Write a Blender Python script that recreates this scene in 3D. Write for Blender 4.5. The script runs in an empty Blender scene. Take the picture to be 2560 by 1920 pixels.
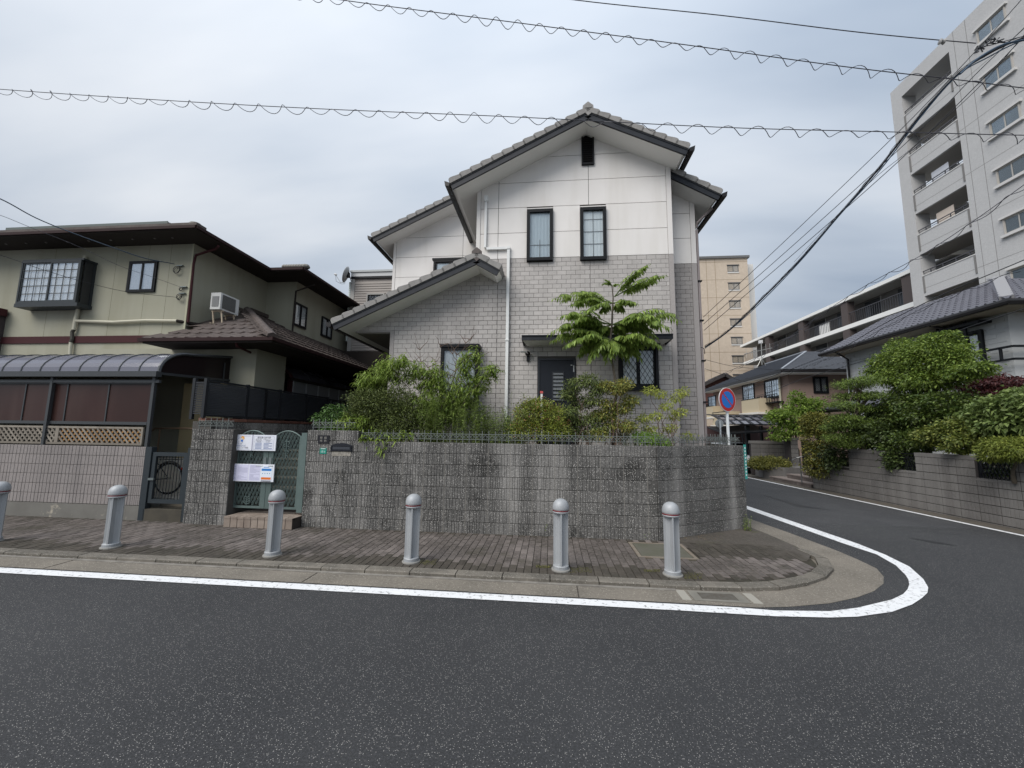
import bpy, math, random
import numpy as np
from mathutils import Vector, Matrix
random.seed(7); rng = np.random.default_rng(7)
S = bpy.context.scene; COL = S.collection
PI = math.pi; R_ = math.radians
# ------------------------------------------------------------------ camera
FPX, EYE = 985.0, 1.87                      # focal length in pixels of the 2560 px wide photograph, eye height
_p, _y, _r = R_(6.8), R_(5.6), R_(0.77)
FW = Vector((-math.sin(_y)*math.cos(_p), math.cos(_y)*math.cos(_p), math.sin(_p)))
_r0 = Vector((math.cos(_y), math.sin(_y), 0)); _u0 = _r0.cross(FW)
RT = _r0*math.cos(_r)+_u0*math.sin(_r); UP = -_r0*math.sin(_r)+_u0*math.cos(_r)
cam = bpy.data.cameras.new('camera'); co = bpy.data.objects.new('camera', cam); COL.objects.link(co)
cam.sensor_fit = 'HORIZONTAL'; cam.sensor_width = 36; cam.lens = FPX/2560*36; cam.clip_start = .05; cam.clip_end = 2000
m = Matrix((RT, UP, -FW)).transposed().to_4x4(); m.translation = (0, 0, EYE); co.matrix_world = m
S.camera = co
S.render.resolution_x = 1024; S.render.resolution_y = 768
# ------------------------------------------------------------------ light
SUN_EL, SUN_AZ = R_(46), R_(220)
W = bpy.data.worlds.new('World'); S.world = W; W.use_nodes = True
nt = W.node_tree; nt.nodes.clear()
def wn(t, **k):
    n = nt.nodes.new(t)
    for a, b in k.items(): setattr(n, a, b)
    return n
sky = wn('ShaderNodeTexSky', sky_type='NISHITA', sun_disc=False, sun_elevation=SUN_EL, sun_rotation=SUN_AZ)
tc = wn('ShaderNodeTexCoord'); sep = wn('ShaderNodeSeparateXYZ'); nt.links.new(tc.outputs['Generated'], sep.inputs[0])
def wm(op, a, b=None, c=None):
    n = wn('ShaderNodeMath', operation=op)
    for i, v in enumerate((a, b, c)):
        if v is None: continue
        if isinstance(v, (int, float)): n.inputs[i].default_value = v
        else: nt.links.new(v, n.inputs[i])
    return n.outputs[0]
zc = wm('ADD', wm('MAXIMUM', sep.outputs[2], 0.0), 0.28)
cmb = wn('ShaderNodeCombineXYZ')
nt.links.new(wm('DIVIDE', sep.outputs[0], zc), cmb.inputs[0]); nt.links.new(wm('DIVIDE', sep.outputs[1], zc), cmb.inputs[1])
mp = wn('ShaderNodeMapping'); mp.inputs['Rotation'].default_value = (0, 0, R_(32)); mp.inputs['Scale'].default_value = (.55, 1.7, 1)
mp.inputs['Location'].default_value = (1.4, .3, 0)
nt.links.new(cmb.outputs[0], mp.inputs[0])
n1 = wn('ShaderNodeTexNoise'); n1.inputs['Scale'].default_value = 1.15; n1.inputs['Detail'].default_value = 5; n1.inputs['Roughness'].default_value = .45
nt.links.new(mp.outputs[0], n1.inputs['Vector'])
n2 = wn('ShaderNodeTexNoise'); n2.inputs['Scale'].default_value = .9; n2.inputs['Detail'].default_value = 2
nt.links.new(cmb.outputs[0], n2.inputs['Vector'])
cl = wm('ADD', wm('MULTIPLY', n1.outputs[0], .85), wm('MULTIPLY', n2.outputs[0], .35))
# a thin, bright patch in the cloud
sd = Vector((math.sin(R_(-12))*math.cos(R_(46)), math.cos(R_(-12))*math.cos(R_(46)), math.sin(R_(46))))
dt = wn('ShaderNodeVectorMath', operation='DOT_PRODUCT'); dt.inputs[1].default_value = sd
nt.links.new(tc.outputs['Generated'], dt.inputs[0])
glow = wm('POWER', wm('MAXIMUM', dt.outputs['Value'], 0.0), 7.0)
cl2 = wm('ADD', cl, wm('MULTIPLY', glow, .17))
cr = wn('ShaderNodeValToRGB')
e = cr.color_ramp.elements; e[0].position = .43; e[0].color = (.33, .405, .515, 1); e[1].position = .86; e[1].color = (.88, .905, .94, 1)
x_ = cr.color_ramp.elements.new(.62); x_.color = (.56, .625, .715, 1)
nt.links.new(cl2, cr.inputs[0])
zz_ = wm('MAXIMUM', sep.outputs[2], 0.0)
up = wm('ADD', 8.3, wm('MULTIPLY', wm('MULTIPLY', zz_, zz_), 8.5))   # overcast sky brightens towards the zenith
sc = wn('ShaderNodeVectorMath', operation='SCALE'); nt.links.new(cr.outputs[0], sc.inputs[0]); nt.links.new(up, sc.inputs['Scale'])
mx = wn('ShaderNodeMix', data_type='RGBA'); mx.inputs[0].default_value = .93
nt.links.new(sky.outputs[0], mx.inputs[6]); nt.links.new(sc.outputs[0], mx.inputs[7])
bg = wn('ShaderNodeBackground'); bg.inputs[1].default_value = .050; nt.links.new(mx.outputs[2], bg.inputs[0])
wo = wn('ShaderNodeOutputWorld'); nt.links.new(bg.outputs[0], wo.inputs[0])
sl = bpy.data.lights.new('sun', 'SUN'); sl.energy = 1.5; sl.angle = R_(42); sl.color = (1, .955, .90)
so = bpy.data.objects.new('sun', sl); COL.objects.link(so)
_d = Vector((math.sin(SUN_AZ)*math.cos(SUN_EL), math.cos(SUN_AZ)*math.cos(SUN_EL), math.sin(SUN_EL)))
so.rotation_euler = _d.to_track_quat('Z', 'Y').to_euler(); so.location = (0, 0, 40)
S.view_settings.view_transform = 'Standard'; S.view_settings.look = 'None'; S.view_settings.exposure = 1.08; S.view_settings.gamma = 1
S.view_settings.use_curve_mapping = False
# ------------------------------------------------------------------ measuring: photograph pixel -> point on a world plane
def ray(x, y): return FW+RT*((x-1280)/FPX)-UP*((y-960)/FPX)
def A(x, y, X=None, Y=None, Z=None):
    d = ray(x, y)
    t = X/d.x if X is not None else Y/d.y if Y is not None else (Z-EYE)/d.z
    return Vector((0, 0, EYE))+d*t
def T(x, y, t): return Vector((0, 0, EYE))+ray(x, y)*t
# ------------------------------------------------------------------ materials
_M = {}
def mat(name, col, rough=.8, rnd=0.0, noise=None, noise2=None, speck=None, bump=None, metal=0.0, streak=None, spec=.3, emis=None, rcol=None, trans=None, moss=None, nscale=(1, 1, 1)):
    """procedural material; noise=(scale, amount, colour) mixes towards a colour, speck=(scale, size, colour), streak=(scale, amount, colour) runs down"""
    if name in _M: return _M[name]
    m = bpy.data.materials.new(name); m.use_nodes = True; t = m.node_tree; N = t.nodes; L = t.links
    b = N['Principled BSDF']; b.inputs['Roughness'].default_value = rough; b.inputs['Metallic'].default_value = metal
    b.inputs['Specular IOR Level'].default_value = spec
    geo = N.new('ShaderNodeNewGeometry')
    def nz(scale, det=4, sc3=None, ro=.55):
        n = N.new('ShaderNodeTexNoise'); n.inputs['Scale'].default_value = scale; n.inputs['Detail'].default_value = det; n.inputs['Roughness'].default_value = ro
        mp = N.new('ShaderNodeMapping'); mp.inputs['Scale'].default_value = sc3 or nscale
        L.new(geo.outputs['Position'], mp.inputs[0]); L.new(mp.outputs[0], n.inputs['Vector']); return n.outputs[0]
    def ramp(v, lo, hi):
        r = N.new('ShaderNodeMapRange'); r.inputs[1].default_value = lo; r.inputs[2].default_value = hi; r.clamp = True
        L.new(v, r.inputs[0]); return r.outputs[0]
    def mul(v, k):
        r = N.new('ShaderNodeMath'); r.operation = 'MULTIPLY'; L.new(v, r.inputs[0])
        if isinstance(k, float): r.inputs[1].default_value = k
        else: L.new(k, r.inputs[1])
        return r.outputs[0]
    cur = N.new('ShaderNodeRGB'); cur.outputs[0].default_value = (*col, 1); cur = cur.outputs[0]
    def mixc(fac, c, cur):
        x = N.new('ShaderNodeMix'); x.data_type = 'RGBA'; L.new(fac, x.inputs[0]); L.new(cur, x.inputs[6])
        x.inputs[7].default_value = (*c, 1); return x.outputs[2]
    if rnd or rcol:
        oi = N.new('ShaderNodeObjectInfo'); ad = N.new('ShaderNodeMath'); ad.operation = 'ADD'
        L.new(oi.outputs['Random'], ad.inputs[0]); L.new(geo.outputs['Random Per Island'], ad.inputs[1])
        fr = N.new('ShaderNodeMath'); fr.operation = 'FRACT'; L.new(ad.outputs[0], fr.inputs[0]); rv = fr.outputs[0]
        if rcol: cur = mixc(rv, rcol, cur)
        if rnd:
            hs = N.new('ShaderNodeHueSaturation'); mr = N.new('ShaderNodeMapRange'); mr.inputs[3].default_value = 1-rnd; mr.inputs[4].default_value = 1+rnd
            f2 = N.new('ShaderNodeMath'); f2.operation = 'FRACT'; L.new(mul(rv, 7.31), f2.inputs[0])
            L.new(f2.outputs[0], mr.inputs[0]); L.new(mr.outputs[0], hs.inputs['Value']); L.new(cur, hs.inputs['Color']); cur = hs.outputs[0]
    if noise: cur = mixc(mul(ramp(nz(noise[0]), .35, .65), float(noise[1])), noise[2], cur)
    if noise2: cur = mixc(mul(ramp(nz(noise2[0]), .45, .62), float(noise2[1])), noise2[2], cur)
    if streak: cur = mixc(mul(ramp(nz(streak[0], 3, (1, 1, .12)), .48, .66), float(streak[1])), streak[2], cur)
    if moss: cur = mixc(mul(ramp(nz(moss[0], 6, None, .7), moss[3], moss[3]+.12), float(moss[1])), moss[2], cur)
    if speck:
        v = N.new('ShaderNodeTexVoronoi'); v.inputs['Scale'].default_value = speck[0]; L.new(geo.outputs['Position'], v.inputs['Vector'])
        lt = N.new('ShaderNodeMath'); lt.operation = 'LESS_THAN'; L.new(v.outputs['Distance'], lt.inputs[0]); lt.inputs[1].default_value = speck[1]
        sp = N.new('ShaderNodeSeparateColor'); L.new(v.outputs['Color'], sp.inputs[0])
        g = N.new('ShaderNodeMath'); g.operation = 'GREATER_THAN'; L.new(sp.outputs[0], g.inputs[0]); g.inputs[1].default_value = speck[3] if len(speck) > 3 else .5
        cur = mixc(mul(lt.outputs[0], g.outputs[0]), speck[2], cur)
    L.new(cur, b.inputs['Base Color'])
    if bump:
        bn = N.new('ShaderNodeBump'); bn.inputs['Distance'].default_value = bump[1]; bn.inputs['Strength'].default_value = bump[2] if len(bump) > 2 else .8
        L.new(nz(bump[0], 5, (1, 1, 1), .7), bn.inputs['Height']); L.new(bn.outputs[0], b.inputs['Normal'])
    if emis: b.inputs['Emission Color'].default_value = (*emis, 1); b.inputs['Emission Strength'].default_value = 1
    if trans:
        out = N['Material Output']; tr = N.new('ShaderNodeBsdfTranslucent'); L.new(cur, tr.inputs[0]); ms = N.new('ShaderNodeMixShader')
        ms.inputs[0].default_value = trans; L.new(b.outputs[0], ms.inputs[1]); L.new(tr.outputs[0], ms.inputs[2]); L.new(ms.outputs[0], out.inputs[0])
    _M[name] = m; return m
def glass(name, tint=(.985, .995, 1), refl=.045, see=1.0, rough=.02):
    if name in _M: return _M[name]
    m = bpy.data.materials.new(name); m.use_nodes = True; t = m.node_tree; N = t.nodes; L = t.links
    N.remove(N['Principled BSDF']); out = N['Material Output']
    tr = N.new('ShaderNodeBsdfTransparent'); tr.inputs[0].default_value = (*[c*see for c in tint], 1)
    gl = N.new('ShaderNodeBsdfGlossy'); gl.inputs[0].default_value = (.9, .95, 1, 1); gl.inputs[1].default_value = rough
    lw = N.new('ShaderNodeLayerWeight'); lw.inputs[0].default_value = .25
    mr = N.new('ShaderNodeMapRange'); mr.inputs[3].default_value = refl; mr.inputs[4].default_value = .6; L.new(lw.outputs['Fresnel'], mr.inputs[0])
    ms = N.new('ShaderNodeMixShader'); L.new(mr.outputs[0], ms.inputs[0]); L.new(tr.outputs[0], ms.inputs[1]); L.new(gl.outputs[0], ms.inputs[2]); L.new(ms.outputs[0], out.inputs[0])
    _M[name] = m; return m
def leafmat(name, a, b, rnd=.3, rough=.5, trans=.3): return mat(name, a, rough, rnd=rnd, rcol=b, trans=trans, spec=.35)
# ------------------------------------------------------------------ frames and mesh building
class Fr:
    """vertical plane: u runs along the wall, z up, d out of the wall"""
    def __init__(s, ox, oy, deg=0):
        s.a = R_(deg); s.o = Vector((ox, oy, 0)); s.u = Vector((math.cos(s.a), math.sin(s.a), 0)); s.n = Vector((math.sin(s.a), -math.cos(s.a), 0))
    def p(s, u, z, d=0): return s.o+s.u*u+s.n*d+Vector((0, 0, z))
    def at(s, x, y, d=0):                   # photograph pixel -> (u, z) on the plane
        c = Vector((0, 0, EYE)); r = ray(x, y); o = s.o+s.n*d
        q = c+r*((o-c).dot(s.n)/r.dot(s.n)); return ((q-s.o).dot(s.u), q.z)
class MB:
    def __init__(s): s.v = []; s.f = []
    def poly(s, pts): i = len(s.v); s.v += [tuple(p) for p in pts]; s.f.append(tuple(range(i, i+len(pts)))); return s
    def hexa(s, P):
        i = len(s.v); s.v += [tuple(p) for p in P]
        s.f += [tuple(i+k for k in q) for q in ((0, 3, 2, 1), (4, 5, 6, 7), (0, 1, 5, 4), (1, 2, 6, 5), (2, 3, 7, 6), (3, 0, 4, 7))]; return s
    def box(s, x0, x1, y0, y1, z0, z1):
        return s.hexa([(x0, y0, z0), (x1, y0, z0), (x1, y1, z0), (x0, y1, z0), (x0, y0, z1), (x1, y0, z1), (x1, y1, z1), (x0, y1, z1)])
    def fb(s, fr, u0, u1, z0, z1, d0, d1):
        return s.hexa([fr.p(u0, z0, d1), fr.p(u1, z0, d1), fr.p(u1, z0, d0), fr.p(u0, z0, d0), fr.p(u0, z1, d1), fr.p(u1, z1, d1), fr.p(u1, z1, d0), fr.p(u0, z1, d0)])
    def prism(s, pts, vec):
        vec = Vector(vec); n = len(pts); i = len(s.v); s.v += [tuple(p) for p in pts]+[tuple(Vector(p)+vec) for p in pts]
        s.f.append(tuple(range(i, i+n))); s.f.append(tuple(range(i+2*n-1, i+n-1, -1)))
        for k in range(n): s.f.append((i+k, i+(k+1) % n, i+n+(k+1) % n, i+n+k))
        return s
    def fprism(s, fr, poly, d0, d1): return s.prism([fr.p(u, z, d1) for u, z in poly], fr.n*(d0-d1))
    def bar(s, a, b, w, h, up=(0, 0, 1)):
        a = Vector(a); b = Vector(b); d = (b-a).normalized(); r = d.cross(Vector(up))
        if r.length < 1e-4: r = d.cross(Vector((0, 1, 0)))
        r.normalize(); q = r.cross(d); r *= w/2; q *= h/2
        return s.hexa([a-r-q, a+r-q, b+r-q, b-r-q, a-r+q, a+r+q, b+r+q, b-r+q])
    def tube(s, path, rad, n=6, cap=True):
        path = [Vector(p) for p in path]; base = len(s.v); m_ = len(path)
        rr = rad if isinstance(rad, (list, tuple)) else [rad]*m_
        prev = None
        for k, p in enumerate(path):
            d = (path[min(k+1, m_-1)]-path[max(k-1, 0)]).normalized()
            r = d.cross(Vector((0, 0, 1))) if prev is None else prev-d*prev.dot(d)
            if r.length < 1e-3: r = d.cross(Vector((1, 0, 0)))
            r.normalize(); prev = r; q = r.cross(d)
            for j in range(n):
                t = 2*PI*j/n; s.v.append(tuple(p+(r*math.cos(t)+q*math.sin(t))*rr[k]))
        for k in range(m_-1):
            for j in range(n):
                a = base+k*n+j; b = base+k*n+(j+1) % n; s.f.append((a, b, b+n, a+n))
        if cap: s.f.append(tuple(base+j for j in range(n-1, -1, -1))); s.f.append(tuple(base+(m_-1)*n+j for j in range(n)))
        return s
    def lathe(s, c, prof, n=16, axis=None):
        base = len(s.v); c = Vector(c); rot = Vector((0, 0, 1)).rotation_difference(Vector(axis)) if axis else None
        for r, z in prof:
            for j in range(n):
                t = 2*PI*j/n; q = Vector((r*math.cos(t), r*math.sin(t), z))
                if rot: q = rot @ q
                s.v.append(tuple(c+q))
        for k in range(len(prof)-1):
            for j in range(n):
                a = base+k*n+j; b = base+k*n+(j+1) % n; s.f.append((a, b, b+n, a+n))
        s.f.append(tuple(base+j for j in range(n-1, -1, -1))); s.f.append(tuple(base+(len(prof)-1)*n+j for j in range(n)))
        return s
    def mesh(s, name, origin=(0, 0, 0)):
        me = bpy.data.meshes.new(name); o = Vector(origin)
        me.from_pydata([(x-o.x, y-o.y, z-o.z) for x, y, z in s.v], [], s.f); me.validate(); me.update(); return me
def wl(o):
    v = Vector((0, 0, 0))
    while o: v = v+o.location; o = o.parent
    return v
def tag(o, label=None, cat=None, group=None, kind=None):
    for k, v in (('label', label), ('category', cat), ('group', group), ('kind', kind)):
        if v: o[k] = v
    return o
def thing(name, loc, label, cat, group=None):
    o = bpy.data.objects.new(name, None); o.empty_display_size = .2; o.location = loc; COL.objects.link(o); return tag(o, label, cat, group)
def put(name, me, m, parent=None, loc=(0, 0, 0), rz=0, scale=None, **tg):
    o = bpy.data.objects.new(name, me)
    if m and not me.materials: me.materials.append(m)
    o.parent = parent; o.location = Vector(loc)-wl(parent) if parent else loc
    if rz: o.rotation_euler.z = rz
    if scale: o.scale = scale
    COL.objects.link(o); return tag(o, **tg)
def build(mb, name, m, parent=None, smooth=False, **tg):
    xs, ys, zs = zip(*mb.v); org = Vector(((min(xs)+max(xs))/2, (min(ys)+max(ys))/2, min(zs)))
    me = mb.mesh(name, org)
    if smooth: me.shade_smooth()
    return put(name, me, m, parent, org, **tg)
def struct(mb, name, m, parent=None, **k): return build(mb, name, m, parent, kind=None if parent else 'structure', **k)
def sheet(pts, z0, z1): return MB().prism([(x, y, z0) for x, y in pts], (0, 0, z1-z0))
def strip(a, b, z):
    mb = MB()
    for i in range(len(a)-1): mb.poly([(*a[i], z), (*a[i+1], z), (*b[i+1], z), (*b[i], z)])
    return mb
def clip(poly, region):                      # convex clip (2D), region counter-clockwise
    out = list(poly)
    for i in range(len(region)):
        a = region[i]; b = region[(i+1) % len(region)]; inp = out; out = []
        def sd_(p): return (b[0]-a[0])*(p[1]-a[1])-(b[1]-a[1])*(p[0]-a[0])
        for j in range(len(inp)):
            p, q = inp[j], inp[(j+1) % len(inp)]; sp, sq = sd_(p), sd_(q)
            if sp >= 0: out.append(p)
            if (sp >= 0) != (sq >= 0):
                t = sp/(sp-sq); out.append((p[0]+(q[0]-p[0])*t, p[1]+(q[1]-p[1])*t))
        if len(out) < 3: return []
    return out
def area(p): return abs(sum(p[i][0]*p[(i+1) % len(p)][1]-p[(i+1) % len(p)][0]*p[i][1] for i in range(len(p))))/2
# ------------------------------------------------------------------ pieces laid on a wall plane
def bevel_piece(w, h, d, c=.006):
    """one brick / block seen from the front: face with chamfered edges; local x along the wall, -y outwards"""
    mb = MB(); v = [(0, 0, 0), (w, 0, 0), (w, 0, h), (0, 0, h), (0, -d+c, 0), (w, -d+c, 0), (w, -d+c, h), (0, -d+c, h), (c, -d, c), (w-c, -d, c), (w-c, -d, h-c), (c, -d, h-c)]
    mb.v = v; mb.f = [(8, 9, 10, 11)]+[(4+i, 4+(i+1) % 4, 8+(i+1) % 4, 8+i) for i in range(4)]+[(i, (i+1) % 4, 4+(i+1) % 4, 4+i) for i in range(4)]
    return mb
def ribbed_piece(w, h, d, seed, c=.005, gap=(.030, .085)):
    r = random.Random(seed); xs = [c]; x = c
    while True:
        x += r.uniform(*gap)
        if x > w-.03: break
        xs.append(x)
    prof = [(0, 0), (0, -d+c), (c, -d)]
    for x in xs[1:]: g = r.uniform(.004, .008); prof += [(x-g, -d), (x-g*.5, -d+.010), (x+g*.5, -d+.010), (x+g, -d)]
    prof += [(w-c, -d), (w, -d+c), (w, 0)]
    mb = MB(); n = len(prof)
    for z in (0, c, h-c, h):
        for k, (x, y) in enumerate(prof): mb.v.append((x, y if z in (c, h-c) else max(y, -d+c) if y < -d+c+.001 else y, z))
    for l in range(3):
        for k in range(n-1): a = l*n+k; mb.f.append((a, a+1, a+n+1, a+n))
    mb.f.append(tuple(range(n-1, -1, -1))); mb.f.append(tuple(range(3*n, 4*n))); return mb
def put_piece(fr, name, me, m, parent, u, z, sx=1, sz=1, d=0, **tg):
    return put(name, me, m, parent, fr.p(u, z, d), fr.a, (sx, 1, sz) if (abs(sx-1) > 1e-3 or abs(sz-1) > 1e-3) else None, **tg)
def course_wall(parent, fr, u0, u1, z0, z1, bw, bh, meshes, m, name='block', joint=.008, d=0, holes=(), off=0.0, bond=False, jz=None):
    jz = joint if jz is None else jz
    """blocks in courses counted down from the top; end and bottom blocks are cut"""
    z = z1; row = 0
    while z > z0+.02:
        zb = max(z-bh, z0); u = u0-off-(bw/2 if bond and row % 2 else 0)
        while u < u1-.02:
            a, b = max(u, u0), min(u+bw, u1)
            segs = [(a, b)]
            for h0, h1, g0, g1 in holes:
                if g0 < (z+zb)/2 < g1:
                    ns = []
                    for s_, e_ in segs:
                        if h0 <= s_ and e_ <= h1: continue
                        if s_ < h0 < e_: ns.append((s_, h0))
                        if s_ < h1 < e_: ns.append((h1, e_))
                        if e_ <= h0 or s_ >= h1: ns.append((s_, e_))
                    segs = ns
            for s_, e_ in segs:
                if e_-s_ < .03: continue
                me = random.choice(meshes)
                put_piece(fr, name, me, m, parent, s_+joint/2, zb+jz/2, (e_-s_-joint)/(bw-joint), (z-zb-jz)/(bh-joint), d)
            u += bw
        z -= bh; row += 1
def brick_field(parent, fr, regions, bw, bh, m, name='brick', zb=0.0, ub=0.0, holes=(), d0=0, d1=.009, limit=300, stuffname='far_bricks', joint=.007, prefer=None):
    """running bond clipped to convex regions; the largest in view are objects, the rest one joined part"""
    full = bevel_piece(bw-joint, bh-joint, d1, .004).mesh('brick')
    items = []
    for reg in regions:
        us = [p[0] for p in reg]; zs = [p[1] for p in reg]
        if sum((reg[i][0]*reg[(i+1) % len(reg)][1]-reg[(i+1) % len(reg)][0]*reg[i][1]) for i in range(len(reg))) < 0: reg = reg[::-1]
        r0 = int(math.floor((min(zs)-zb)/bh)); r1 = int(math.ceil((max(zs)-zb)/bh))
        for r in range(r0, r1):
            z = zb+r*bh; o = ub+(bw/2 if r % 2 else 0); c0 = int(math.floor((min(us)-o)/bw)); c1 = int(math.ceil((max(us)-o)/bw))
            for c in range(c0, c1):
                u = o+c*bw; segs = [(u, u+bw)]
                for h0, h1, g0, g1 in holes:
                    if g0 < z+bh/2 < g1:
                        ns = []
                        for s_, e_ in segs:
                            if h0 <= s_ and e_ <= h1: continue
                            if s_ < h0 < e_: ns.append((s_, h0))
                            if s_ < h1 < e_: ns.append((h1, e_))
                            if e_ <= h0 or s_ >= h1: ns.append((s_, e_))
                        segs = ns
                for s_, e_ in segs:
                    j = joint/2; q = [(s_+j, z+j), (e_-j, z+j), (e_-j, z+bh-j), (s_+j, z+bh-j)]
                    p = clip(q, reg)
                    if len(p) < 3 or area(p) < .0008: continue
                    items.append((abs(area(p)-(bw-joint)*(bh-joint)) < 1e-5, u, z, p))
    cc = Vector((0, 0, EYE))
    items.sort(key=lambda t: (prefer(t) if prefer else 0, (fr.p(t[1], t[2])-cc).length))
    rest = MB()
    for k, (ful, u, z, p) in enumerate(items):
        if k < limit:
            if ful: put_piece(fr, name, full, m, parent, u+joint/2, z+joint/2, d=d0)
            else: build(MB().fprism(fr, p, d0, d0+d1), name, m, parent)
        else: rest.fprism(fr, p, d0, d0+d1)
    if rest.v: build(rest, stuffname, m, parent, kind='stuff')
# ------------------------------------------------------------------ foliage
def leafmesh(name, P, D, N, ln, wd, fold=.25, droop=.0):
    """one folded leaf (4 triangles) per row: base point, direction, normal, length, width"""
    D = D/np.linalg.norm(D, axis=1, keepdims=True); Sd = np.cross(D, N); Sd /= np.linalg.norm(Sd, axis=1, keepdims=True)+1e-9
    N = np.cross(Sd, D); n = len(P); ln = np.broadcast_to(ln, n)[:, None]; wd = np.broadcast_to(wd, n)[:, None]
    dz = np.zeros((n, 3)); dz[:, 2] = -1
    mid = P+D*ln*.45+dz*ln*droop*.25
    tip = P+D*ln*(1-.15*droop)+dz*ln*droop
    l = mid+Sd*wd*.5+N*wd*fold; r = mid-Sd*wd*.5+N*wd*fold
    V = np.stack([P, r, mid, l, tip], 1).reshape(-1, 3).astype(np.float32)
    b = (np.arange(n)*5)[:, None]
    Fa = np.concatenate([b+np.array([[0, 1, 2]]), b+np.array([[0, 2, 3]]), b+np.array([[2, 1, 4]]), b+np.array([[2, 4, 3]])], 1).reshape(-1)
    me = bpy.data.meshes.new(name); me.vertices.add(len(V)); me.vertices.foreach_set('co', V.ravel())
    nf = len(Fa)//3; me.loops.add(len(Fa)); me.loops.foreach_set('vertex_index', Fa.astype(np.int32)); me.polygons.add(nf)
    me.polygons.foreach_set('loop_start', np.arange(0, len(Fa), 3, dtype=np.int32)); me.update(calc_edges=True); return me
def rdir(n):
    v = rng.normal(size=(n, 3)); return v/np.linalg.norm(v, axis=1, keepdims=True)
def crown_pts(clumps, n, shell=.55):
    vol = np.array([c[1][0]*c[1][1]*c[1][2] for c in clumps])**.67; vol = vol/vol.sum(); idx = rng.choice(len(clumps), n, p=vol)
    C = np.array([c[0] for c in clumps])[idx]; Rr = np.array([c[1] for c in clumps])[idx]; d = rdir(n)
    rad = shell+(1-shell)*rng.random((n, 1))**.6; rad *= 1+.2*rng.normal(size=(n, 1)).clip(-2, 2)
    return C+d*Rr*rad, d
def crown(parent, name, m, clumps, n, ln, wd, shell=.5, droop=.2, upness=.5, outw=1.0, keep=None, label=None):
    P, d = crown_pts(clumps, n, shell)
    if keep is not None: k = keep(P); P = P[k]; d = d[k]
    D = d*outw+rdir(len(P))*.8; D[:, 2] += .1
    Nn = d*.5+rdir(len(P))*.6; Nn[:, 2] += upness
    me = leafmesh(name, P-np.array(wl(parent)), D, Nn, ln*(.7+.6*rng.random(len(P))), wd*(.7+.6*rng.random(len(P))), droop=droop)
    o = bpy.data.objects.new(name, me); me.materials.append(m); o.parent = parent; COL.objects.link(o); return tag(o, label=label)
def lumps(c, r, n, s=.35, seed=0, flat=1.0):
    """clumps scattered on an ellipsoid so that the outline comes out uneven"""
    g = random.Random(seed); out = [(c, tuple(x*.6 for x in r))]
    for _ in range(n):
        v = Vector((g.gauss(0, 1), g.gauss(0, 1), g.gauss(0, 1))).normalized(); k = g.uniform(.55, .95); q = g.uniform(.6, 1.3)*s
        out.append(((c[0]+v.x*r[0]*k, c[1]+v.y*r[1]*k, c[2]+v.z*r[2]*k), (q*r[0], q*r[1], q*r[2]*flat)))
    return out
def rosettes(parent, name, m, cen, per, ln, wd, droop=.7, spread=.6):
    cen = np.array(cen); n = len(cen)*per; C = np.repeat(cen, per, 0); a = rng.random(n)*2*PI
    D = np.stack([np.cos(a), np.sin(a), rng.uniform(-.3, .9, n)], 1); Nn = rdir(n)*.3; Nn[:, 2] += 1
    C = C+rdir(n)*.03; C[:, 2] -= rng.random(n)*ln*spread
    me = leafmesh(name, C-np.array(wl(parent)), D, Nn, ln*(.6+.6*rng.random(n)), wd, droop=droop)
    o = bpy.data.objects.new(name, me); me.materials.append(m); o.parent = parent; COL.objects.link(o); return o
def stems(parent, name, m, lines, r=.012, n=5):
    mb = MB()
    for ln in lines: k = len(ln); mb.tube(ln, [r*(1-.75*i/max(k-1, 1)) for i in range(k)], n)
    return build(mb, name, m, parent)
def wig(a, b, n=6, j=.05, seed=0):
    g = random.Random(seed); a = Vector(a); b = Vector(b); L_ = (b-a).length
    return [a+(b-a)*(i/n)+Vector((g.uniform(-1, 1), g.uniform(-1, 1), g.uniform(-.4, .4)))*j*L_*(1 if 0 < i < n else 0) for i in range(n+1)]
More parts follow.
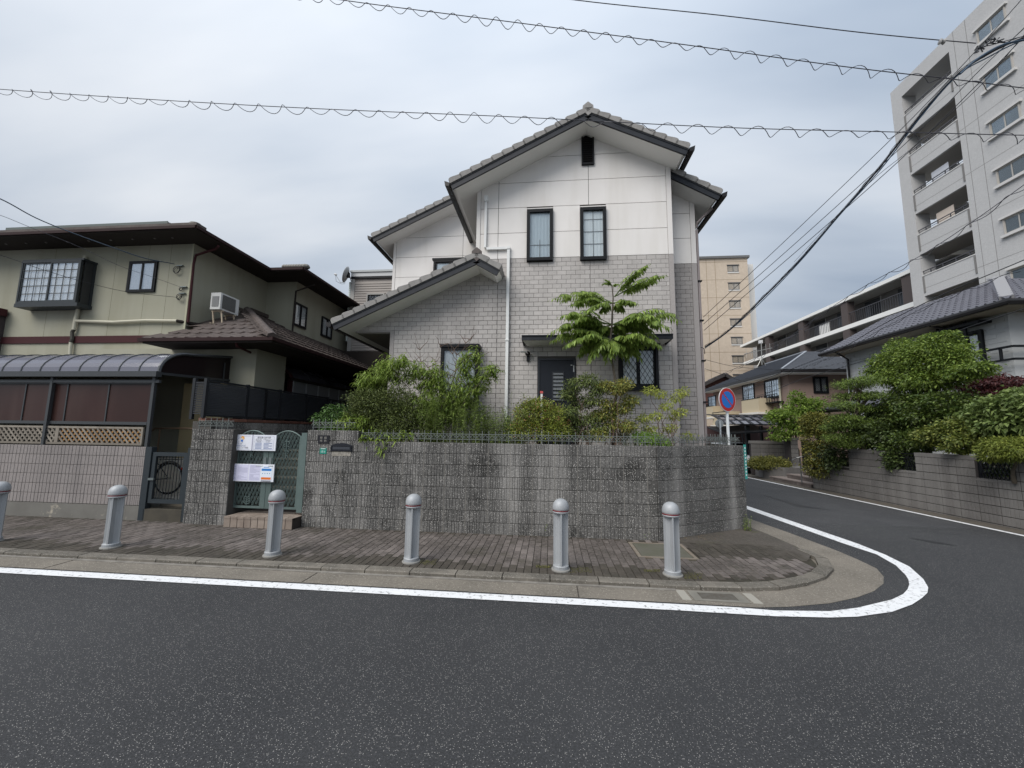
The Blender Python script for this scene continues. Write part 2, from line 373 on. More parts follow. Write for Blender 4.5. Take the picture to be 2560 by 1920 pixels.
# ------------------------------------------------------------------ windows
BLK = dict(col=(.012, .013, .016), rough=.38)
def frame_mb(fr, u0, u1, z0, z1, w, d0, d1):
    mb = MB(); mb.fb(fr, u0, u1, z0, z0+w, d0, d1); mb.fb(fr, u0, u1, z1-w, z1, d0, d1)
    mb.fb(fr, u0, u0+w, z0+w, z1-w, d0, d1); mb.fb(fr, u1-w, u1, z0+w, z1-w, d0, d1); return mb
def window(parent, fr, u0, u1, z0, z1, fm, w=.05, split=1, bars=None, diamond=None, curtain=(.55, .56, .55), cfrac=1.0, d=0, dep=.07, gl=None, cfrom=0.0, label=None):
    f = build(frame_mb(fr, u0, u1, z0, z1, w, d, d+dep), 'window', fm, parent, label=label)
    build(MB().fb(fr, u0+w, u1-w, z0+w, z1-w, d+.002, d+.006), 'room_shade', mat('room_dark', (.02, .022, .024), .9), f)  # dark backing sheet on the uncut wall, painted as the unlit room
    if curtain:
        c = MB(); n = max(4, int((u1-u0)/.05)); a0 = u0+w+(u1-u0-2*w)*cfrom; a1 = u0+w+(u1-u0-2*w)*cfrac
        for i in range(n):
            ua = a0+(a1-a0)*i/n; ub = a0+(a1-a0)*(i+1)/n; da, db = (.012, .02) if i % 2 else (.02, .012)
            c.poly([fr.p(ua, z0+w, d+da), fr.p(ub, z0+w, d+db), fr.p(ub, z1-w, d+db), fr.p(ua, z1-w, d+da)])
        build(c, 'curtain', mat('curtain_%d%d%d' % tuple(int(x*100) for x in curtain), curtain, .9), f)
    gl = gl or glass('window_glass')
    sw = (u1-u0-2*w)/split
    for i in range(split):
        a = u0+w+i*sw; o = .012 if i % 2 else 0
        build(MB().fb(fr, a+.004, a+sw-.004, z0+w+.004, z1-w-.004, d+.03+o, d+.034+o), 'pane', gl, f)
        if split > 1: build(frame_mb(fr, a+.002, a+sw-.002, z0+w, z1-w, w*.6, d+.022+o, d+.046+o), 'sash', fm, f)
    if bars:
        nu, nz_ = bars; b = MB()
        for i in range(1, nu): u = u0+w+(u1-u0-2*w)*i/nu; b.fb(fr, u-.007, u+.007, z0+w, z1-w, d+.048, d+.056)
        for i in range(1, nz_): z = z0+w+(z1-z0-2*w)*i/nz_; b.fb(fr, u0+w, u1-w, z-.007, z+.007, d+.0485, d+.0555)
        build(b, 'glazing_bar', fm, f)
    if diamond:
        b = MB(); su, sz = diamond; U0, U1, Z0, Z1 = u0+w, u1-w, z0+w, z1-w; k = sz/su
        for sg in (1, -1):
            c = -40
            while c < 40:
                pts = []
                off = c*sz
                # line z = Z0 + off + sg*k*(u-U0)
                for u in (U0, U1):
                    z = Z0+off+sg*k*(u-U0)
                    if Z0 <= z <= Z1: pts.append((u, z))
                for z in (Z0, Z1):
                    u = U0+(z-Z0-off)/(sg*k)
                    if U0 < u < U1: pts.append((u, z))
                if len(pts) >= 2:
                    a_, b_ = pts[0], pts[-1] if len(pts) < 3 else pts[1]
                    if abs(a_[0]-b_[0]) > .01: b.bar(fr.p(*a_, d+.052+(.004 if sg > 0 else 0)), fr.p(*b_, d+.052+(.004 if sg > 0 else 0)), .008, .012, fr.n)
                c += 1
        build(b, 'lattice', fm, f)
    return f
def text_mesh(s, size, align='CENTER'):
    cu = bpy.data.curves.new('txt', 'FONT'); cu.body = s; cu.size = size; cu.align_x = align; cu.align_y = 'CENTER'; cu.resolution_u = 2
    ob = bpy.data.objects.new('txt', cu); COL.objects.link(ob); bpy.context.view_layer.update()
    me = bpy.data.meshes.new_from_object(ob.evaluated_get(bpy.context.evaluated_depsgraph_get())); bpy.data.objects.remove(ob); bpy.data.curves.remove(cu)
    return me
def put_text(s, size, fr, u, z, d, m, parent, name='lettering', align='CENTER', sx=1.0):
    me = text_mesh(s, size, align); me.materials.clear(); me.materials.append(m)
    me.transform(Matrix(((sx, 0, 0, 0), (0, 0, -1, 0), (0, 1, 0, 0), (0, 0, 0, 1))))
    return put(name, me, m, parent, fr.p(u, z, d), fr.a)
# ================================================================== GROUND
asphalt = mat('asphalt', (.030, .031, .033), .68, noise=(.5, .55, (.058, .059, .061)), noise2=(70, .85, (.062, .063, .067)), speck=(120, .31, (.36, .35, .33), .80), moss=(190, .6, (.010, .010, .011), .5), bump=(130, .005, 1), spec=.25)
asphalt_side = mat('asphalt_side', (.052, .053, .056), .85, spec=.2, noise=(1.3, .4, (.082, .083, .085)), noise2=(14, .3, (.04, .041, .044)), speck=(75, .26, (.22, .22, .21), .8), bump=(120, .003, .8))
apron_m = mat('gutter_concrete', (.185, .165, .138), .85, noise=(1.6, .6, (.105, .095, .08)), noise2=(30, .45, (.24, .22, .185)), speck=(55, .25, (.42, .38, .32), .75), bump=(90, .003))
kerb_m = mat('kerb_concrete', (.155, .14, .118), .85, rnd=.28, noise=(3, .65, (.075, .07, .06)), noise2=(30, .35, (.2, .185, .16)), speck=(60, .26, (.36, .34, .3), .75), bump=(80, .004))
paint_m = mat('road_paint', (.74, .75, .76), .6, noise=(2.0, .25, (.6, .61, .62)), moss=(20, .85, (.12, .12, .12), .545), bump=(60, .003))
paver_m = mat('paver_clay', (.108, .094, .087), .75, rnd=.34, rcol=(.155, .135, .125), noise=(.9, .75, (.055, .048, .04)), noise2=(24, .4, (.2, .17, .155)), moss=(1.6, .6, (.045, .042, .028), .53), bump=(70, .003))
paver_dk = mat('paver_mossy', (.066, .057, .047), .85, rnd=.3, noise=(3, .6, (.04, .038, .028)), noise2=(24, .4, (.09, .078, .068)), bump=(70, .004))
paverbed_m = mat('paver_joint_sand', (.035, .03, .026), .95, noise=(2, .5, (.05, .048, .028)), bump=(60, .004))
soil_m = mat('soil', (.055, .045, .035), .95, noise=(4, .5, (.03, .035, .018)), bump=(20, .02))
dirt_m = mat('dark_pavement', (.085, .074, .064), .88, noise=(1.4, .7, (.045, .042, .034)), noise2=(28, .5, (.12, .105, .092)), moss=(3, .8, (.055, .058, .025), .56), bump=(40, .006))
g2 = lambda L, z=0: [tuple(A(x, y, Z=z).xy) for x, y in L]
struct(MB().poly([(-400, -200, -.03), (400, -200, -.03), (400, 700, -.03), (-400, 700, -.03)]), 'ground', mat('far_ground', (.09, .09, .085), .95, noise=(.3, .5, (.06, .065, .05))))
struct(MB().poly([(-60, -20, 0), (60, -20, 0), (60, 9.3, 0), (-60, 9.3, 0)]), 'road', asphalt)
struct(MB().poly([(4.2, 9.3, 0), (9.8, 9.3, 0), (7.4, 60, 0), (1.4, 60, 0)]), 'side_street', asphalt_side)
# gutter apron with rounded corner
ap_out = [(-30, 4.78), (1.6, 4.78)]+g2([(1893, 1519.7), (1972, 1518), (2075, 1509), (2144, 1494), (2185, 1478.5), (2209, 1459.6), (2209, 1442), (2192, 1422), (2144, 1399), (2092, 1377), (1972, 1332), (1886, 1301.5), (1860, 1292)])
kb_out = g2([(1852, 1480), (1903, 1480), (1950, 1477.5), (1992, 1471.6), (2026, 1464), (2054, 1454), (2072, 1446), (2082, 1437), (2087, 1422), (2082, 1413), (2071, 1404.6), (2056, 1395), (2040, 1387), (2016, 1381)])
KY = 5.17
ap_poly = ap_out+[(3.5, 9.3), (-30, 9.3)]
g = MB(); g.poly([(x, y, .004) for x, y in [(-30, 4.78), (-30, 9.3), (3.45, 9.3)]+ap_out[:1:-1]+[(1.6, 4.78)]])
gut = struct(g, 'gutter', apron_m)
for x in (-9.3, -6.6, -3.02, .32):   # cast joints of the apron
    build(MB().box(x, x+.012, 4.79, KY-.01, .004, .0075), 'joint', mat('joint_dark', (.06, .052, .045), .95), gut)
build(MB().box(-30, 1.5, KY-.055, KY, .0045, .012), 'mortar_bed', mat('mortar', (.24, .225, .2), .9, noise=(6, .6, (.1, .09, .08)), bump=(60, .004)), gut)
# pavement
pav_z = .05
WY = 7.2                                    # front face of the garden wall
PW = [(-30, WY+.3), (-30, KY+.17)]
kin = g2([(1800, 1459.6), (1850, 1457.5), (1903, 1456), (1950, 1454), (1989, 1449), (2018, 1439), (2035, 1429), (2043, 1418), (2040, 1408), (2023, 1391)], .05)
edge = [(-30, KY+.16), (1.6, KY+.16)]+kin
outl = edge+g2([(1990, 1365), (1920, 1335), (1875, 1317)], .05)+[(3.6, 9.3), (-30, 9.3)]
pv = struct(MB().poly([(x, y, pav_z-.012) for x, y in outl]), 'pavement', paverbed_m)
# apron of dark pavement behind the corner kerb
cor = g2([(2016, 1381), (2040, 1387), (1990, 1365), (1940, 1345), (1886, 1318), (1872, 1312)], .02)
PB, PH = .205, .102
fullp = bevel_piece(PH-.007, PB-.007, .03, .004)
fullp.v = [(x, z, -y) for x, y, z in fullp.v]; fullp = fullp.mesh('paver')
reg = [(-16, KY+.165), (1.9, KY+.165)]+[p for p in kin[1:]]+g2([(1985, 1378), (1880, 1352)], .05)
def inside(p, poly):
    c = False; n = len(poly)
    for i in range(n):
        a, b = poly[i], poly[(i+1) % n]
        if (a[1] > p[1]) != (b[1] > p[1]) and p[0] < (b[0]-a[0])*(p[1]-a[1])/(b[1]-a[1])+a[0]: c = not c
    return c
inreg = [(-16, KY+.165), (1.9, KY+.165)]+kin[1:]+g2([(1990, 1378), (1900, 1352), (1820, 1345)], .05)+[(1.8, WY-.02), (-16, WY-.02)]
MHX0, MHX1, MHY0, MHY1 = 1.30, 2.16, 6.22, 7.02
cand = []
col_ = 0
x = -13.5
while x < 4.2:
    y = KY+.165-(.1 if col_ % 2 else 0)
    while y < WY-.02:
        y0, y1 = max(y, KY+.165), min(y+PB, WY-.015)
        cx, cy = x+PH/2, (y0+y1)/2
        if y1-y0 > .03 and all(inside(q, inreg) for q in ((x+.01, y0+.01), (x+PH-.01, y0+.01), (x+PH-.01, y1-.01), (x+.01, y1-.01))) and not (MHX0-.03 < cx < MHX1+.03 and MHY0-.03 < cy < MHY1+.03):
            cand.append((math.hypot(cx, cy), x, y0, y1))
        y += PB
    x += PH; col_ += 1
cand.sort(); rest_l = MB(); rest_d = MB(); fullp.materials.append(paver_m); fullp_d = fullp.copy(); fullp_d.materials.clear(); fullp_d.materials.append(paver_dk)
for k, (dd, x, y0, y1) in enumerate(cand):
    h = random.uniform(-.0025, .0025)
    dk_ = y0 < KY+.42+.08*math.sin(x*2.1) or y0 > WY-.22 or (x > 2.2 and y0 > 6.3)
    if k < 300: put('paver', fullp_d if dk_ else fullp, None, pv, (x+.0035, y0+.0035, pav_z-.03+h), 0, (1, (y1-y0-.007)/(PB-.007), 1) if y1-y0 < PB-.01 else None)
    else:
        rest = rest_d if dk_ else rest_l; a, b, c, d, t = x+.0035, x+PH-.0035, y0+.0035, y1-.0035, pav_z+h
        rest.box(a, b, c, d, t-.02, t-.002); e_ = .004
        rest.poly([(a+e_, c+e_, t), (b-e_, c+e_, t), (b-e_, d-e_, t), (a+e_, d-e_, t)])
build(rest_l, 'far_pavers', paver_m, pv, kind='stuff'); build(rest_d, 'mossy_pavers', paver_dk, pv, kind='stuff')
# dark moss strip over the pavers' far edge and bare corner slab
build(MB().poly([(x, y, pav_z-.0035) for x, y in [(1.75, WY-.45)]+g2([(1840, 1368), (1950, 1395), (2020, 1400), (2026, 1388), (1990, 1365), (1920, 1335), (1880, 1319)], .05)+[(3.45, 8.3), (1.9, WY-.05)]]), 'mossy_corner_slab', dirt_m, pv)
# kerb stones
kb = thing('kerb', (0, KY, 0), None, None); kb['kind'] = 'structure'
def kstone(a, b, c, d):                      # a,b outer edge, c,d inner edge
    def P(p, z): return (p[0], p[1], z)
    def L_(p, q, t): return (p[0]+(q[0]-p[0])*t, p[1]+(q[1]-p[1])*t)
    g_ = .012; ln = math.dist(a, b); li = max(math.dist(c, d), .01)
    a, b = L_(a, b, g_/2/ln), L_(b, a, g_/2/ln); c, d = L_(c, d, g_/2/li), L_(d, c, g_/2/li)
    mb = MB(); ao, bo = L_(a, d, .0), L_(b, c, .0); ai, bi = L_(a, d, .12), L_(b, c, .12)
    mb.hexa([P(a, -.02), P(b, -.02), P(c, -.02), P(d, -.02), P(a, .042), P(b, .042), P(c, .042), P(d, .042)])
    mb.hexa([P(ao, .0415), P(bo, .0415), P(c, .0415), P(d, .0415), P(ai, .053), P(bi, .053), P(c, .053), P(d, .053)])
    h = random.uniform(-.003, .003); mb.v = [(x, y, z+h) for x, y, z in mb.v]
    build(mb, 'kerb_stone', kerb_m, kb)
x = -13.2
while x < 1.5:
    kstone((x, KY), (x+.6, KY), (x+.6, KY+.16), (x, KY+.16)); x += .6
last = x
ko = [(last, KY)]+[p for p in kb_out if p[0] > last+.2 or p[1] > KY+.1]
def resamp(P, n):
    L = [0]
    for i in range(1, len(P)): L.append(L[-1]+math.dist(P[i-1], P[i]))
    out = []
    for k in range(n+1):
        s = L[-1]*k/n; i = max(j for j in range(len(L)) if L[j] <= s+1e-9); i = min(i, len(P)-2)
        t = (s-L[i])/max(L[i+1]-L[i], 1e-6); out.append((P[i][0]+(P[i+1][0]-P[i][0])*t, P[i][1]+(P[i+1][1]-P[i][1])*t))
    return out
ko = resamp(ko, 7); ki = []
for i, p in enumerate(ko):
    a, b = ko[max(i-1, 0)], ko[min(i+1, len(ko)-1)]; tx, ty = b[0]-a[0], b[1]-a[1]; l = math.hypot(tx, ty); ki.append((p[0]-ty/l*.165, p[1]+tx/l*.165))
for i in range(7): kstone(ko[i], ko[i+1], ki[i+1], ki[i])
# white line, one long sheet with its break joints
wo_ = [(-30, 4.575), (-12, 4.575), (1.4, 4.575)]+g2([(1850, 1537.5), (1937.5, 1542.7), (2075, 1546), (2143.6, 1543.8), (2229.6, 1531.8), (2281, 1513), (2305, 1497), (2319, 1483.6), (2320.6, 1469.9), (2308.6, 1449.3), (2274, 1418), (2212, 1387.4), (2143.6, 1360), (2006, 1318.7), (1874, 1279)])
wi_ = [(-30, 4.735), (-12, 4.735), (1.4, 4.735)]+g2([(1850, 1521), (1937.5, 1528.3), (2075, 1530), (2143.6, 1521.4), (2229.6, 1500.8), (2258, 1487), (2269, 1475), (2273.5, 1463), (2271, 1450), (2264, 1439), (2240, 1415), (2191.8, 1387.4), (2109, 1360), (1972, 1315), (1874, 1282)])
# straighten the far run of the line along the side street
d_ = Vector((-.054, 1, 0)).normalized()
wo_ = wo_[:-2]+[(wo_[-3][0]-.055*(60-wo_[-3][1]), 60)]; wi_ = wi_[:-2]+[(wi_[-3][0]-.055*(60-wi_[-3][1])-.0, 60)]
def dense(P, n=6):
    out = []
    for i in range(len(P)-1): out += [(P[i][0]+(P[i+1][0]-P[i][0])*k/n, P[i][1]+(P[i+1][1]-P[i][1])*k/n) for k in range(n)]
    return out+[P[-1]]
struct(strip(dense(wo_), dense(wi_), .009), 'road_marking', paint_m)
RWX = lambda y: 9.57-.054*(y-9.25)          # face of the long right hand wall
fl = [(RWX(y)-.62, y) for y in (2, 9, 16, 30, 60)]; fi = [(RWX(y)-.50, y) for y in (2, 9, 16, 30, 60)]
struct(strip(fl, fi, .009), 'road_marking', paint_m)
struct(strip([(RWX(y)-.46, y) for y in (2, 16, 60)], [(RWX(y)+.3, y) for y in (2, 16, 60)], .006), 'gutter', mat('gutter_dark', (.10, .088, .072), .88, noise=(1.5, .6, (.055, .05, .043)), noise2=(20, .4, (.15, .13, .11)), bump=(60, .003)))
# dark tar repairs on the street
for pts in ([(2270, 1345), (2330, 1352), (2400, 1366), (2335, 1358)], [(1905, 1236), (2000, 1262), (2070, 1275), (1990, 1266)]):
    struct(MB().poly([(*A(x, y, Z=0).xy, .004) for x, y in pts]), 'road', mat('tar', (.03, .03, .032), .6))
# manhole in the pavement, drain grate in the gutter
mh = thing('manhole_cover', (1.7, 6.6, pav_z), 'square concrete inspection cover set in the pavers behind the right-hand bollards', 'manhole cover')
mb = MB(); e_ = .05
for a in ((MHX0, MHX1, MHY0, MHY0+e_), (MHX0, MHX1, MHY1-e_, MHY1), (MHX0, MHX0+e_, MHY0+e_, MHY1-e_), (MHX1-e_, MHX1, MHY0+e_, MHY1-e_)): mb.box(*a, .02, .055)
build(mb, 'frame', mat('cover_frame', (.21, .185, .15), .85, noise=(9, .6, (.15, .11, .08)), bump=(60, .003)), mh)
build(MB().box(MHX0+e_+.01, MHX1-e_-.01, MHY0+e_+.01, MHY1-e_-.01, .02, .052), 'lid', mat('cover_lid', (.11, .105, .085), .85, noise=(4, .5, (.075, .08, .05)), bump=(50, .004)), mh)
gx0, gx1, gy0, gy1 = 1.62, 2.22, 4.80+.06, 5.14
dg = thing('drain_grate', ((gx0+gx1)/2, (gy0+gy1)/2, 0), 'rectangular drain grate in the gutter by the start of the corner kerb', 'drain grate')
con = mat('grate_concrete', (.2, .19, .165), .88, noise=(5, .5, (.12, .115, .1)), bump=(70, .003)); mb = MB()
for a in ((gx0, gx1, gy0, gy0+.05), (gx0, gx1, gy1-.05, gy1), (gx0, gx0+.1, gy0+.05, gy1-.05), (gx1-.1, gx1, gy0+.05, gy1-.05)): mb.box(*a, .0, .012)
build(mb, 'frame', con, dg)
for sx in (gx0-.13, gx1+.03): build(MB().box(sx, sx+.1, gy0, gy1, .0, .011), 'edge_strip', mat('grate_edge', (.3, .285, .25), .85), dg)
build(MB().box(gx0+.1, gx1-.1, gy0+.05, gy1-.05, .0042, .0048), 'shaft', mat('shaft_shade', (.01, .01, .01), 1), dg)  # thin black sheet, its colour stands for the shade down the drain
for k in range(7):
    y = gy0+.058+k*.026; build(MB().box(gx0+.105, gx1-.105, y, y+.014, .0055, .013), 'bar', mat('grate_bar', (.13, .125, .11), .7, noise=(20, .5, (.08, .06, .045))), dg)

# ================================================================== GARDEN WALL
block_m = mat('aggregate_block', (.118, .115, .110), .88, rnd=.22, noise=(1.3, .6, (.056, .055, .053)), noise2=(70, .6, (.18, .175, .165)), streak=(1.5, .8, (.31, .30, .285)), speck=(58, .34, (.46, .445, .42), .66), moss=(1.1, .7, (.03, .03, .028), .53), bump=(75, .007, 1))
joint_m = mat('wall_mortar', (.085, .08, .074), .9, noise=(3, .7, (.03, .03, .028)), noise2=(1.5, .4, (.10, .095, .085)), bump=(70, .003))
BW, BH = .4, .2
ribs = [ribbed_piece(BW-.008, BH-.008, .02, s_) for s_ in range(8)]; ribs = [r.mesh('block') for r in ribs]
TOP = 1.64
gw = thing('garden_wall', (0, WY, 0), 'long stained grey aggregate block wall with ribbed courses in front of the white house', 'wall')
Ff = Fr(0, WY)
WX0, WXS, WX1 = -4.62, -3.60, 1.84
build(MB().box(WX0, WX1, WY+.004, WY+.15, 0, TOP-.002), 'core', joint_m, gw)
cwx, cwy = A(1868, 1318, Z=.05).xy
cang = math.degrees(math.atan2(cwy-WY, cwx-WX1)); clen = math.hypot(cwx-WX1, cwy-WY); Fc = Fr(WX1, WY, cang)
course_wall(gw, Ff, WX0, WX1, .03, TOP, BW, BH, ribs, block_m, 'block', off=.1, joint=.010, jz=.009)
mb = MB(); mb.prism([Fc.p(0, 0, -.004), Fc.p(clen, 0, -.004), Fc.p(clen, 0, -.15), Fc.p(-.03, 0, -.15)], (0, 0, TOP-.002)); build(mb, 'core', joint_m, gw)
course_wall(gw, Fc, .004, clen, .03, TOP, BW, BH, ribs, block_m, 'block', joint=.010, off=.33, jz=.009)
vm = mat('pale_joint', (.27, .255, .23), .9, noise=(5, .6, (.13, .125, .115)), bump=(70, .003))
for k in range(1, 40):
    u = WX0-.1+k*BW
    if u < WX1-.1: build(MB().fb(Ff, u-.004, u+.004, .04, (TOP+.19 if u < WXS else TOP)-.006, 0, .0165), 'mortar_joint', vm, gw)
    u = -.33+k*BW
    if u < clen-.1: build(MB().fb(Fc, u-.004, u+.004, .04, TOP-.006, 0, .0165), 'mortar_joint', vm, gw)
# return along the side street
Fs = Fr(cwx, cwy, 93)
build(MB().fb(Fs, .002, 7, 0, TOP-.003, -.15, -.004), 'core', joint_m, gw)
course_wall(gw, Fs, .004, 6.4, .03, TOP, BW, BH, ribs, block_m, 'block', joint=.010, jz=.009)
# raised length with name plate and letter slot
FN = Fr(0, WY-.0); build(MB().box(WX0, WXS, WY+.004, WY+.15, TOP-.0015, TOP+.196), 'core', joint_m, gw)
course_wall(gw, Ff, WX0, WXS, TOP, TOP+.2, BW, BH, ribs, block_m, 'block', off=.1, jz=.009)
# left pillar wall
lp = thing('pillar_wall', (-6.5, WY-.1, 0), 'short ribbed block wall between the dark metal gate and the green garden gate', 'wall')
PX0, PX1 = -6.93, -6.06
build(MB().box(PX0, PX1, WY-.096, WY+.5, 0, TOP+.19), 'core', joint_m, lp)
course_wall(lp, Fr(0, WY-.1), PX0, PX1, .03, TOP+.19, BW, BH, ribs, block_m, 'block', jz=.009)
# boundary wall running back from the pillar, brick coping and louvre fence on it
BX = -7.0
bw_ = thing('boundary_wall', (BX, 9, 0), 'block wall running back beside the gate under the black louvre fence', 'wall')
FB = Fr(BX+.1, 7.3, 90)
build(MB().fb(FB, 0, 7, 0, 1.98, -.15, -.004), 'core', joint_m, bw_)
build(MB().box(BX-.05, BX+.35, 7.2, 7.3, 1.8, 1.98), 'core', joint_m, bw_)
course_wall(bw_, FB, 0, 5.6, .78, 1.98, BW, BH, ribs, block_m, 'block', jz=.009)
redb = mat('red_brick', (.19, .085, .06), .85, rnd=.35, noise=(8, .5, (.1, .05, .04)), bump=(60, .003))
rb_ = bevel_piece(.21, .065, .16, .005).mesh('coping_brick')
for k in range(26): put_piece(FB, 'coping_brick', rb_, redb, bw_, .0+k*.22, 1.985, d=-.13)
fence_m = mat('black_aluminium', (.022, .024, .028), .45); slat_m = mat('slat_aluminium', (.05, .054, .062), .45)
lf = thing('louvre_fence', (BX, 7.4, 2.06), 'black aluminium louvre fence on red brick coping beside the gate', 'fence')
FL = Fr(BX+.06, 7.3, 90); Z0_, Z1_ = 2.08, 2.83; LEN = 4.4
npan = 4
for k in range(npan+1): build(MB().fb(FL, k*LEN/npan-.03, k*LEN/npan+.03, Z0_-.03, Z1_+.02, -.03, .03), 'post', fence_m, lf)
for z in (Z0_, Z1_-.04): build(MB().fb(FL, .031, LEN-.031, z, z+.04, -.02, .02), 'rail', fence_m, lf)
slm = None
for k in range(npan):
    a, b = k*LEN/npan+.034, (k+1)*LEN/npan-.034
    for i in range(19):
        z = Z0_+.055+i*(Z1_-Z0_-.12)/18
        mb = MB().hexa([FL.p(a, z-.019, .022), FL.p(b, z-.019, .022), FL.p(b, z-.003, -.01), FL.p(a, z-.003, -.01), FL.p(a, z-.009, .022), FL.p(b, z-.009, .022), FL.p(b, z+.019, -.01), FL.p(a, z+.019, -.01)])
        build(mb, 'slat', slat_m, lf)
# front return of the louvre fence
Fz = Fr(BX-.1, 7.3, 0)
for i in range(19):
    z = Z0_+.055+i*(Z1_-Z0_-.12)/18; build(MB().fb(Fz, -.06, .12, z-.008, z+.008, -.01, .02), 'slat', slat_m, lf)
build(MB().fb(Fz, -.12, -.062, Z0_-.06, Z1_+.02, -.03, .03), 'post', fence_m, lf)
lt = thing('lattice_fence', (BX, 11.9, 2.06), 'black diamond lattice fence beyond the louvre fence', 'fence')
mb = MB(); u = 4.5
while u < 6.0: mb.bar(FL.p(u, 2.1, 0), FL.p(u+.22, 2.78, 0), .012, .012, FL.n); mb.bar(FL.p(u+.22, 2.1, .013), FL.p(u, 2.78, .013), .012, .012, FL.n); u += .11
build(mb, 'lattice', fence_m, lt)
for z in (2.06, 2.76): build(MB().fb(FL, 4.45, 6.3, z, z+.035, -.02, .02), 'rail', fence_m, lt)
for u in (4.47, 5.4, 6.3): build(MB().fb(FL, u, u+.04, 2.04, 2.8, -.03, .03), 'post', fence_m, lt)
# low scroll fence on the wall
iron = mat('grey_green_iron', (.15, .17, .165), .6, noise=(9, .5, (.22, .235, .225)), rnd=.12, metal=.2)
def unit_mesh(w, h):
    mb = MB(); y = 0; r = .0055
    mb.bar((0, y, -.05), (0, y, h+.02), .009, .009, (0, 1, 0))
    mb.bar((0, y-.009, .035), (w*.5, y-.009, h-.03), .007, .006, (0, 1, 0)); mb.bar((w, y-.009, .035), (w*.5, y-.009, h-.03), .007, .006, (0, 1, 0))
    mb.bar((0, y-.016, h-.035), (-w*.28, y-.016, h-.075), .007, .006, (0, 1, 0)); mb.bar((0, y-.016, h-.035), (w*.28, y-.016, h-.075), .007, .006, (0, 1, 0))
    for s_ in (-1, 1):
        c = w*.5; P = [(c+s_*.0+s_*.022*math.cos(t), y-.012, .048+.016*math.sin(t)) for t in (0, 1, 2, 3, 4)]
        for a, b in zip(P, P[1:]): mb.bar(a, b, .006, .006, (0, 1, 0))
    mb.lathe((0, y, h+.018), [(.002, 0), (.008, .006), (.001, .03)], 5)
    return mb.mesh('picket')
UW = .122; um = unit_mesh(UW, .13)
def scroll_fence(label, runs):
    f0, a0, z0, l0 = runs[0]
    t = thing('scroll_fence', f0.p(a0, z0), label, 'fence')
    for fr, a, z, ln in runs:
        n = int(ln/UW)
        for k in range(n): put_piece(fr, 'picket', um, iron, t, a+k*UW, z+.045)
        for zz in (z+.058, z+.155): build(MB().fb(fr, a-.02, a+n*UW, zz, zz+.009, -.002, .010 if zz < z+.1 else .009), 'rail', iron, t)
    return t
Ftop = Fr(0, WY+.075); Fct = Fr(WX1, WY+.075, cang); Fst = Fr(cwx-.075, cwy+.05, 93)
scroll_fence('low grey-green scrollwork fence along the top of the long garden wall', [(Ftop, WXS+.03, TOP, WX1-WXS-.03), (Fct, .02, TOP, clen-.05), (Fst, .1, TOP, 6.0)])
scroll_fence('low scrollwork fence on the raised wall above the letter slot', [(Ftop, WX0+.05, TOP+.19, WXS-WX0-.1)])
scroll_fence('low scrollwork fence on the pillar wall beside the dark metal gate', [(Fr(0, WY-.0), PX0+.03, TOP+.19, PX1-PX0-.06)])
# plates and letter slot on the wall
Fw = Fr(0, WY-.02)
def R4(fr, x0, y0, x1, y1): a = fr.at(x0, y0); b = fr.at(x1, y1); return a[0], b[0], b[1], a[1]
u0, u1, z0, z1 = R4(Fw, 797, 1088, 823, 1108)
npl = thing('name_plate', Fw.p((u0+u1)/2, z0), 'black square stone name plate on the raised wall above the green address plate', 'name plate')
build(MB().fb(Fw, u0, u1, z0, z1, 0, .02), 'plate', mat('black_stone', (.022, .022, .026), .3), npl)
txt_pale = mat('pale_engraving', (.3, .29, .26), .7)
w_, h_ = u1-u0, z1-z0
for i, (ux, uz) in enumerate(((.68, .68), (.68, .28), (.3, .68), (.3, .28))):   # four worn engraved characters, too weathered to read
    mb = MB()
    for a_, b_, c_, d_ in ((-.09, .09, .11, .14), (-.09, -.06, -.12, .1), (.06, .09, -.12, .1), (-.04, .04, .0, .04), (-.015, .015, -.13, .0))[:5-(i % 2)]: mb.fb(Fw, u0+w_*(ux+a_), u0+w_*(ux+b_), z0+h_*(uz+c_), z0+h_*(uz+d_), .0201, .0215)
    build(mb, 'engraving', txt_pale, npl)
u0, u1, z0, z1 = R4(Fw, 800.5, 1120, 816, 1134.5)
adp = thing('address_plate', Fw.p((u0+u1)/2, z0), 'small green address plate reading 17-1 beside the letter slot', 'address plate')
grn = mat('plate_green', (.02, .25, .19), .4); wht = mat('white_print', (.8, .82, .82), .6)
build(MB().fb(Fw, u0, u1, z0, z1, 0, .008), 'plate', grn, adp); build(MB().fb(Fw, u0, u1, z1-(z1-z0)*.26, z1-(z1-z0)*.22, .008, .0095), 'dividing_line', mat('plate_dark', (.01, .1, .08), .5), adp)
put_text('17-1', (z1-z0)*.5, Fw, (u0+u1)/2, z0+(z1-z0)*.34, .0092, wht, adp); build(MB().fb(Fw, u0+(u1-u0)*.15, u1-(u1-u0)*.15, z1-(z1-z0)*.16, z1-(z1-z0)*.08, .0085, .0095), 'small_print', wht, adp)
u0, u1, z0, z1 = R4(Fw, 827.5, 1113, 881, 1129)
ls = thing('letter_slot', Fw.p((u0+u1)/2, z0), 'black letter slot with arched top set in the raised wall', 'letter slot'); dk = mat('letter_slot_black', (.018, .02, .026), .35)
arc = [(u0, z0), (u1, z0), (u1, z1)]+[(u1-(u1-u0)*k/12, z1+.045*math.sin(PI*k/12)) for k in range(1, 12)]+[(u0, z1)]
build(MB().fprism(Fw, arc, -.01, .012), 'plate', dk, ls); build(frame_mb(Fw, u0+.015, u1-.015, z0+.01, z1-.005, .012, .0125, .022), 'frame', dk, ls)
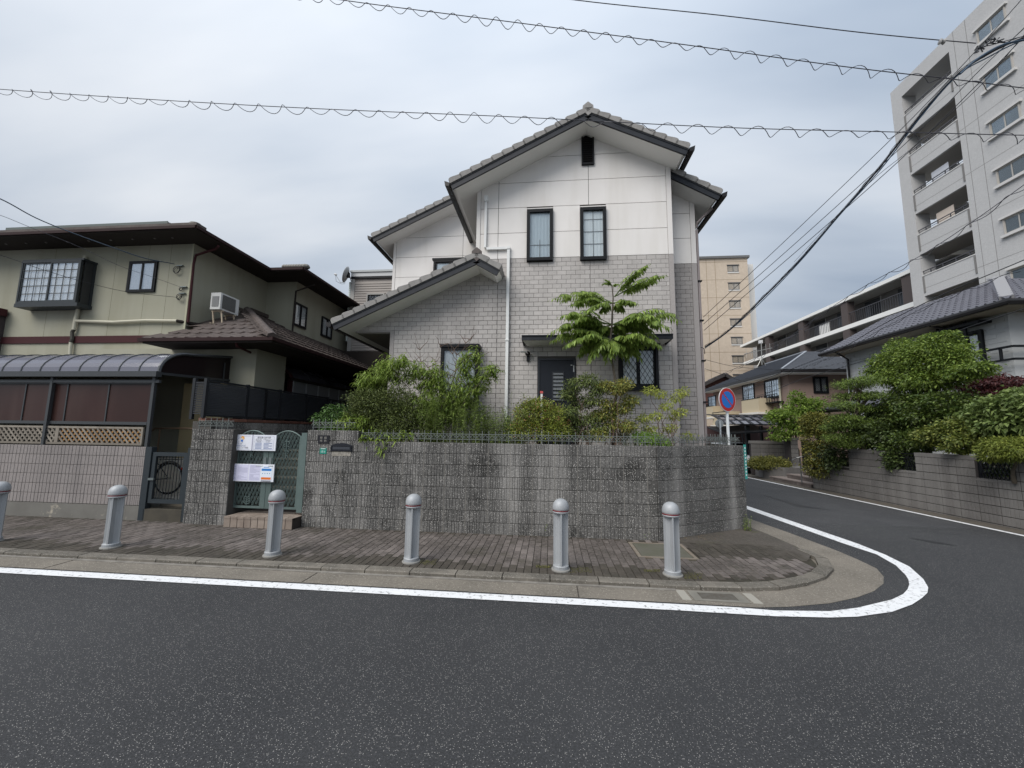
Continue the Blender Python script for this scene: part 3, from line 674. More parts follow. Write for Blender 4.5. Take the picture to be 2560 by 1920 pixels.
build(MB().fb(Fw, u0+.045, u1-.045, z0+.035, z1-.025, .013, .019), 'flap', mat('flap_grey', (.05, .055, .065), .3), ls)
build(MB().fb(Fw, u0+.03, u1-.03, z0-.085, z0-.006, -.005, .004), 'patched_block', mat('pale_patch', (.34, .32, .28), .9, noise=(30, .7, (.16, .15, .13)), bump=(60, .004)), ls)
# green strip sign at the wall's far corner
vs = thing('vertical_sign', Fc.p(clen-.02, .9), 'narrow turquoise vertical street-name sign on the far corner of the garden wall', 'street sign')
Fv = Fr(cwx, cwy, 35)
build(MB().fb(Fv, .0, .075, .98, 1.66, .012, .02), 'plate', mat('turquoise', (.05, .38, .33), .45), vs)
for k in range(9): build(MB().fb(Fv, .02, .055, 1.04+k*.067, 1.04+k*.067+.035, .021, .0225), 'lettering', wht, vs)
# ================================================================== GARDEN GATE
GY = 7.26; Fg = Fr(0, GY); gx0, gx1 = Fg.at(574, 1200)[0], Fg.at(763, 1200)[0]
gz0 = .34; gz1 = 1.78; gm = mat('verdigris_gate', (.115, .155, .148), .55, noise=(5, .4, (.085, .12, .115)), rnd=.1, metal=.25)
gt = thing('garden_gate', ((gx0+gx1)/2, GY, gz0), 'green double garden gate of diamond lattice with arched tops', 'gate')
for a in (gx0, gx1-.11): build(MB().fb(Fg, a, a+.11, gz0-.05, gz1, -.07, .04), 'post', gm, gt)
mid = (gx0+gx1)/2
for s_, (a, b) in enumerate(((gx0+.115, mid-.004), (mid+.004, gx1-.115))):
    lf_ = build(MB().fb(Fg, a, a+(.045 if s_ == 0 else .10), gz0, gz1-.06, -.02, .02).fb(Fg, b-(.10 if s_ == 0 else .045), b, gz0, gz1-.06, -.02, .02).fb(Fg, a+(.045 if s_ == 0 else .10), b-(.10 if s_ == 0 else .045), gz0, gz0+.04, -.02, .02), 'gate_leaf', gm, gt)
    ia, ib = a+(.045 if s_ == 0 else .1), b-(.1 if s_ == 0 else .045); c = (ia+ib)/2; hw = (ib-ia)/2+.03
    top = lambda u: gz1-.10+.13*(1-((u-c)/hw)**2)
    build(MB().tube([Fg.p(c+hw*t, top(c+hw*t), 0) for t in np.linspace(-1, 1, 13)], .014, 6), 'arch', gm, lf_)
    mb = MB(); k = 2.3; off = -3.0; n_ = 0
    while off < 3:
        for sg in (1, -1):
            pts = [(ia+(ib-ia)*i/24, gz0+.04+off+sg*k*((ib-ia)*i/24)) for i in range(25)]
            pts = [q for q in pts if gz0+.04 <= q[1] <= top(q[0])]
            if len(pts) >= 2: mb.bar(Fg.p(*pts[0], .006*sg), Fg.p(*pts[-1], .006*sg), .007, .01, Fg.n)
        n_ += 1; off += .052 if n_ % 2 else .115
    build(mb, 'lattice', gm, lf_)
    o = MB()      # cast ornament: spine with scrolls
    for (zz, hh) in ((gz1-.12, -.36), (gz0+.06, .16)):
        o.tube([Fg.p(c, zz, .02), Fg.p(c, zz+hh, .02)], .012, 6)
        for q in range(4):
            z_ = zz+hh*(q+.5)/4
            for sg in (-1, 1): o.tube([Fg.p(c+sg*.065*math.sin(t)*(1-.12*q), z_+.035*(1-math.cos(t))*(-1 if hh < 0 else 1), .02) for t in (0, .6, 1.2, 1.9, 2.6)], .006, 5)
    build(o, 'ornament', gm, lf_)
    hx = b-.05 if s_ == 0 else a+.05
    build(MB().fb(Fg, hx-.028, hx+.028, 1.08, 1.30, .02, .034), 'lock_plate', mat('aged_steel', (.2, .23, .23), .4, metal=.6), lf_)
    build(MB().tube([Fg.p(hx, 1.14, .034), Fg.p(hx, 1.14, .07), Fg.p(hx+(-.14 if s_ == 0 else .09), 1.145, .075)], .008, 6), 'handle', mat('aged_steel', (.2, .23, .23), .4, metal=.6), lf_)
for z in (.55, 1.45): build(MB().fb(Fg, gx1, gx1+.03, z, z+.06, -.04, .02), 'hinge', mat('rusty', (.16, .06, .045), .8), gt)
# tiled step under the gate and stair behind it
tile_m = mat('step_tile', (.265, .22, .185), .7, rnd=.18, noise=(7, .5, (.17, .13, .105)), bump=(60, .002)); grout = mat('grout', (.05, .04, .035), .9)
st = thing('entrance_step', (mid, 7.0, .05), 'tiled step with square beige riser tiles below the green gate', 'step')
sx0, sx1 = A(557, 1318, Z=.05).x, WX0-.005; sy = A(557, 1318, Z=.05).y+.0
build(MB().box(sx0+.005, sx1-.005, sy+.01, GY+.5, .0, .235), 'core', grout, st)
nT = 10; tw = (sx1-sx0)/nT
for k in range(nT):
    build(MB().fb(Fr(0, sy+.01), sx0+k*tw+.006, sx0+(k+1)*tw-.006, .055, .205, 0, .01), 'tile', tile_m, st)
    build(MB().box(sx0+k*tw+.005, sx0+(k+1)*tw-.005, sy-.006, sy+.10, .208, .245), 'nosing', tile_m, st)
for k in range(nT+6):
    for j in range(3):
        a = sx0+k*tw*.62+.005
        if a+tw*.62 < sx1: build(MB().box(a, a+tw*.62-.006, sy+.108+j*.15, sy+.108+j*.15+.143, .23, .242), 'tile', tile_m, st)
sr = thing('garden_stairs', (mid+.3, 8.2, .24), 'stone stairs climbing behind the open lattice of the green gate', 'stairs')
for k in range(6):
    z = .24+k*.185; y = 7.75+k*.27
    build(MB().box(gx0-.3, gx1+.25, y, 9.6, z, z+.15), 'riser', mat('stair_riser', (.12, .108, .085), .85, noise=(6, .5, (.06, .055, .045))), sr)
    build(MB().box(gx0-.3, gx1+.25, y-.02, y+.3, z+.151, z+.185), 'tread', mat('stair_tread', (.24, .22, .175), .8, noise=(6, .5, (.15, .14, .11))), sr)
struct(MB().box(WX0, WX1-.02, WY+.16, 9.3, .1, 1.42).box(-30, BX, 7.8, 30, .0, .12), 'garden_soil', soil_m)
struct(MB().prism([(WX1, WY+.16, .1), (cwx-.25, cwy-.03, .1), (cwx-.55, 15, .1), (WX1, 15, .1)], (0, 0, 1.32)), 'garden_soil', soil_m)
# notice boards on the gate
white_b = mat('sign_white', (.74, .76, .82), .45); gline = mat('print_blue_grey', (.25, .3, .45), .6); blk = mat('print_black', (.07, .07, .1), .6)
def board(x0, y0, x1, y1, label, d=.05):
    a = Fg.at(x0, y0); b = Fg.at(x1, y1); t = thing('notice_board', Fg.p((a[0]+b[0])/2, b[1], d), label, 'sign')
    build(MB().fb(Fg, a[0], b[0], b[1], a[1], d, d+.02), 'panel', white_b, t); return t, a[0], b[0], b[1], a[1], d+.02
t, u0, u1, z0, z1, D = board(580, 1086, 694, 1127, 'upper white company board reading sanmirai wired to the green gate')
w = u1-u0; h = z1-z0
build(MB().fb(Fg, u0+w*.5, u0+w*.518, z0, z1, D+.001, D+.004), 'divider', mat('divider_grey', (.4, .4, .5), .5), t)
for zz in (.92, .08): build(MB().fb(Fg, u0+w*.03, u0+w*.46, z0+h*zz-.0025, z0+h*zz+.0025, D+.0005, D+.0015), 'printed_line', gline, t)
def disc(fr, u, z, r, d, n=24, r0=0): 
    mb = MB()
    if r0:
        for k in range(n): a, b = 2*PI*k/n, 2*PI*(k+1)/n; mb.poly([fr.p(u+r0*math.cos(a), z+r0*math.sin(a), d), fr.p(u+r*math.cos(a), z+r*math.sin(a), d), fr.p(u+r*math.cos(b), z+r*math.sin(b), d), fr.p(u+r0*math.cos(b), z+r0*math.sin(b), d)])
    else: mb.poly([fr.p(u+r*math.cos(2*PI*k/n), z+r*math.sin(2*PI*k/n), d) for k in range(n)])
    return mb
cu, cz = u0+w*.245, z0+h*.60
build(disc(Fg, cu+.052, cz+.055, .038, D+.001), 'logo_sun', mat('logo_orange', (.75, .36, .09), .5), t)
build(disc(Fg, cu+.045, cz+.04, .024, D+.0016), 'logo_sun_core', mat('logo_yellow', (.85, .68, .4), .5), t)
build(disc(Fg, cu, cz, .062, D+.0022), 'logo_disc', white_b, t); build(disc(Fg, cu, cz, .062, D+.0028, r0=.056), 'logo_ring', gline, t)
build(disc(Fg, cu+.042, cz+.006, .023, D+.0034), 'logo_drop', mat('logo_blue', (.07, .2, .6), .5), t)
build(disc(Fg, cu-.018, cz-.02, .008, D+.0034, 8).poly([Fg.p(cu-.03, cz-.03, D+.0034), Fg.p(cu-.022, cz-.03, D+.0034), Fg.p(cu-.018, cz-.02, D+.0034)]), 'logo_figure', blk, t)
put_text('sanmirai', .062, Fg, cu+.0, z0+h*.30, D+.001, gline, t, sx=1.25); put_text('株式会社 サンミライ建設', .033, Fg, cu, z0+h*.165, D+.001, blk, t, sx=1.0)
bu = u0+w*.54; bwid = w*.42
build(frame_mb(Fg, bu, bu+bwid, z0+h*.07, z0+h*.9, .0025, D+.0005, D+.0015), 'printed_frame', gline, t)
put_text('建設業の許可票', .04, Fg, bu+bwid*.5, z0+h*.82, D+.001, blk, t)
for i, (a_, b_) in enumerate((('商号又は名称', '株式会社サンミライ'), ('代表者の氏名', '代表取締役'), ('一般建設業', '許可番号'), ('', ''), ('許可年月日', '平成'), ('営業所', '本店'), ('この店舗で', '営業している'), ('建設業', '工事業'))):
    zz = z0+h*(.72-.083*i)
    if i > 2: build(MB().fb(Fg, bu+bwid*.08, bu+bwid*.4, zz-.006, zz+.006, D+.0005, D+.0012).fb(Fg, bu+bwid*.5, bu+bwid*(.92 if i % 2 else .75), zz-.006, zz+.006, D+.0005, D+.0012), 'small_print', gline, t)
    elif a_: put_text(a_, .021, Fg, bu+bwid*.24, zz, D+.001, blk, t); put_text(b_, .021, Fg, bu+bwid*.7, zz, D+.001, blk, t)
    build(MB().fb(Fg, bu+.004, bu+bwid-.004, zz-.0165, zz-.015, D+.0005, D+.0012), 'printed_line', gline, t)
t, u0, u1, z0, z1, D = board(573, 1158, 689, 1204, 'lower white notice board with paper sheets and a blue and orange poster on the gate', .052)
w = u1-u0; h = z1-z0; paper = mat('paper_lilac', (.62, .62, .78), .6); ink = mat('ink_grey', (.3, .3, .42), .7)
for (a, b) in ((.01, .475), (.49, .72)):
    build(MB().fb(Fg, u0+w*a, u0+w*b, z0+h*.04, z1-h*.04, D, D+.002), 'paper_sheet', paper, t)
    mb = MB(); g = random.Random(3)
    for cidx in range(2 if a < .1 else 1):
        c0 = a+.02+cidx*.23; k = 0
        while k < 17:
            ln = g.choice((.08, .13, .19, .2)); zz = z1-h*(.08+.05*k)
            if g.random() < .85: mb.fb(Fg, u0+w*c0, u0+w*(c0+ln), zz-.002, zz+.002, D+.0025, D+.003)
            k += 1
    build(mb, 'print_lines', ink, t)
build(MB().fb(Fg, u0+w*.735, u0+w*.965, z0+h*.03, z1-h*.08, D, D+.003), 'poster', mat('poster_white', (.72, .78, .86), .5), t)
for (a, b, m_) in ((.63, .76, mat('poster_blue', (.03, .2, .55), .5)), (.13, .26, mat('poster_orange', (.7, .17, .03), .5)), (.03, .08, mat('poster_grey', (.1, .1, .12), .6))):
    build(MB().fb(Fg, u0+w*.75, u0+w*.95, z0+h*a, z0+h*b, D+.0035, D+.0045), 'poster_band', m_, t)
for k in range(4):
    build(disc(Fg, u0+w*(.775+.048*k), z0+h*.48, .011, D+.004, 12), 'poster_icon', mat('poster_icon', (.25, .4, .55), .5), t)
build(MB().fb(Fg, u0+w*.79, u0+w*.9, z0+h*.82, z0+h*.85, D+.0035, D+.004), 'print_lines', mat('poster_blue', (.03, .2, .55), .5), t)
# ================================================================== BOLLARDS
alu = mat('bollard_grey_paint', (.36, .375, .39), .5, noise=(5, .4, (.30, .315, .33)), streak=(9, .35, (.24, .25, .255)), moss=(16, .5, (.17, .165, .15), .64), metal=.15, bump=(200, .0006, .4)); red = mat('bollard_red_band', (.16, .022, .028), .4)
def bollard(rz):
    t = thing('bollard', (0, 0, pav_z), 'x', 'bollard', 'grey bollards along the kerb')
    def P(nm, mb, m_, sm=False): me = mb.mesh(nm); (me.shade_smooth() if sm else None); o = put(nm, me, m_, t); o.location = (0, 0, 0); return o
    P('base', MB().lathe((0, 0, 0), [(.125, -.005), (.125, .012), (.118, .02), (.0, .021)], 24), mat('bollard_mortar', (.24, .235, .22), .9, bump=(60, .003)))
    P('foot_ring', MB().lathe((0, 0, 0), [(.105, .02), (.105, .058), (.098, .066), (.0, .067)], 24), alu)
    c, s_ = math.cos(rz), math.sin(rz); sh = MB()
    h0, h1, r, w_ = .065, .735, .098, .009
    for k in range(4):
        a = rz+k*PI/2; ux, uy = math.cos(a), math.sin(a); px, py = -uy, ux
        q = [(ux*r_+px*w_*sg, uy*r_+py*w_*sg) for r_, sg in ((.0, -1), (r, -1), (r, 1), (.0, 1))]
        sh.prism([(x, y, h0) for x, y in q], (0, 0, h1-h0))
    for k in range(4):                       # curved webs between the fins
        a = rz+k*PI/2; pts = []
        for j in range(7):
            tt = a+PI/2*j/6; rr = .034+.058*(abs(j-3)/3)**2.2; pts.append((rr*math.cos(tt), rr*math.sin(tt)))
        for p, q in zip(pts, pts[1:]): sh.poly([(*p, h0), (*q, h0), (*q, h1), (*p, h1)])
    P('shaft', sh, alu)
    P('collar', MB().lathe((0, 0, 0), [(.102, .735), (.108, .742), (.108, .756), (.104, .758)], 28), alu, True)
    P('red_band', MB().lathe((0, 0, 0), [(.1075, .757), (.1075, .774)], 28), red, True)
    P('cap', MB().lathe((0, 0, 0), [(.104, .772), (.11, .778), (.111, .80), (.108, .83), (.098, .862), (.082, .886), (.06, .904), (.034, .915), (.0, .919)], 28), alu, True)
    return t
def dup(root, loc, label=None, rz=0):
    r = root.copy(); COL.objects.link(r); r.location = loc; r.rotation_euler.z = rz
    if label: r['label'] = label
    for ch in list(root.children):
        c = ch.copy(); COL.objects.link(c); c.parent = r
        for g_ in ch.children:
            d = g_.copy(); COL.objects.link(d); d.parent = c
    return r
b0 = bollard(-PI/2+.04); spots = [(277, 1368, 'grey domed bollard in front of the pink block wall, left of the dark metal gate', .35), (681, 1388, 'grey domed bollard in front of the tiled step and green gate', .2), (1028, 1404, 'grey domed bollard in front of the wall below the big peach bush', .12), (1402, 1424, 'grey domed bollard beside a moss patch, second from the corner', 0), (1682, 1437, 'grey domed bollard in front of the square cover, nearest the street corner', -.1)]
for i, (x, y, lb, rz) in enumerate(spots):
    q = A(x, y, Z=pav_z)
    if i == 0: b0.location = (q.x, q.y, pav_z); b0['label'] = lb; b0.rotation_euler.z = rz
    else: dup(b0, (q.x, q.y, pav_z), lb, rz)
dup(b0, (A(-8, 1250, Y=5.56).x, b0.location.y, pav_z), 'grey domed bollard cut off by the left edge of the view', .4)
# ================================================================== WHITE HOUSE
HY = 9.2; F = Fr(0, HY)
house = thing('white_house', (0.5, HY, 1.4), 'two-storey house with white upper panels, grey brick-pattern lower walls and grey tiled gables', 'house')
brick_m = mat('siding_brick', (.455, .43, .412), .85, rnd=.10, noise=(5, .35, (.39, .37, .353)), noise2=(45, .4, (.54, .515, .495)), streak=(2, .3, (.31, .29, .275)), bump=(90, .004))
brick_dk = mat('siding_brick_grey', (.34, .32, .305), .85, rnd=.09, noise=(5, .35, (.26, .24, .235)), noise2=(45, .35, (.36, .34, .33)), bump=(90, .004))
back_m = mat('siding_joint', (.085, .078, .074), .9)
panel_m = mat('white_panel', (.80, .775, .75), .8, rnd=.03, noise=(1.2, .35, (.69, .66, .63)), streak=(2.2, .32, (.60, .57, .52)), bump=(60, .002))
ptrim_m = mat('white_trim', (.72, .695, .67), .75); btrim_m = mat('brick_trim', (.37, .345, .335), .85, noise=(40, .4, (.30, .28, .27)), bump=(80, .003))
tile_g = mat('grey_roof_tile', (.27, .262, .252), .75, rnd=.12, noise=(7, .5, (.19, .185, .178)), noise2=(30, .3, (.33, .32, .305)), bump=(70, .003))
fas_m = mat('dark_fascia', (.02, .023, .029), .5, noise=(5, .4, (.04, .044, .052)), spec=.25); sof_m = mat('soffit_board', (.8, .79, .765), .85)
gut_m = mat('dark_gutter', (.014, .013, .014), .35); wpipe = mat('white_pipe', (.74, .75, .74), .5); blackm = mat('window_black', (.008, .009, .011), .45, spec=.2)
uL = F.at(1192, 550)[0]; uR = F.at(1679, 520)[0]; zB = F.at(1460, 642)[1]; pitch = (F.at(1460, 450)[1]-zB)/3
Ye = 8.62
RL = A(1125, 457, Y=Ye); RR = A(1722, 370, Y=Ye); RC = A(1470, 277, Y=Ye)
zr = RC.z; xr = RC.x
sL = (zr-RL.z)/(xr-RL.x); sR = (zr-RR.z)/(RR.x-xr)
und = lambda x: zr-(xr-x)*sL-.20 if x < xr else zr-(x-xr)*sR-.20
zC = 1.50                                    # top of the concrete footing
# body
build(MB().fprism(F, [(uL, zC), (uR, zC), (uR, und(uR)), (xr, und(xr)), (uL, und(uL))], -8, -.001), 'wall_core', back_m, house)
LX = F.at(973, 900)[0]                       # left corner of the brick wing under the low roof
LF = Ye                                       # front of the low roof
l0 = A(830, 808, Y=LF); lc = A(1192, 640, Y=LF); l1 = A(1250, 672, Y=LF)
slL = (lc.z-l0.z)/(lc.x-l0.x); slR = (lc.z-l1.z)/(l1.x-lc.x)
lund = lambda x: lc.z-(lc.x-x)*slL-.17 if x < lc.x else lc.z-(x-lc.x)*slR-.17
zP = F.at(960, 828)[1]                       # underside of the brick gable over the porch
xP = lc.x-(lc.z-.17-zP)/slL
build(MB().fprism(F, [(LX, zC), (uL-.002, zC), (uL-.002, lund(uL)), (lc.x, lund(lc.x)) if lc.x < uL else (uL-.003, lund(uL)), (xP, zP), (LX, zP)], -6, -.001), 'wall_core', back_m, house)
build(MB().fb(F, LX+.02, uR-.02, 1.2, zC-.001, -5.9, .015), 'footing', mat('footing_concrete', (.32, .31, .30), .9, noise=(3, .4, (.22, .21, .2))), house)
door = (*F.at(1346, 897)[:1], F.at(1437, 897)[0], zC+.02, F.at(1390, 897)[1])
w1 = R4(F, 1318, 528, 1382, 653); w2 = R4(F, 1450, 523, 1516, 651); w3 = R4(F, 1545, 868, 1645, 971); vn = R4(F, 1453, 331, 1485, 414)
w4 = R4(F, 1103, 868, 1190, 1010)
holes = [(door[0]-.02, door[1]+.02, door[2], door[3]+.01), (w1[0], w1[1], w1[2]-.02, w1[3]), (w2[0], w2[1], w2[2]-.02, w2[3]), w3, w4]
bh = .1108; bw = .222
regs = [[(uL+.0, zC), (uR-.115, zC), (uR-.115, zB), (uL+.0, zB)],
        [(LX+.105, zC), (uL, zC), (uL, zP), (LX+.105, zP)], [(xP+.02, zP), (uL, zP), (uL, lund(uL))]]
brick_field(house, F, regs, bw, bh, brick_m, 'brick', zb=zB-60*bh, ub=uL, holes=holes, limit=300, prefer=lambda t: 0 if t[2] > 2.7 and t[1] < 2 and not (t[1] > -1 and t[2] < 3.4) else 1)
for u in (F.at(1245, 700)[0], F.at(1476, 700)[0]): build(MB().fb(F, u-.006, u+.006, zC, zB, .0, .0105), 'expansion_joint', mat('joint_grey', (.2, .185, .18), .9), house)
build(MB().fb(F, uR-.11, uR, zC, zB, .0, .018), 'corner_trim', btrim_m, house); build(MB().fb(F, LX, LX+.10, zC, zP-.002, .0, .018), 'corner_trim', btrim_m, house)
build(MB().fb(F, xP+.05, LX-.005, zP-.03, zP+.0, -.2, .012), 'porch_edge_trim', btrim_m, house)
# white panels
def panels(parent, fr, zb, us, zs, roof, name='panel', holes=(), m_=panel_m, g=.006, d=.014):
    mb_rest = 0
    for i in range(len(zs)-1):
        for (a, b) in zip(us[i], us[i][1:]):
            q = clip([(a+g, zs[i]+g), (b-g, zs[i]+g), (b-g, zs[i+1]-g), (a+g, zs[i+1]-g)], roof)
            if len(q) < 3 or area(q) < .004: continue
            build(MB().fprism(fr, q, 0, d), name, m_, parent)
x1, x2, x3, x4 = w1[0], w1[1], w2[0], w2[1]; j1 = F.at(1247, 500)[0]; j2 = F.at(1471, 470)[0]; xa, xb = uL+.10, uR-.115
zs = [zB+k*pitch for k in range(7)]
roofp = [(uL, zB), (uR, zB), (uR, und(uR)+.03), (xr, und(xr)+.03), (uL, und(uL)+.03)]
us = [[xa, j1, x1-.0, ], [xa, j1, x1]]
for i in (0, 1):
    ztop = zs[i+1] if i == 0 else zs[2]
    for a, b in ((xa, j1), (j1, x1), (x2, x3), (x4, xb)): panels(house, F, zB, [[a, b]], [zs[i], ztop], roofp)
for i in range(2, 6): panels(house, F, zB, [[xa, j1, j2, xb] if i < 4 else [xa, j2, xb]], [zs[i], zs[i+1]], roofp)
for a, b in ((uL, xa), (xb, uR)): panels(house, F, zB, [[a, b]], [zB, zB+6], roofp, 'corner_trim', m_=ptrim_m, g=.002, d=.024)
for w in (w1, w2): build(MB().fb(F, w[0]-.0, w[1]+.0, w[3]+.008, w[3]+.06, .014, .03), 'drip_moulding', ptrim_m, house)
# windows
lace = (.50, .54, .55)
window(house, F, *w1, blackm, w=.075, curtain=(.50, .57, .60), d=.0, dep=.09); window(house, F, *w2, blackm, w=.075, curtain=(.70, .74, .74), d=.0, dep=.09)
for w, nz_ in ((w1, (1,)), (w2, (1, 2, 3))):     # muntins behind the glass
    b = MB(); uc = (w[0]+w[1])/2; H_ = w[3]-w[2]; pz = [w[2]+.10+H_*.235*k for k in nz_]; b.fb(F, uc-.008, uc+.008, w[2]+.075, (w[3]-.08) if len(nz_) > 1 else w[2]+.10+H_*.34, .021, .026)
    for z in pz: b.fb(F, w[0]+.08, w[1]-.08, z-.008, z+.008, .0215, .0265)
    build(b, 'glazing_bar', mat('bar_bronze', (.12, .125, .12), .5), house)
window(house, F, *w3, blackm, w=.06, split=2, diamond=(.105, .17), curtain=(.55, .57, .57), d=0, dep=.12)
build(MB().fb(F, w3[0]-.04, w3[1]+.04, w3[3]+.0, w3[3]+.05, .0, .16), 'window_hood', blackm, house); build(MB().fb(F, w3[0]-.02, w3[1]+.02, w3[2]-.06, w3[2], .0, .13), 'window_sill', blackm, house)
# projecting bay window behind the bush
by = HY-.28; Fb = Fr(0, by); a, b, c, d = R4(Fb, 1103, 868, 1192, 1012)
build(MB().box(a, b, by, HY, c, c+.08), 'bay_sill', blackm, house); build(MB().box(a-.03, b+.03, by-.03, HY, d, d+.07), 'bay_head', blackm, house)
window(house, Fb, a, b, c+.08, d, blackm, w=.07, split=1, curtain=(.45, .48, .5), d=-.07, dep=.07)
build(MB().box(a, a+.05, by+.075, HY, c+.08, d).box(b-.05, b, by+.075, HY, c+.08, d), 'bay_side', blackm, house)
# gable vent
v = build(frame_mb(F, vn[0], vn[1], vn[2], vn[3], .035, .014, .07), 'gable_vent', blackm, house)
build(MB().fb(F, vn[0]+.03, vn[1]-.03, vn[2]+.03, vn[3]-.03, .012, .018), 'vent_back', mat('vent_dark', (.008, .008, .009), .8), v)
n = 14
for k in range(n):
    z = vn[2]+.05+(vn[3]-vn[2]-.09)*k/n; build(MB().hexa([F.p(vn[0]+.035, z, .06), F.p(vn[1]-.035, z, .06), F.p(vn[1]-.035, z+.03, .02), F.p(vn[0]+.035, z+.03, .02), F.p(vn[0]+.035, z+.008, .06), F.p(vn[1]-.035, z+.008, .06), F.p(vn[1]-.035, z+.038, .02), F.p(vn[0]+.035, z+.038, .02)]), 'slat', mat('vent_slat', (.03, .027, .026), .5), v)
# door
dm = mat('navy_door', (.013, .016, .023), .45, spec=.25); D0 = build(MB().fb(F, door[0]+.03, door[1]-.03, door[2], door[3]-.03, .0, .03), 'door', dm, house)
build(frame_mb(F, door[0]-.01, door[1]+.01, door[2], door[3], .04, .0, .05), 'door_frame', mat('door_frame', (.03, .033, .04), .4), D0)
da = R4(F, 1381, 930, 1408, 1003); build(frame_mb(F, da[0]-.01, da[1]+.02, da[2], da[3], .022, .03, .05), 'door_window', mat('door_frame', (.03, .033, .04), .4), D0)
build(MB().fb(F, da[0]+.012, da[1]-.002, da[2]+.02, da[3]-.02, .031, .036), 'pane', mat('frosted_pane', (.19, .205, .22), .25), D0)
for k in range(7): z = da[2]+.06+(da[3]-da[2]-.06)*k/7; build(MB().fb(F, da[0]+.012, da[1]-.002, z, z+.018, .037, .056), 'louvre', blackm, D0)
hx, hz = F.at(1434, 918); build(MB().fb(F, hx-.012, hx+.012, hz-.12, hz+.03, .03, .06).fb(F, hx-.07, hx-.03, hz+.03, hz+.05, .03, .05), 'handle', mat('steel', (.5, .5, .5), .3, metal=.8), D0)
# entrance canopy
Yc = HY-.5; ca = A(1306, 842, Y=Yc); cb = A(1680, 840, Y=Yc); zc2 = F.at(1490, 864)[1]
cn = build(MB().hexa([(ca.x+.08, HY, zc2), (cb.x-.08, HY, zc2), (cb.x, Yc, ca.z-.075), (ca.x, Yc, ca.z-.075), (ca.x+.02, HY, ca.z+.07), (cb.x-.02, HY, ca.z+.07), (cb.x, Yc, ca.z-.03), (ca.x, Yc, ca.z-.03)]), 'canopy', sof_m, house)
build(MB().box(ca.x-.015, cb.x+.015, Yc-.03, Yc-.001, ca.z-.085, ca.z+.005).box(ca.x-.015, cb.x+.015, Yc-.05, Yc+.02, ca.z+.0055, ca.z+.03), 'canopy_edge', fas_m, cn)
for x in (ca.x-.012, cb.x-.014): build(MB().prism([(x, Yc, ca.z-.08), (x, HY, zc2-.005), (x, HY, ca.z+.09), (x, Yc, ca.z+.0)], (.026, 0, 0)), 'canopy_end', fas_m, cn)
# security lamp
lx, lz = F.at(1320, 886); lm_ = build(MB().lathe(F.p(lx, lz, .09), [(.02, -.07), (.055, -.05), (.06, 0), (.05, .04), (.0, .055)], 14, axis=(.3, -1, -.2)), 'wall_lamp', mat('lamp_black', (.01, .01, .011), .25), house, smooth=True)
build(MB().bar(F.p(lx-.03, lz+.03, .1), F.p(lx-.17, lz+.03, .16), .07, .03), 'lamp_head', mat('lamp_chrome', (.45, .45, .45), .3, metal=.7), lm_); build(MB().fb(F, lx-.03, lx+.04, lz-.17, lz-.05, .0, .05), 'lamp_mount', mat('lamp_black', (.01, .01, .011), .25), lm_)
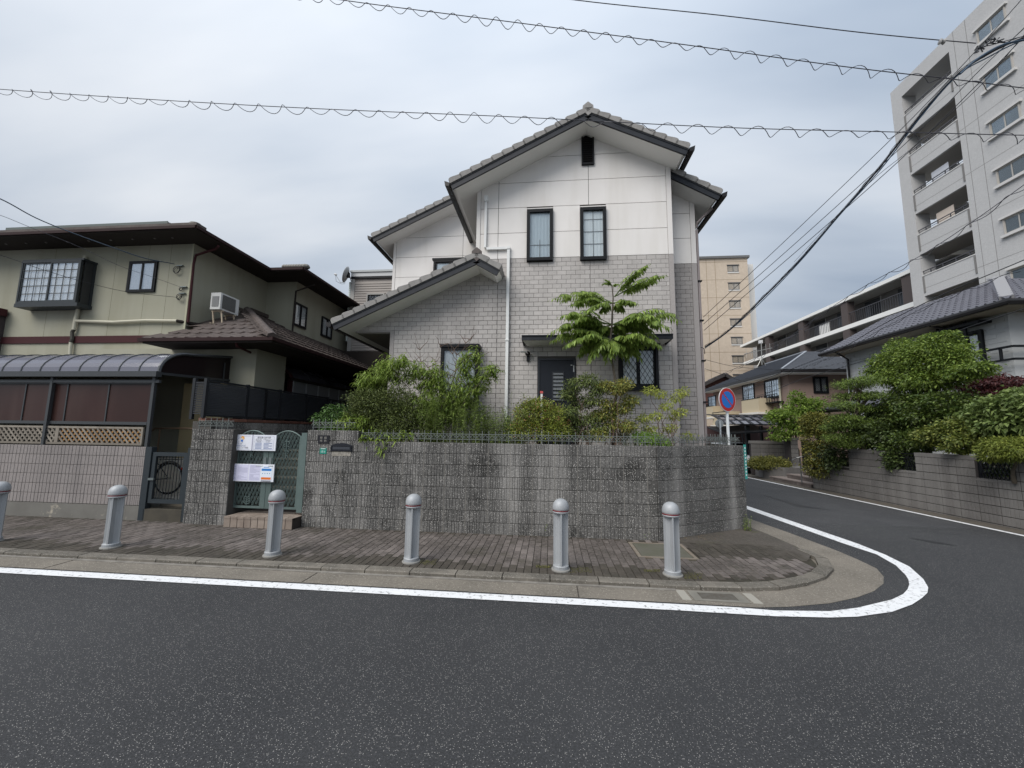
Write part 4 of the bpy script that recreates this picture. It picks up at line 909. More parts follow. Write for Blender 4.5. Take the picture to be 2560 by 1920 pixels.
# roofs -------------------------------------------------------------
def tile_mesh(L, dpt=.30, h=.115):
    pr = [(-.005, -.035), (-.005, h*.62), (.02, h*.92), (.06, h), (L*.6, h*.88), (L+.05, h*.62), (L+.05, -.035)]
    mb = MB(); mb.prism([(x, 0.012, z) for x, z in pr], (0, dpt, 0)); i0 = len(mb.v)
    q = [(x+(.008 if x < L/2 else -.008), -.002, z-.008 if z > 0 else z+.006) for x, z in pr]
    mb.poly(q); 
    a = list(range(7)); b = list(range(i0, i0+7))
    for k in range(7): mb.f.append((a[k], a[(k+1) % 7], b[(k+1) % 7], b[k]))
    return mb
def slope(parent, E_, C_, y0, y1, n, back_tiles=True, fh=.15, gutter=True, ridge=False, tm=tile_g):
    """one roof slope from the eave E_=(x,z) up to the ridge C_, running back from y0 to y1"""
    ex, ez = E_; cx, cz = C_; L_ = math.hypot(cx-ex, cz-ez); dx, dz = (cx-ex)/L_, (cz-ez)/L_; sg = 1 if cx > ex else -1; nx, nz_ = (-dz*sg, dx*sg)
    P = lambda s, h: (ex+dx*s+nx*h, ez+dz*s+nz_*h)
    def pr(pts, a, b): return MB().prism([(x, a, z) for x, z in pts], (0, b-a, 0))
    build(pr([P(.06, -.17), P(L_, -.17), P(L_, -.03), P(0, -.03)], y0+.046, y1), 'soffit', sof_m, parent)
    build(pr([P(.0, -.03), P(L_, -.03), P(L_, .03), P(0, .03)], y0+.05, y1), 'roof', tm, parent)
    build(pr([P(-.01, -.175), P(L_, -.175), P(L_, -.02), P(-.01, -.02)], y0, y0+.044), 'fascia', fas_m, parent)
    build(pr([P(-.01, -.06), P(L_, -.06), P(L_, -.035), P(-.01, -.035)], y0-.012, y0-.001), 'fascia_trim', fas_m, parent)
    me = tile_mesh(L_/n).mesh('verge_tile'); ang = math.atan2(dz*sg, dx*sg)
    for k in range(n):
        s_ = k*L_/n; x, z = P(s_, .0); o = put('verge_tile', me, tm, parent, (x, y0-.03, z+.0))
        o.rotation_euler = (0, -math.atan2(dz, abs(dx)), 0) if sg > 0 else (0, 0, 0)
        if sg < 0: o.rotation_euler = (0, math.atan2(dz, abs(dx)), 0); o.scale = (-1, 1, 1)
    rows = MB()
    for k in range(n):
        a = k*L_/n; b = (k+1)*L_/n
        rows.prism([(q[0], y0+.31, q[1]) for q in (P(a, .03), P(a, .085), P(b+.02, .045), P(b, .03))], (0, y1-y0-.31, 0))
    build(rows, 'tile_courses', tm, parent, kind='stuff')
    if gutter:
        gx = ex-sg*.06
        build(MB().prism([(gx-sg*.07, y0-.04, ez+.03), (gx-sg*.05, y0-.04, ez-.09), (gx+sg*.05, y0-.04, ez-.10), (gx+sg*.06, y0-.04, ez-.02)], (0, y1-y0, 0)), 'gutter', gut_m, parent)
def ridge(parent, x, z, y0, y1, s=.13, tm=tile_g):
    build(MB().prism([(x-.14, y0+.026, z-.16), (x+.14, y0+.026, z-.16), (x, y0+.026, z+.02)], (0, .05, 0)), 'apex_filler', fas_m, parent)
    build(MB().prism([(x-s, y0, z-.02), (x-s*.95, y0, z+s*.75), (x, y0, z+s*1.55), (x+s*.95, y0, z+s*.75), (x+s, y0, z-.05), (x, y0, z-.16)], (0, .06, 0)), 'ridge_end_tile', tm, parent)
    build(MB().prism([(x-s*.62, y0-.012, z+.03), (x-s*.6, y0-.012, z+s*.65), (x, y0-.012, z+s*1.2), (x+s*.6, y0-.012, z+s*.65), (x+s*.62, y0-.012, z+.03)], (0, .02, 0)), 'ridge_end_boss', tm, parent)
    mb = MB(); y = y0+.065
    while y < y1: mb.prism([(x-s*.9, y, z+.02), (x-s*.7, y, z+s*.75), (x, y, z+s*1.15), (x+s*.7, y, z+s*.75), (x+s*.9, y, z+.02)], (0, .33, 0)); y += .34
    build(mb, 'ridge_tiles', tm, parent, kind='stuff')
slope(house, (RL.x, RL.z), (xr, zr), Ye, 14.5, 13); slope(house, (RR.x, RR.z), (xr, zr), Ye, 14.5, 9); ridge(house, xr, zr+.02, Ye-.03, 14.4)
slope(house, (l0.x, l0.z), (lc.x, lc.z), LF, 12.2, 13); slope(house, (l1.x, l1.z), (lc.x, lc.z), LF, 9.19, 2, gutter=False)
ridge(house, lc.x, lc.z+.02, LF-.03, 11.3, s=.12, tm=mat('brown_ridge_tile', (.10, .085, .08), .7, noise=(8, .4, (.14, .12, .11))))
# left rear wing
WYl = 11.5; Fl = Fr(0, WYl); wl0 = Fl.at(984, 640)[0]; eL = A(930, 592, Y=10.95); eT = A(1130, 493, Y=10.95); sl_ = (eT.z-eL.z)/(eT.x-eL.x)
rxl = -.8; rzl = eL.z+(rxl-eL.x)*sl_
build(MB().fprism(Fl, [(wl0, 4.3), (2.0, 4.3), (2.0, rzl-.2-(2.0-rxl)*.5), (rxl, rzl-.2), (wl0, eL.z+(wl0-eL.x)*sl_-.2)], -6, -.001), 'wall_core', back_m, house)
zl0 = Fl.at(1000, 650)[1]; zlp = Fl.at(1050, 594)[1]-Fl.at(1050, 643)[1]
zl = [Fl.at(1050, 643)[1]+k*zlp for k in range(-3, 5)]
lroof = [(wl0, 4.4), (uL-.05, 4.4), (uL-.05, eL.z+(uL-eL.x)*sl_-.16), (wl0, eL.z+(wl0-eL.x)*sl_-.16)]
jl = Fl.at(1157, 640)[0]
for i in range(len(zl)-1): panels(house, Fl, 0, [[wl0+.09, jl, -1.0]], [zl[i], zl[i+1]], lroof)
panels(house, Fl, 0, [[wl0, wl0+.09]], [4.4, 9.5], lroof, 'corner_trim', m_=ptrim_m, g=.002, d=.024)
slope(house, (eL.x, eL.z), (rxl, rzl), 10.95, 16.5, 17)
ba = Fr(0, WYl-.3); a, b, c, d = R4(ba, 1085, 652, 1165, 740)
build(MB().box(a-.04, b+.1, WYl-.36, WYl, d, d+.06), 'bay_head', blackm, house); build(MB().box(a, a+.05, WYl-.22, WYl-.015, c, d), 'bay_side', blackm, house)
window(house, ba, a, b, c, d, blackm, w=.06, split=2, curtain=(.6, .66, .7), d=-.02, dep=.07)
build(MB().box(a, b, WYl-.29, WYl-.016, c-.06, c-.001), 'bay_sill', blackm, house)
# right wing, set back
RY = 9.77; Fr_ = Fr(0, RY); ur = Fr_.at(1752, 900)[0]; uq = uR-.05
q0 = A(1695, 434, Y=9.25); q1 = A(1803, 484, Y=9.25); sl2 = (q0.z-q1.z)/(q1.x-q0.x); rx2 = 1.6; rz2 = q1.z+(q1.x-rx2)*sl2
build(MB().fprism(Fr_, [(uq, zC), (ur, zC), (ur, q1.z+(q1.x-ur)*sl2-.19), (uq, q1.z+(q1.x-uq)*sl2-.19)], -7, -.001), 'wall_core', back_m, house)
build(MB().fb(Fr_, uq, ur-.02, 1.2, zC-.001, -6.9, .015), 'footing', mat('footing_concrete', (.32, .31, .30), .9), house)
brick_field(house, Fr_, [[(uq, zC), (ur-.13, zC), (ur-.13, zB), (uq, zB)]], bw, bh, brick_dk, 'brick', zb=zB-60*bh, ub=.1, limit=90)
build(MB().fb(Fr_, ur-.125, ur, zC, zB, .0, .02), 'corner_trim', btrim_m, house)
rr = [(uq, zB), (ur, zB), (ur, q1.z+(q1.x-ur)*sl2-.15), (uq, q1.z+(q1.x-uq)*sl2-.15)]
for i in range(4): panels(house, Fr_, 0, [[uq, ur-.12]], [zs[i], zs[i+1]], rr)
panels(house, Fr_, 0, [[ur-.12, ur]], [zB, zB+3], rr, 'corner_trim', m_=ptrim_m, g=.002, d=.024)
slope(house, (q1.x, q1.z), (rx2, rz2), 9.25, 15.5, 9)
gp = mat('pinkish_pipe', (.27, .235, .235), .5)
build(MB().tube([(ur+.05, RY+.03, 1.5), (ur+.05, RY+.03, zB+.9)], .032, 8).tube([(ur+.05, RY+.03, zB+.95), (ur+.05, RY-.02, q1.z-.45), (q1.x-.05, RY-.1, q1.z-.12)], .03, 8), 'downpipe', gp, house)
for z in (2.6, 3.6, 4.6, 5.6): build(MB().box(ur+.0, ur+.11, RY-.02, RY+.07, z, z+.03), 'pipe_bracket', blackm, house)
# porch ceiling and rear of the carport under the low roof
por = mat('porch_ceiling', (.17, .16, .14), .9)
build(MB().box(l0.x+.35, LX+.0, HY+.01, 12.1, zP-.06, zP-.005), 'porch_ceiling', por, house)
build(MB().box(LX-.0, LX+.1, HY+.2, 12.1, zC, zP-.07), 'porch_wall', btrim_m, house)
# white conduit and service pipe
cx_ = F.at(1268.5, 850)[0]; ch = F.at(1240, 624)[1]; c0_ = F.at(1215, 560)[0]; c1 = F.at(1216, 507)[1]
def pipe(mb, a, b, r=.034): mb.bar(a, b, r*2, r*1.6, F.n); return mb
mb = MB(); pipe(mb, F.p(cx_, 1.5, .06), F.p(cx_, ch-.032, .06)); build(mb, 'downpipe', wpipe, house)
mb = MB(); pipe(mb, F.p(c0_+.036, ch, .058), F.p(cx_-.036, ch, .058), .03); build(mb, 'conduit', wpipe, house)
mb = MB(); pipe(mb, F.p(c0_, ch+.03, .058), F.p(c0_, c1, .058), .028); build(mb, 'conduit', wpipe, house)
for q_ in ((c0_-.045, c0_+.045, c1, c1+.14, .02, .1), (cx_-.04, cx_+.04, ch-.03, ch+.035, .02, .1), (cx_-.042, cx_+.042, 4.0, 4.04, .015, .1)): build(MB().fb(F, *q_), 'pipe_fitting', wpipe, house)
# ================================================================== LEFT NEIGHBOUR
dark_gate = mat('dark_steel_gate', (.028, .036, .042), .45); 
# pink block wall
pinkm = mat('pink_split_block', (.275, .25, .24), .9, rnd=.07, noise=(1.1, .6, (.2, .185, .18)), noise2=(60, .4, (.37, .33, .32)), streak=(1.6, .5, (.19, .175, .17)), bump=(90, .006, 1))
pw = thing('pink_block_wall', (-11, WY, 0), 'pinkish split-face block wall on a peeling concrete base below the wooden lattice', 'wall')
PWT = 1.46; PX = A(366, 1122, Y=WY).x
pbase = mat('peeling_base', (.17, .165, .15), .9, noise=(2.5, .5, (.11, .105, .095)), moss=(3.2, .9, (.42, .38, .31), .60), bump=(60, .004))
build(MB().box(-22, PX, WY+.004, WY+.13, .32, PWT-.002), 'core', mat('dark_joint', (.05, .045, .045), .95), pw)
build(MB().box(-22, PX+.03, WY-.025, WY+.13, 0, .32), 'base', pbase, pw)
thin = [ribbed_piece(.40-.006, .19-.006, .012, 50+s_, gap=(.075, .085)).mesh('block') for s_ in range(4)]
course_wall(pw, Fr(0, WY), -14.2, PX, .325, PWT, .40, .19, thin, pinkm, 'block', joint=.006)
build(MB().box(-22, -14.2, WY, WY+.12, .325, PWT), 'far_blocks', pinkm, pw, kind='stuff')
# dark metal gate beside it with bicycle behind
gA, gB = PX+.02, PX0-.02
mg = thing('metal_gate', ((gA+gB)/2, WY, .05), 'dark steel side gate with thin vertical bars in front of the bicycle', 'gate')
FM = Fr(0, WY+.02)
build(MB().fb(FM, gA, gA+.13, .03, 1.46, -.06, .05), 'post', dark_gate, mg); build(MB().fb(FM, gB-.11, gB, .03, 1.46, -.06, .05), 'post', dark_gate, mg)
ga, gb = gA+.15, gB-.13
lf_ = build(frame_mb(FM, ga, gb, .38, 1.36, .075, -.02, .03), 'gate_leaf', dark_gate, mg)
n = 9
for k in range(1, n): u = ga+.075+(gb-ga-.15)*k/n; build(MB().fb(FM, u-.0025, u+.0025, .455, 1.285, .0, .012), 'bar', dark_gate, lf_)
build(MB().fb(FM, ga-.02, ga+.1, .82, .86, .03, .06), 'latch', mat('aged_steel', (.2, .23, .23), .4, metal=.6), lf_)
build(MB().box(gA+.1, gB-.1, WY-.03, WY+.3, .0, .27), 'gate_step', mat('gate_step', (.055, .05, .04), .85, noise=(5, .5, (.09, .08, .06))), mg)
build(MB().box(gA+.1, gB-.1, WY+.3, WY+.6, .0, .33), 'gate_step', mat('gate_step2', (.16, .14, .11), .85), mg)
# bicycle (front half seen through the bars)
bk = thing('bicycle', (-8.3, 8.0, .3), 'black bicycle standing behind the dark side gate', 'bicycle'); chrome = mat('chrome', (.5, .5, .48), .25, metal=.9); rub = mat('tyre_rubber', (.012, .012, .012), .8); bfm = mat('bicycle_black', (.02, .02, .025), .35)
c2 = A(421, 1196, Y=8.0); rw = .325; BZ = c2.z
def wheel(cx):
    def ring(r, t, n=32): return [(cx+r*math.cos(2*PI*k/n), 8.0, BZ+r*math.sin(2*PI*k/n)) for k in range(n+1)]
    w = build(MB().tube(ring(rw, 0), .018, 6, False), 'wheel', rub, bk); build(MB().tube(ring(rw-.022, 0), .008, 4, False), 'rim', chrome, w)
    mb = MB()
    for k in range(14): a = 2*PI*k/14; mb.bar((cx, 8.0, BZ), (cx+(rw-.03)*math.cos(a), 8.0+.01*(-1)**k, BZ+(rw-.03)*math.sin(a)), .0015, .0015)
    mb.tube([(cx, 7.95, BZ), (cx, 8.05, BZ)], .022, 8); build(mb, 'spokes', chrome, w)
wheel(c2.x); wheel(c2.x-1.08)
fx = c2.x
build(MB().tube([(fx, 8, BZ), (fx-.5, 8, BZ-.05)], .011).tube([(fx-.5, 8, BZ-.05), (fx-.36, 8, BZ+.42)], .014).tube([(fx, 8, BZ), (fx-.34, 8, BZ+.36)], .009).tube([(fx-.5, 8, BZ-.05), (fx-.93, 8, BZ+.35)], .017).tube([(fx-1.08, 8, BZ), (fx-.9, 8, BZ+.55)], .012), 'frame', bfm, bk)
build(MB().lathe((fx-.33, 8, BZ+.47), [(.0, -.03), (.09, -.02), (.1, .02), (.05, .04), (.0, .04)], 12), 'saddle', bfm, bk)
build(MB().tube([(fx-.9, 7.72, BZ+.66), (fx-.86, 7.85, BZ+.6), (fx-.86, 8.15, BZ+.6), (fx-.9, 8.28, BZ+.66)], .012), 'handlebar', chrome, bk)
build(MB().tube([(fx+(rw+.035)*math.cos(t), 8, BZ+(rw+.035)*math.sin(t)) for t in np.linspace(.1, 2.4, 12)], .016, 5), 'mudguard', chrome, bk)
build(MB().box(fx+.28, fx+.32, 7.98, 8.02, BZ+.19, BZ+.24), 'reflector', mat('reflector_red', (.3, .02, .015), .3), bk)
build(MB().box(fx-.22, fx+.25, 7.95, 8.05, BZ+.40, BZ+.415), 'carrier', chrome, bk)
build(MB().lathe((fx-.5, 7.96, BZ-.05), [(.07, 0), (.09, .01), (.0, .012)], 14, axis=(0, -1, 0)), 'chainring', bfm, bk)
# ---- green house
GYF = 9.58; FG = Fr(0, GYF)
green_w = mat('green_render', (.35, .342, .272), .9, noise=(1.0, .35, (.30, .29, .21)), streak=(1.6, .4, (.24, .232, .168)), bump=(120, .003))
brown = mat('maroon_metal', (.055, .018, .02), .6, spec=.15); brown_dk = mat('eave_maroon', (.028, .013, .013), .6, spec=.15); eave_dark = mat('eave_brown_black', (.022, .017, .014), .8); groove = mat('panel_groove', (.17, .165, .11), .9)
gh = thing('green_house', (-11, GYF, 0), 'two-storey olive-green rendered house with maroon band and brown tiled lower roof', 'house')
XC = A(474, 720, Y=GYF).x; e0 = A(490, 570, Y=8.82); zE = e0.z
SY = A(668, 723, X=XC).y; XJ = A(741, 729, Y=SY).x
build(MB().prism([(-30, GYF, .1), (XC, GYF, .1), (XC, SY, .1), (XJ, SY, .1), (XJ, 24, .1), (-30, 24, .1)], (0, 0, zE+.1)), 'wall', green_w, gh)
# band, panel grooves
zb0, zb1 = FG.at(200, 858)[1], FG.at(200, 841)[1]
build(MB().fb(FG, -17.1, XC, zb0, zb1, 0, .035), 'band', brown, gh)
for px in (130, 285, 365, 420): u = FG.at(px, 700)[0]; build(MB().fb(FG, u-.004, u+.004, zb1, zE, 0, .0015), 'groove', groove, gh)
build(MB().fb(FG, XC-.05, XC+.004, zb1, zE, .0, .006), 'corner_bead', mat('corner_bead', (.42, .41, .30), .85), gh)
bx_ = FG.at(22, 800)[0]; build(MB().fb(FG, -24, bx_-.1, .3, FG.at(0, 775)[1], .0, .3), 'tiled_pier', mat('dark_brick_tile', (.075, .06, .06), .7, noise=(12, .5, (.04, .035, .035))), gh)
build(MB().fb(FG, -24, bx_, FG.at(0, 793)[1], FG.at(0, 776)[1], .05, .34), 'band', brown, gh)
# upper windows
Fbay = Fr(0, GYF-.32); a, b, c, d = R4(Fbay, 60, 655, 192, 757)
build(MB().box(a-.03, b+.06, GYF-.36, GYF, c-.10, c-.001), 'bay_sill', mat('bay_frame', (.03, .036, .04), .45), gh); build(MB().box(a-.02, b+.05, GYF-.34, GYF, d+.001, d+.05), 'bay_head', mat('bay_frame', (.03, .036, .04), .45), gh)
window(gh, Fbay, a, b, c, d, mat('bay_frame', (.03, .036, .04), .45), w=.05, split=2, bars=(8, 5), curtain=(.80, .755, .70), d=-.02, dep=.06)
build(MB().box(b+.0, b+.03, GYF-.06, GYF, c, d), 'bay_side', mat('bay_frame', (.03, .036, .04), .45), gh)
build(MB().box(b+.001, b+.02, GYF-.27, GYF-.061, c, d), 'bay_side_glass', mat('dark_glazing', (.03, .032, .035), .15), gh)
w = R4(FG, 328, 655, 388, 730); window(gh, FG, *w, blackm, w=.045, split=2, curtain=(.52, .50, .48), d=0, dep=.05)
FS = Fr(XJ, 0, 90)
for q in ((735, 753, 767, 764, 813), (804, 790, 830, 800, 840)):
    a = FS.at(q[0], q[1]); b = FS.at(q[2], q[3]); c_ = FS.at(q[0], q[4]); window(gh, FS, a[0], b[0], c_[1], a[1], blackm, w=.045, split=2, curtain=(.7, .69, .66), d=0, dep=.05)
# upper roof: hipped, seen from below
OX = e0.x
def hip(parent, poly, z, rise, inset, nm='roof', m_=None, under=eave_dark, fas=None):
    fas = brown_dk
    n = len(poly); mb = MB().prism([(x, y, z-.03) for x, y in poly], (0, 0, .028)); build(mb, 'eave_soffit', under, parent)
    for i in range(n):
        a = Vector((*poly[i], 0)); b = Vector((*poly[(i+1) % n], 0)); 
        if (b-a).length > .2: build(MB().bar(a+Vector((0, 0, z+.035)), b+Vector((0, 0, z+.035)), .08, .075), 'eave_gutter', fas, parent)
browntile = mat('brown_roof_tile', (.075, .058, .052), .62, rnd=.28, noise=(3, .6, (.13, .108, .098)), noise2=(20, .4, (.06, .048, .042)), bump=(60, .003))
e1 = A(674, 687, X=OX); e2x = A(757, 690, Y=e1.y).x
ro = [(-30, 8.82), (OX, 8.82), (OX, e1.y), (e2x, e1.y), (e2x, 25), (-30, 25)]
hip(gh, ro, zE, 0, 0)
rz = zE+.1; mb = MB()
mb.poly([(-30, 8.82, rz), (OX, 8.82, rz), (OX-7, 15.8, rz+2.0), (-30, 15.8, rz+2.0)]).poly([(OX, 8.82, rz), (OX, 25, rz), (OX-7, 15.8, rz+2.0)])
mb.poly([(OX, e1.y, rz), (e2x, e1.y, rz), (e2x-3, e1.y+3, rz+.9), (OX-3, e1.y+3, rz+.9)]).poly([(e2x, e1.y, rz), (e2x, 25, rz), (e2x-3, 22, rz+.9), (e2x-3, e1.y+3, rz+.9)])
build(mb, 'upper_roof', browntile, gh)
build(MB().prism([(-30, 8.80, rz-.02), (OX+.02, 8.80, rz-.02), (OX+.02, 8.80, rz+.05), (-30, 8.80, rz+.05)], (0, .3, 0)), 'eave_tiles', browntile, gh)
build(MB().lathe(A(488, 567, Y=8.95), [(.13, -.06), (.16, .02), (.12, .09), (0, .12)], 12), 'corner_cap_tile', mat('grey_cap', (.22, .21, .19), .8), gh)
for k, px in enumerate((20, 70, 120, 173, 226, 281, 336, 391, 435)): q = A(px, 583-px*.045, Y=9.2); build(MB().box(q.x-.02, q.x+.02, 9.18, 9.22, zE-.045, zE-.03), 'soffit_vent', mat('vent_grey', (.2, .19, .18), .6), gh)
# hip cap of the rear wing, lighter tiles seen above the eave
q0_ = Vector((e2x, e1.y, rz)); 
mb = MB()
for k in range(9):
    a = q0_+Vector((-.05-.18*k, .2+.12*k, .03+.055*k)); mb.lathe(a, [(.1, 0), (.13, .05), (.1, .11), (0, .13)], 8)
build(mb, 'hip_tiles', mat('grey_cap', (.22, .21, .19), .8), gh, kind='stuff')
# lower wing with tiled hip roof
WXc = A(642, 900, Y=9.0).x
ey = 8.25; c_ = A(680, 850, Y=ey); ex_, ez_ = c_.x, c_.z
cl_ = A(348, 848, Y=ey); top = A(619, 780, X=XC+.02)
run = top.y-ey; rise = top.z-ez_
build(MB().prism([(-12.2, GYF-.6, .1), (WXc, GYF-.6, .1), (WXc, GYF+.5, .1), (WXc-1.5, GYF+.5, .1), (WXc-1.5, 24, .1), (XC-.5, 24, .1), (XC-.5, GYF+.1, .1), (-12.2, GYF+.1, .1)], (0, 0, ez_-.12)), 'wing_wall', green_w, gh)
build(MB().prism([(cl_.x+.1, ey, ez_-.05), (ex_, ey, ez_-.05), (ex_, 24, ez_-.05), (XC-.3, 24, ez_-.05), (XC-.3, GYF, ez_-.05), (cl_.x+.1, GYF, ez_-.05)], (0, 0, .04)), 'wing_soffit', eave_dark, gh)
build(MB().bar((cl_.x, ey, ez_+.03), (ex_, ey, ez_+.03), .09, .08).bar((ex_, ey-.05, ez_+.03), (ex_, 24, ez_+.03), .09, .08), 'eave_gutter', brown_dk, gh)
# tiles as pieces: front slope
rowsN = 8; TWd = .285; ttile = MB()
for k in range(5):
    a, b = TWd*k/5, TWd*(k+1)/5; za, zb_ = (.045, .03, .018, .016, .022, .045)[k], (.045, .03, .018, .016, .022, .045)[k+1]
    ttile.poly([(a, -.02, za+.012), (b, -.02, zb_+.012), (b, .46, zb_-.01), (a, .46, za-.01)]); ttile.poly([(a, -.02, -.01), (b, -.02, -.01), (b, -.02, zb_+.012), (a, -.02, za+.012)])
tm_ = ttile.mesh('roof_tile')
pitch_a = math.atan2(rise, run); sl_len = math.hypot(rise, run); step = sl_len/rowsN
hipx = lambda t: ex_+(XC-ex_)*t            # hip line, t 0..1 from eave to top
lhip = lambda t: cl_.x+(.9)*t*2.2
cnt = 0
for r in range(rowsN):
    t0_ = r/rowsN; y = ey+run*t0_; z = ez_+.05+rise*t0_; x = lhip(t0_)
    x = cl_.x+.1+(.5*t0_*run*1.0)
    while x < hipx((r+.6)/rowsN)-.05:
        if y < GYF-.25 or x > XC-.1:
            o = put('roof_tile', tm_, browntile, gh, (x, y, z)); o.rotation_euler.x = pitch_a; cnt += 1
        x += TWd
mb = MB().poly([(cl_.x, ey, ez_+.04), (ex_, ey, ez_+.04), (XC, ey+run, ez_+rise+.04), (XC, GYF, ez_+.04+rise*(GYF-ey)/run), (cl_.x+.9, GYF, ez_+.04+rise*(GYF-ey)/run)])
mb.poly([(ex_, ey, ez_+.04), (ex_, 24, ez_+.04), (XC, 24-run, ez_+rise+.04), (XC, ey+run, ez_+rise+.04)]); build(mb, 'wing_roof', browntile, gh)
# right slope tile rows (receding): stepped courses with ribs
mb = MB(); W_ = ex_-XC; nr = 9
for r in range(nr):
    t0_, t1_ = r/nr, (r+1)/nr; xa_, xb_ = ex_-W_*t0_, ex_-W_*(t1_+.02); za, zb_ = ez_+.05+rise*t0_, ez_+.05+rise*t1_
    y = ey+run*t0_
    while y < 20:
        mb.hexa([(xa_, y+.01, za-.01), (xa_, y+.27, za-.01), (xb_, y+.27, zb_), (xb_, y+.01, zb_), (xa_, y+.01, za+.05), (xa_, y+.27, za+.035), (xb_, y+.27, zb_+.015), (xb_, y+.01, zb_+.03)]); y += .28
build(mb, 'side_tiles', browntile, gh, kind='stuff')
me = MB().prism([(-.11, 0, 0), (-.09, 0, .07), (0, 0, .11), (.09, 0, .07), (.11, 0, 0)], (0, .27, 0)).mesh('hip_tile')
hd = Vector((XC-ex_, run, rise)); hl = hd.length; hn = int(hl/.24)
for k in range(hn):
    o = put('hip_tile', me, browntile, gh, Vector((ex_, ey, ez_+.07))+hd*(k/hn)); o.rotation_mode = 'QUATERNION'; o.rotation_quaternion = hd.to_track_quat('Y', 'Z')
build(MB().bar((XC+.05, ey+run, ez_+rise+.08), (XC+.05, 22, ez_+rise+.08), .2, .12), 'wall_flashing', browntile, gh)
# pipes on the walls
cream = mat('cream_pipe', (.50, .48, .38), .5)
p_ = lambda x, y, d=.07: FG.p(*FG.at(x, y), d)
build(MB().tube([p_(220, 643), p_(205, 765), p_(196, 803), p_(192, 826)], .045, 8).tube([p_(185, 857), p_(182, 895)], .04, 8), 'downpipe', cream, gh)
build(MB().tube([p_(192, 826), p_(188, 832), p_(188, 850), p_(185, 857)], .043, 8), 'pipe_joint', mat('old_joint', (.06, .055, .045), .6), gh)
build(MB().tube([p_(198, 804), p_(290, 807), p_(370, 803), p_(449, 804)], .04, 8), 'refrigerant_pipe', cream, gh)
rt = lambda x, y, o=0: A(x, y, X=XC+.3+o)
fr_ = A(449, 804, Y=GYF-.1)
build(MB().tube([p_(447, 804), Vector((XC+.12, GYF+.15, fr_.z-.0)), Vector((XC+.3, GYF+.5, fr_.z+.04))], .045, 8), 'pipe_wrap', eave_dark, gh)
build(MB().tube([A(546, 615, X=OX-.05), A(540, 622, X=OX-.2), A(490, 638, X=XC+.06), A(484, 660, X=XC+.06), A(470, 806, X=XC+.06)], .032, 8), 'downpipe', brown, gh)
build(MB().tube([A(786, 712, X=e2x-.1), A(740, 728, X=XJ+.06), A(731, 828, X=XJ+.06)], .03, 8), 'downpipe', eave_dark, gh)
build(MB().tube([A(590, 855, Y=ey+.05), A(592, 865, Y=ey+.1), A(640, 888, X=WXc-.25), A(640, 960, X=WXc-.25), A(637, 1000, X=WXc-.25)], .03, 8), 'downpipe', brown, gh)
# coiled cables
ck = mat('cable_black', (.015, .015, .017), .5)
def coil(x, y, r, label, n=3):
    t = thing('cable_bracket', FG.p(*FG.at(x, y), .05), label, 'cable bracket'); c = FG.at(x, y); mb = MB()
    for k in range(n): ph = k*1.3; mb.tube([FG.p(c[0]+r*(1-.18*k)*math.cos(s)+.02*k, c[1]+r*(.9-.1*k)*math.sin(s+ph*.2)-.02*k, .05+.012*k) for s in np.linspace(ph, ph+5.4, 16)], .007, 5)
    build(mb, 'cable_loops', ck, t); build(MB().fb(FG, c[0]-.02, c[0]+.16, c[1]+r, c[1]+r+.02, 0, .06), 'bracket', mat('aged_steel', (.2, .23, .23), .4), t); return t
coil(446, 676, .11, 'upper black cable loops where the blue service wire meets the green house'); coil(452, 743, .085, 'lower cable loops beside the corner of the green house', 4); coil(456, 724, .05, 'small cable loop above the lower loops on the green house', 2)
# solar panel on the roof
sp = thing('solar_panel', (-13, 9.6, rz), 'dark flat solar panel lying on the roof edge of the green house', 'solar panel')
a = A(30, 575, Y=9.3); b = A(430, 563, Y=9.3); sm_ = mat('solar_glass', (.02, .025, .035), .15); zz = zE+.40
build(MB().hexa([(a.x, 9.2, zz-.02), (b.x, 9.2, zz-.02), (b.x-.5, 11, zz+.45), (a.x, 11, zz+.45), (a.x, 9.2, zz+.02), (b.x, 9.2, zz+.02), (b.x-.5, 11, zz+.49), (a.x, 11, zz+.49)]), 'panel', sm_, sp)
build(MB().bar((a.x, 9.18, zz), (b.x, 9.18, zz), .02, .08), 'frame', mat('panel_frame', (.10, .12, .115), .5), sp)
for x in (a.x+.5, (a.x+b.x)/2, b.x-.5): build(MB().box(x-.03, x+.03, 9.22, 9.28, zE+.12, zz), 'foot', mat('panel_frame', (.10, .12, .115), .5), sp)
# air conditioner on its stand
acw = mat('ac_white', (.60, .60, .58), .5); FA = Fr(XC+.75, 0, 90)
a = A(548, 735, X=XC+.75); u0 = A(553, 735, X=XC+.75).y; u1 = A(597, 770, X=XC+.75).y; z1 = A(553, 731, X=XC+.75).z; z0 = A(597, 790, X=XC+.75).z+.03
z0 = A(553, 774, X=XC+.75).z
ac = thing('air_conditioner', (XC+.6, (u0+u1)/2, z0), 'white air conditioner outdoor unit on a bracket stand above the brown tiled roof', 'air conditioner')
build(MB().box(XC+.45, XC+.75, u0, u1, z0, z1), 'casing', acw, ac)
build(MB().fb(FA, u0+.06, u1-.14, z0+.05, z1-.05, .001, .012), 'fan_grille', mat('ac_grille', (.10, .10, .10), .6), ac)
mb = MB()
for k in range(16): z = z0+.07+k*(z1-z0-.12)/15; mb.fb(FA, u0+.06, u1-.14, z-.004, z+.004, .013, .02)
build(mb, 'grille_wires', mat('ac_wire', (.25, .25, .24), .5), ac)
mb = MB()
for k in range(14): z = z0+.08+k*(z1-z0-.2)/13; mb.box(XC+.5, XC+.70, u0-.012, u0-.001, z, z+.014)
build(mb, 'side_fins', mat('ac_fin', (.3, .3, .3), .5), ac)
stn = mat('stand_beige', (.46, .38, .28), .6)
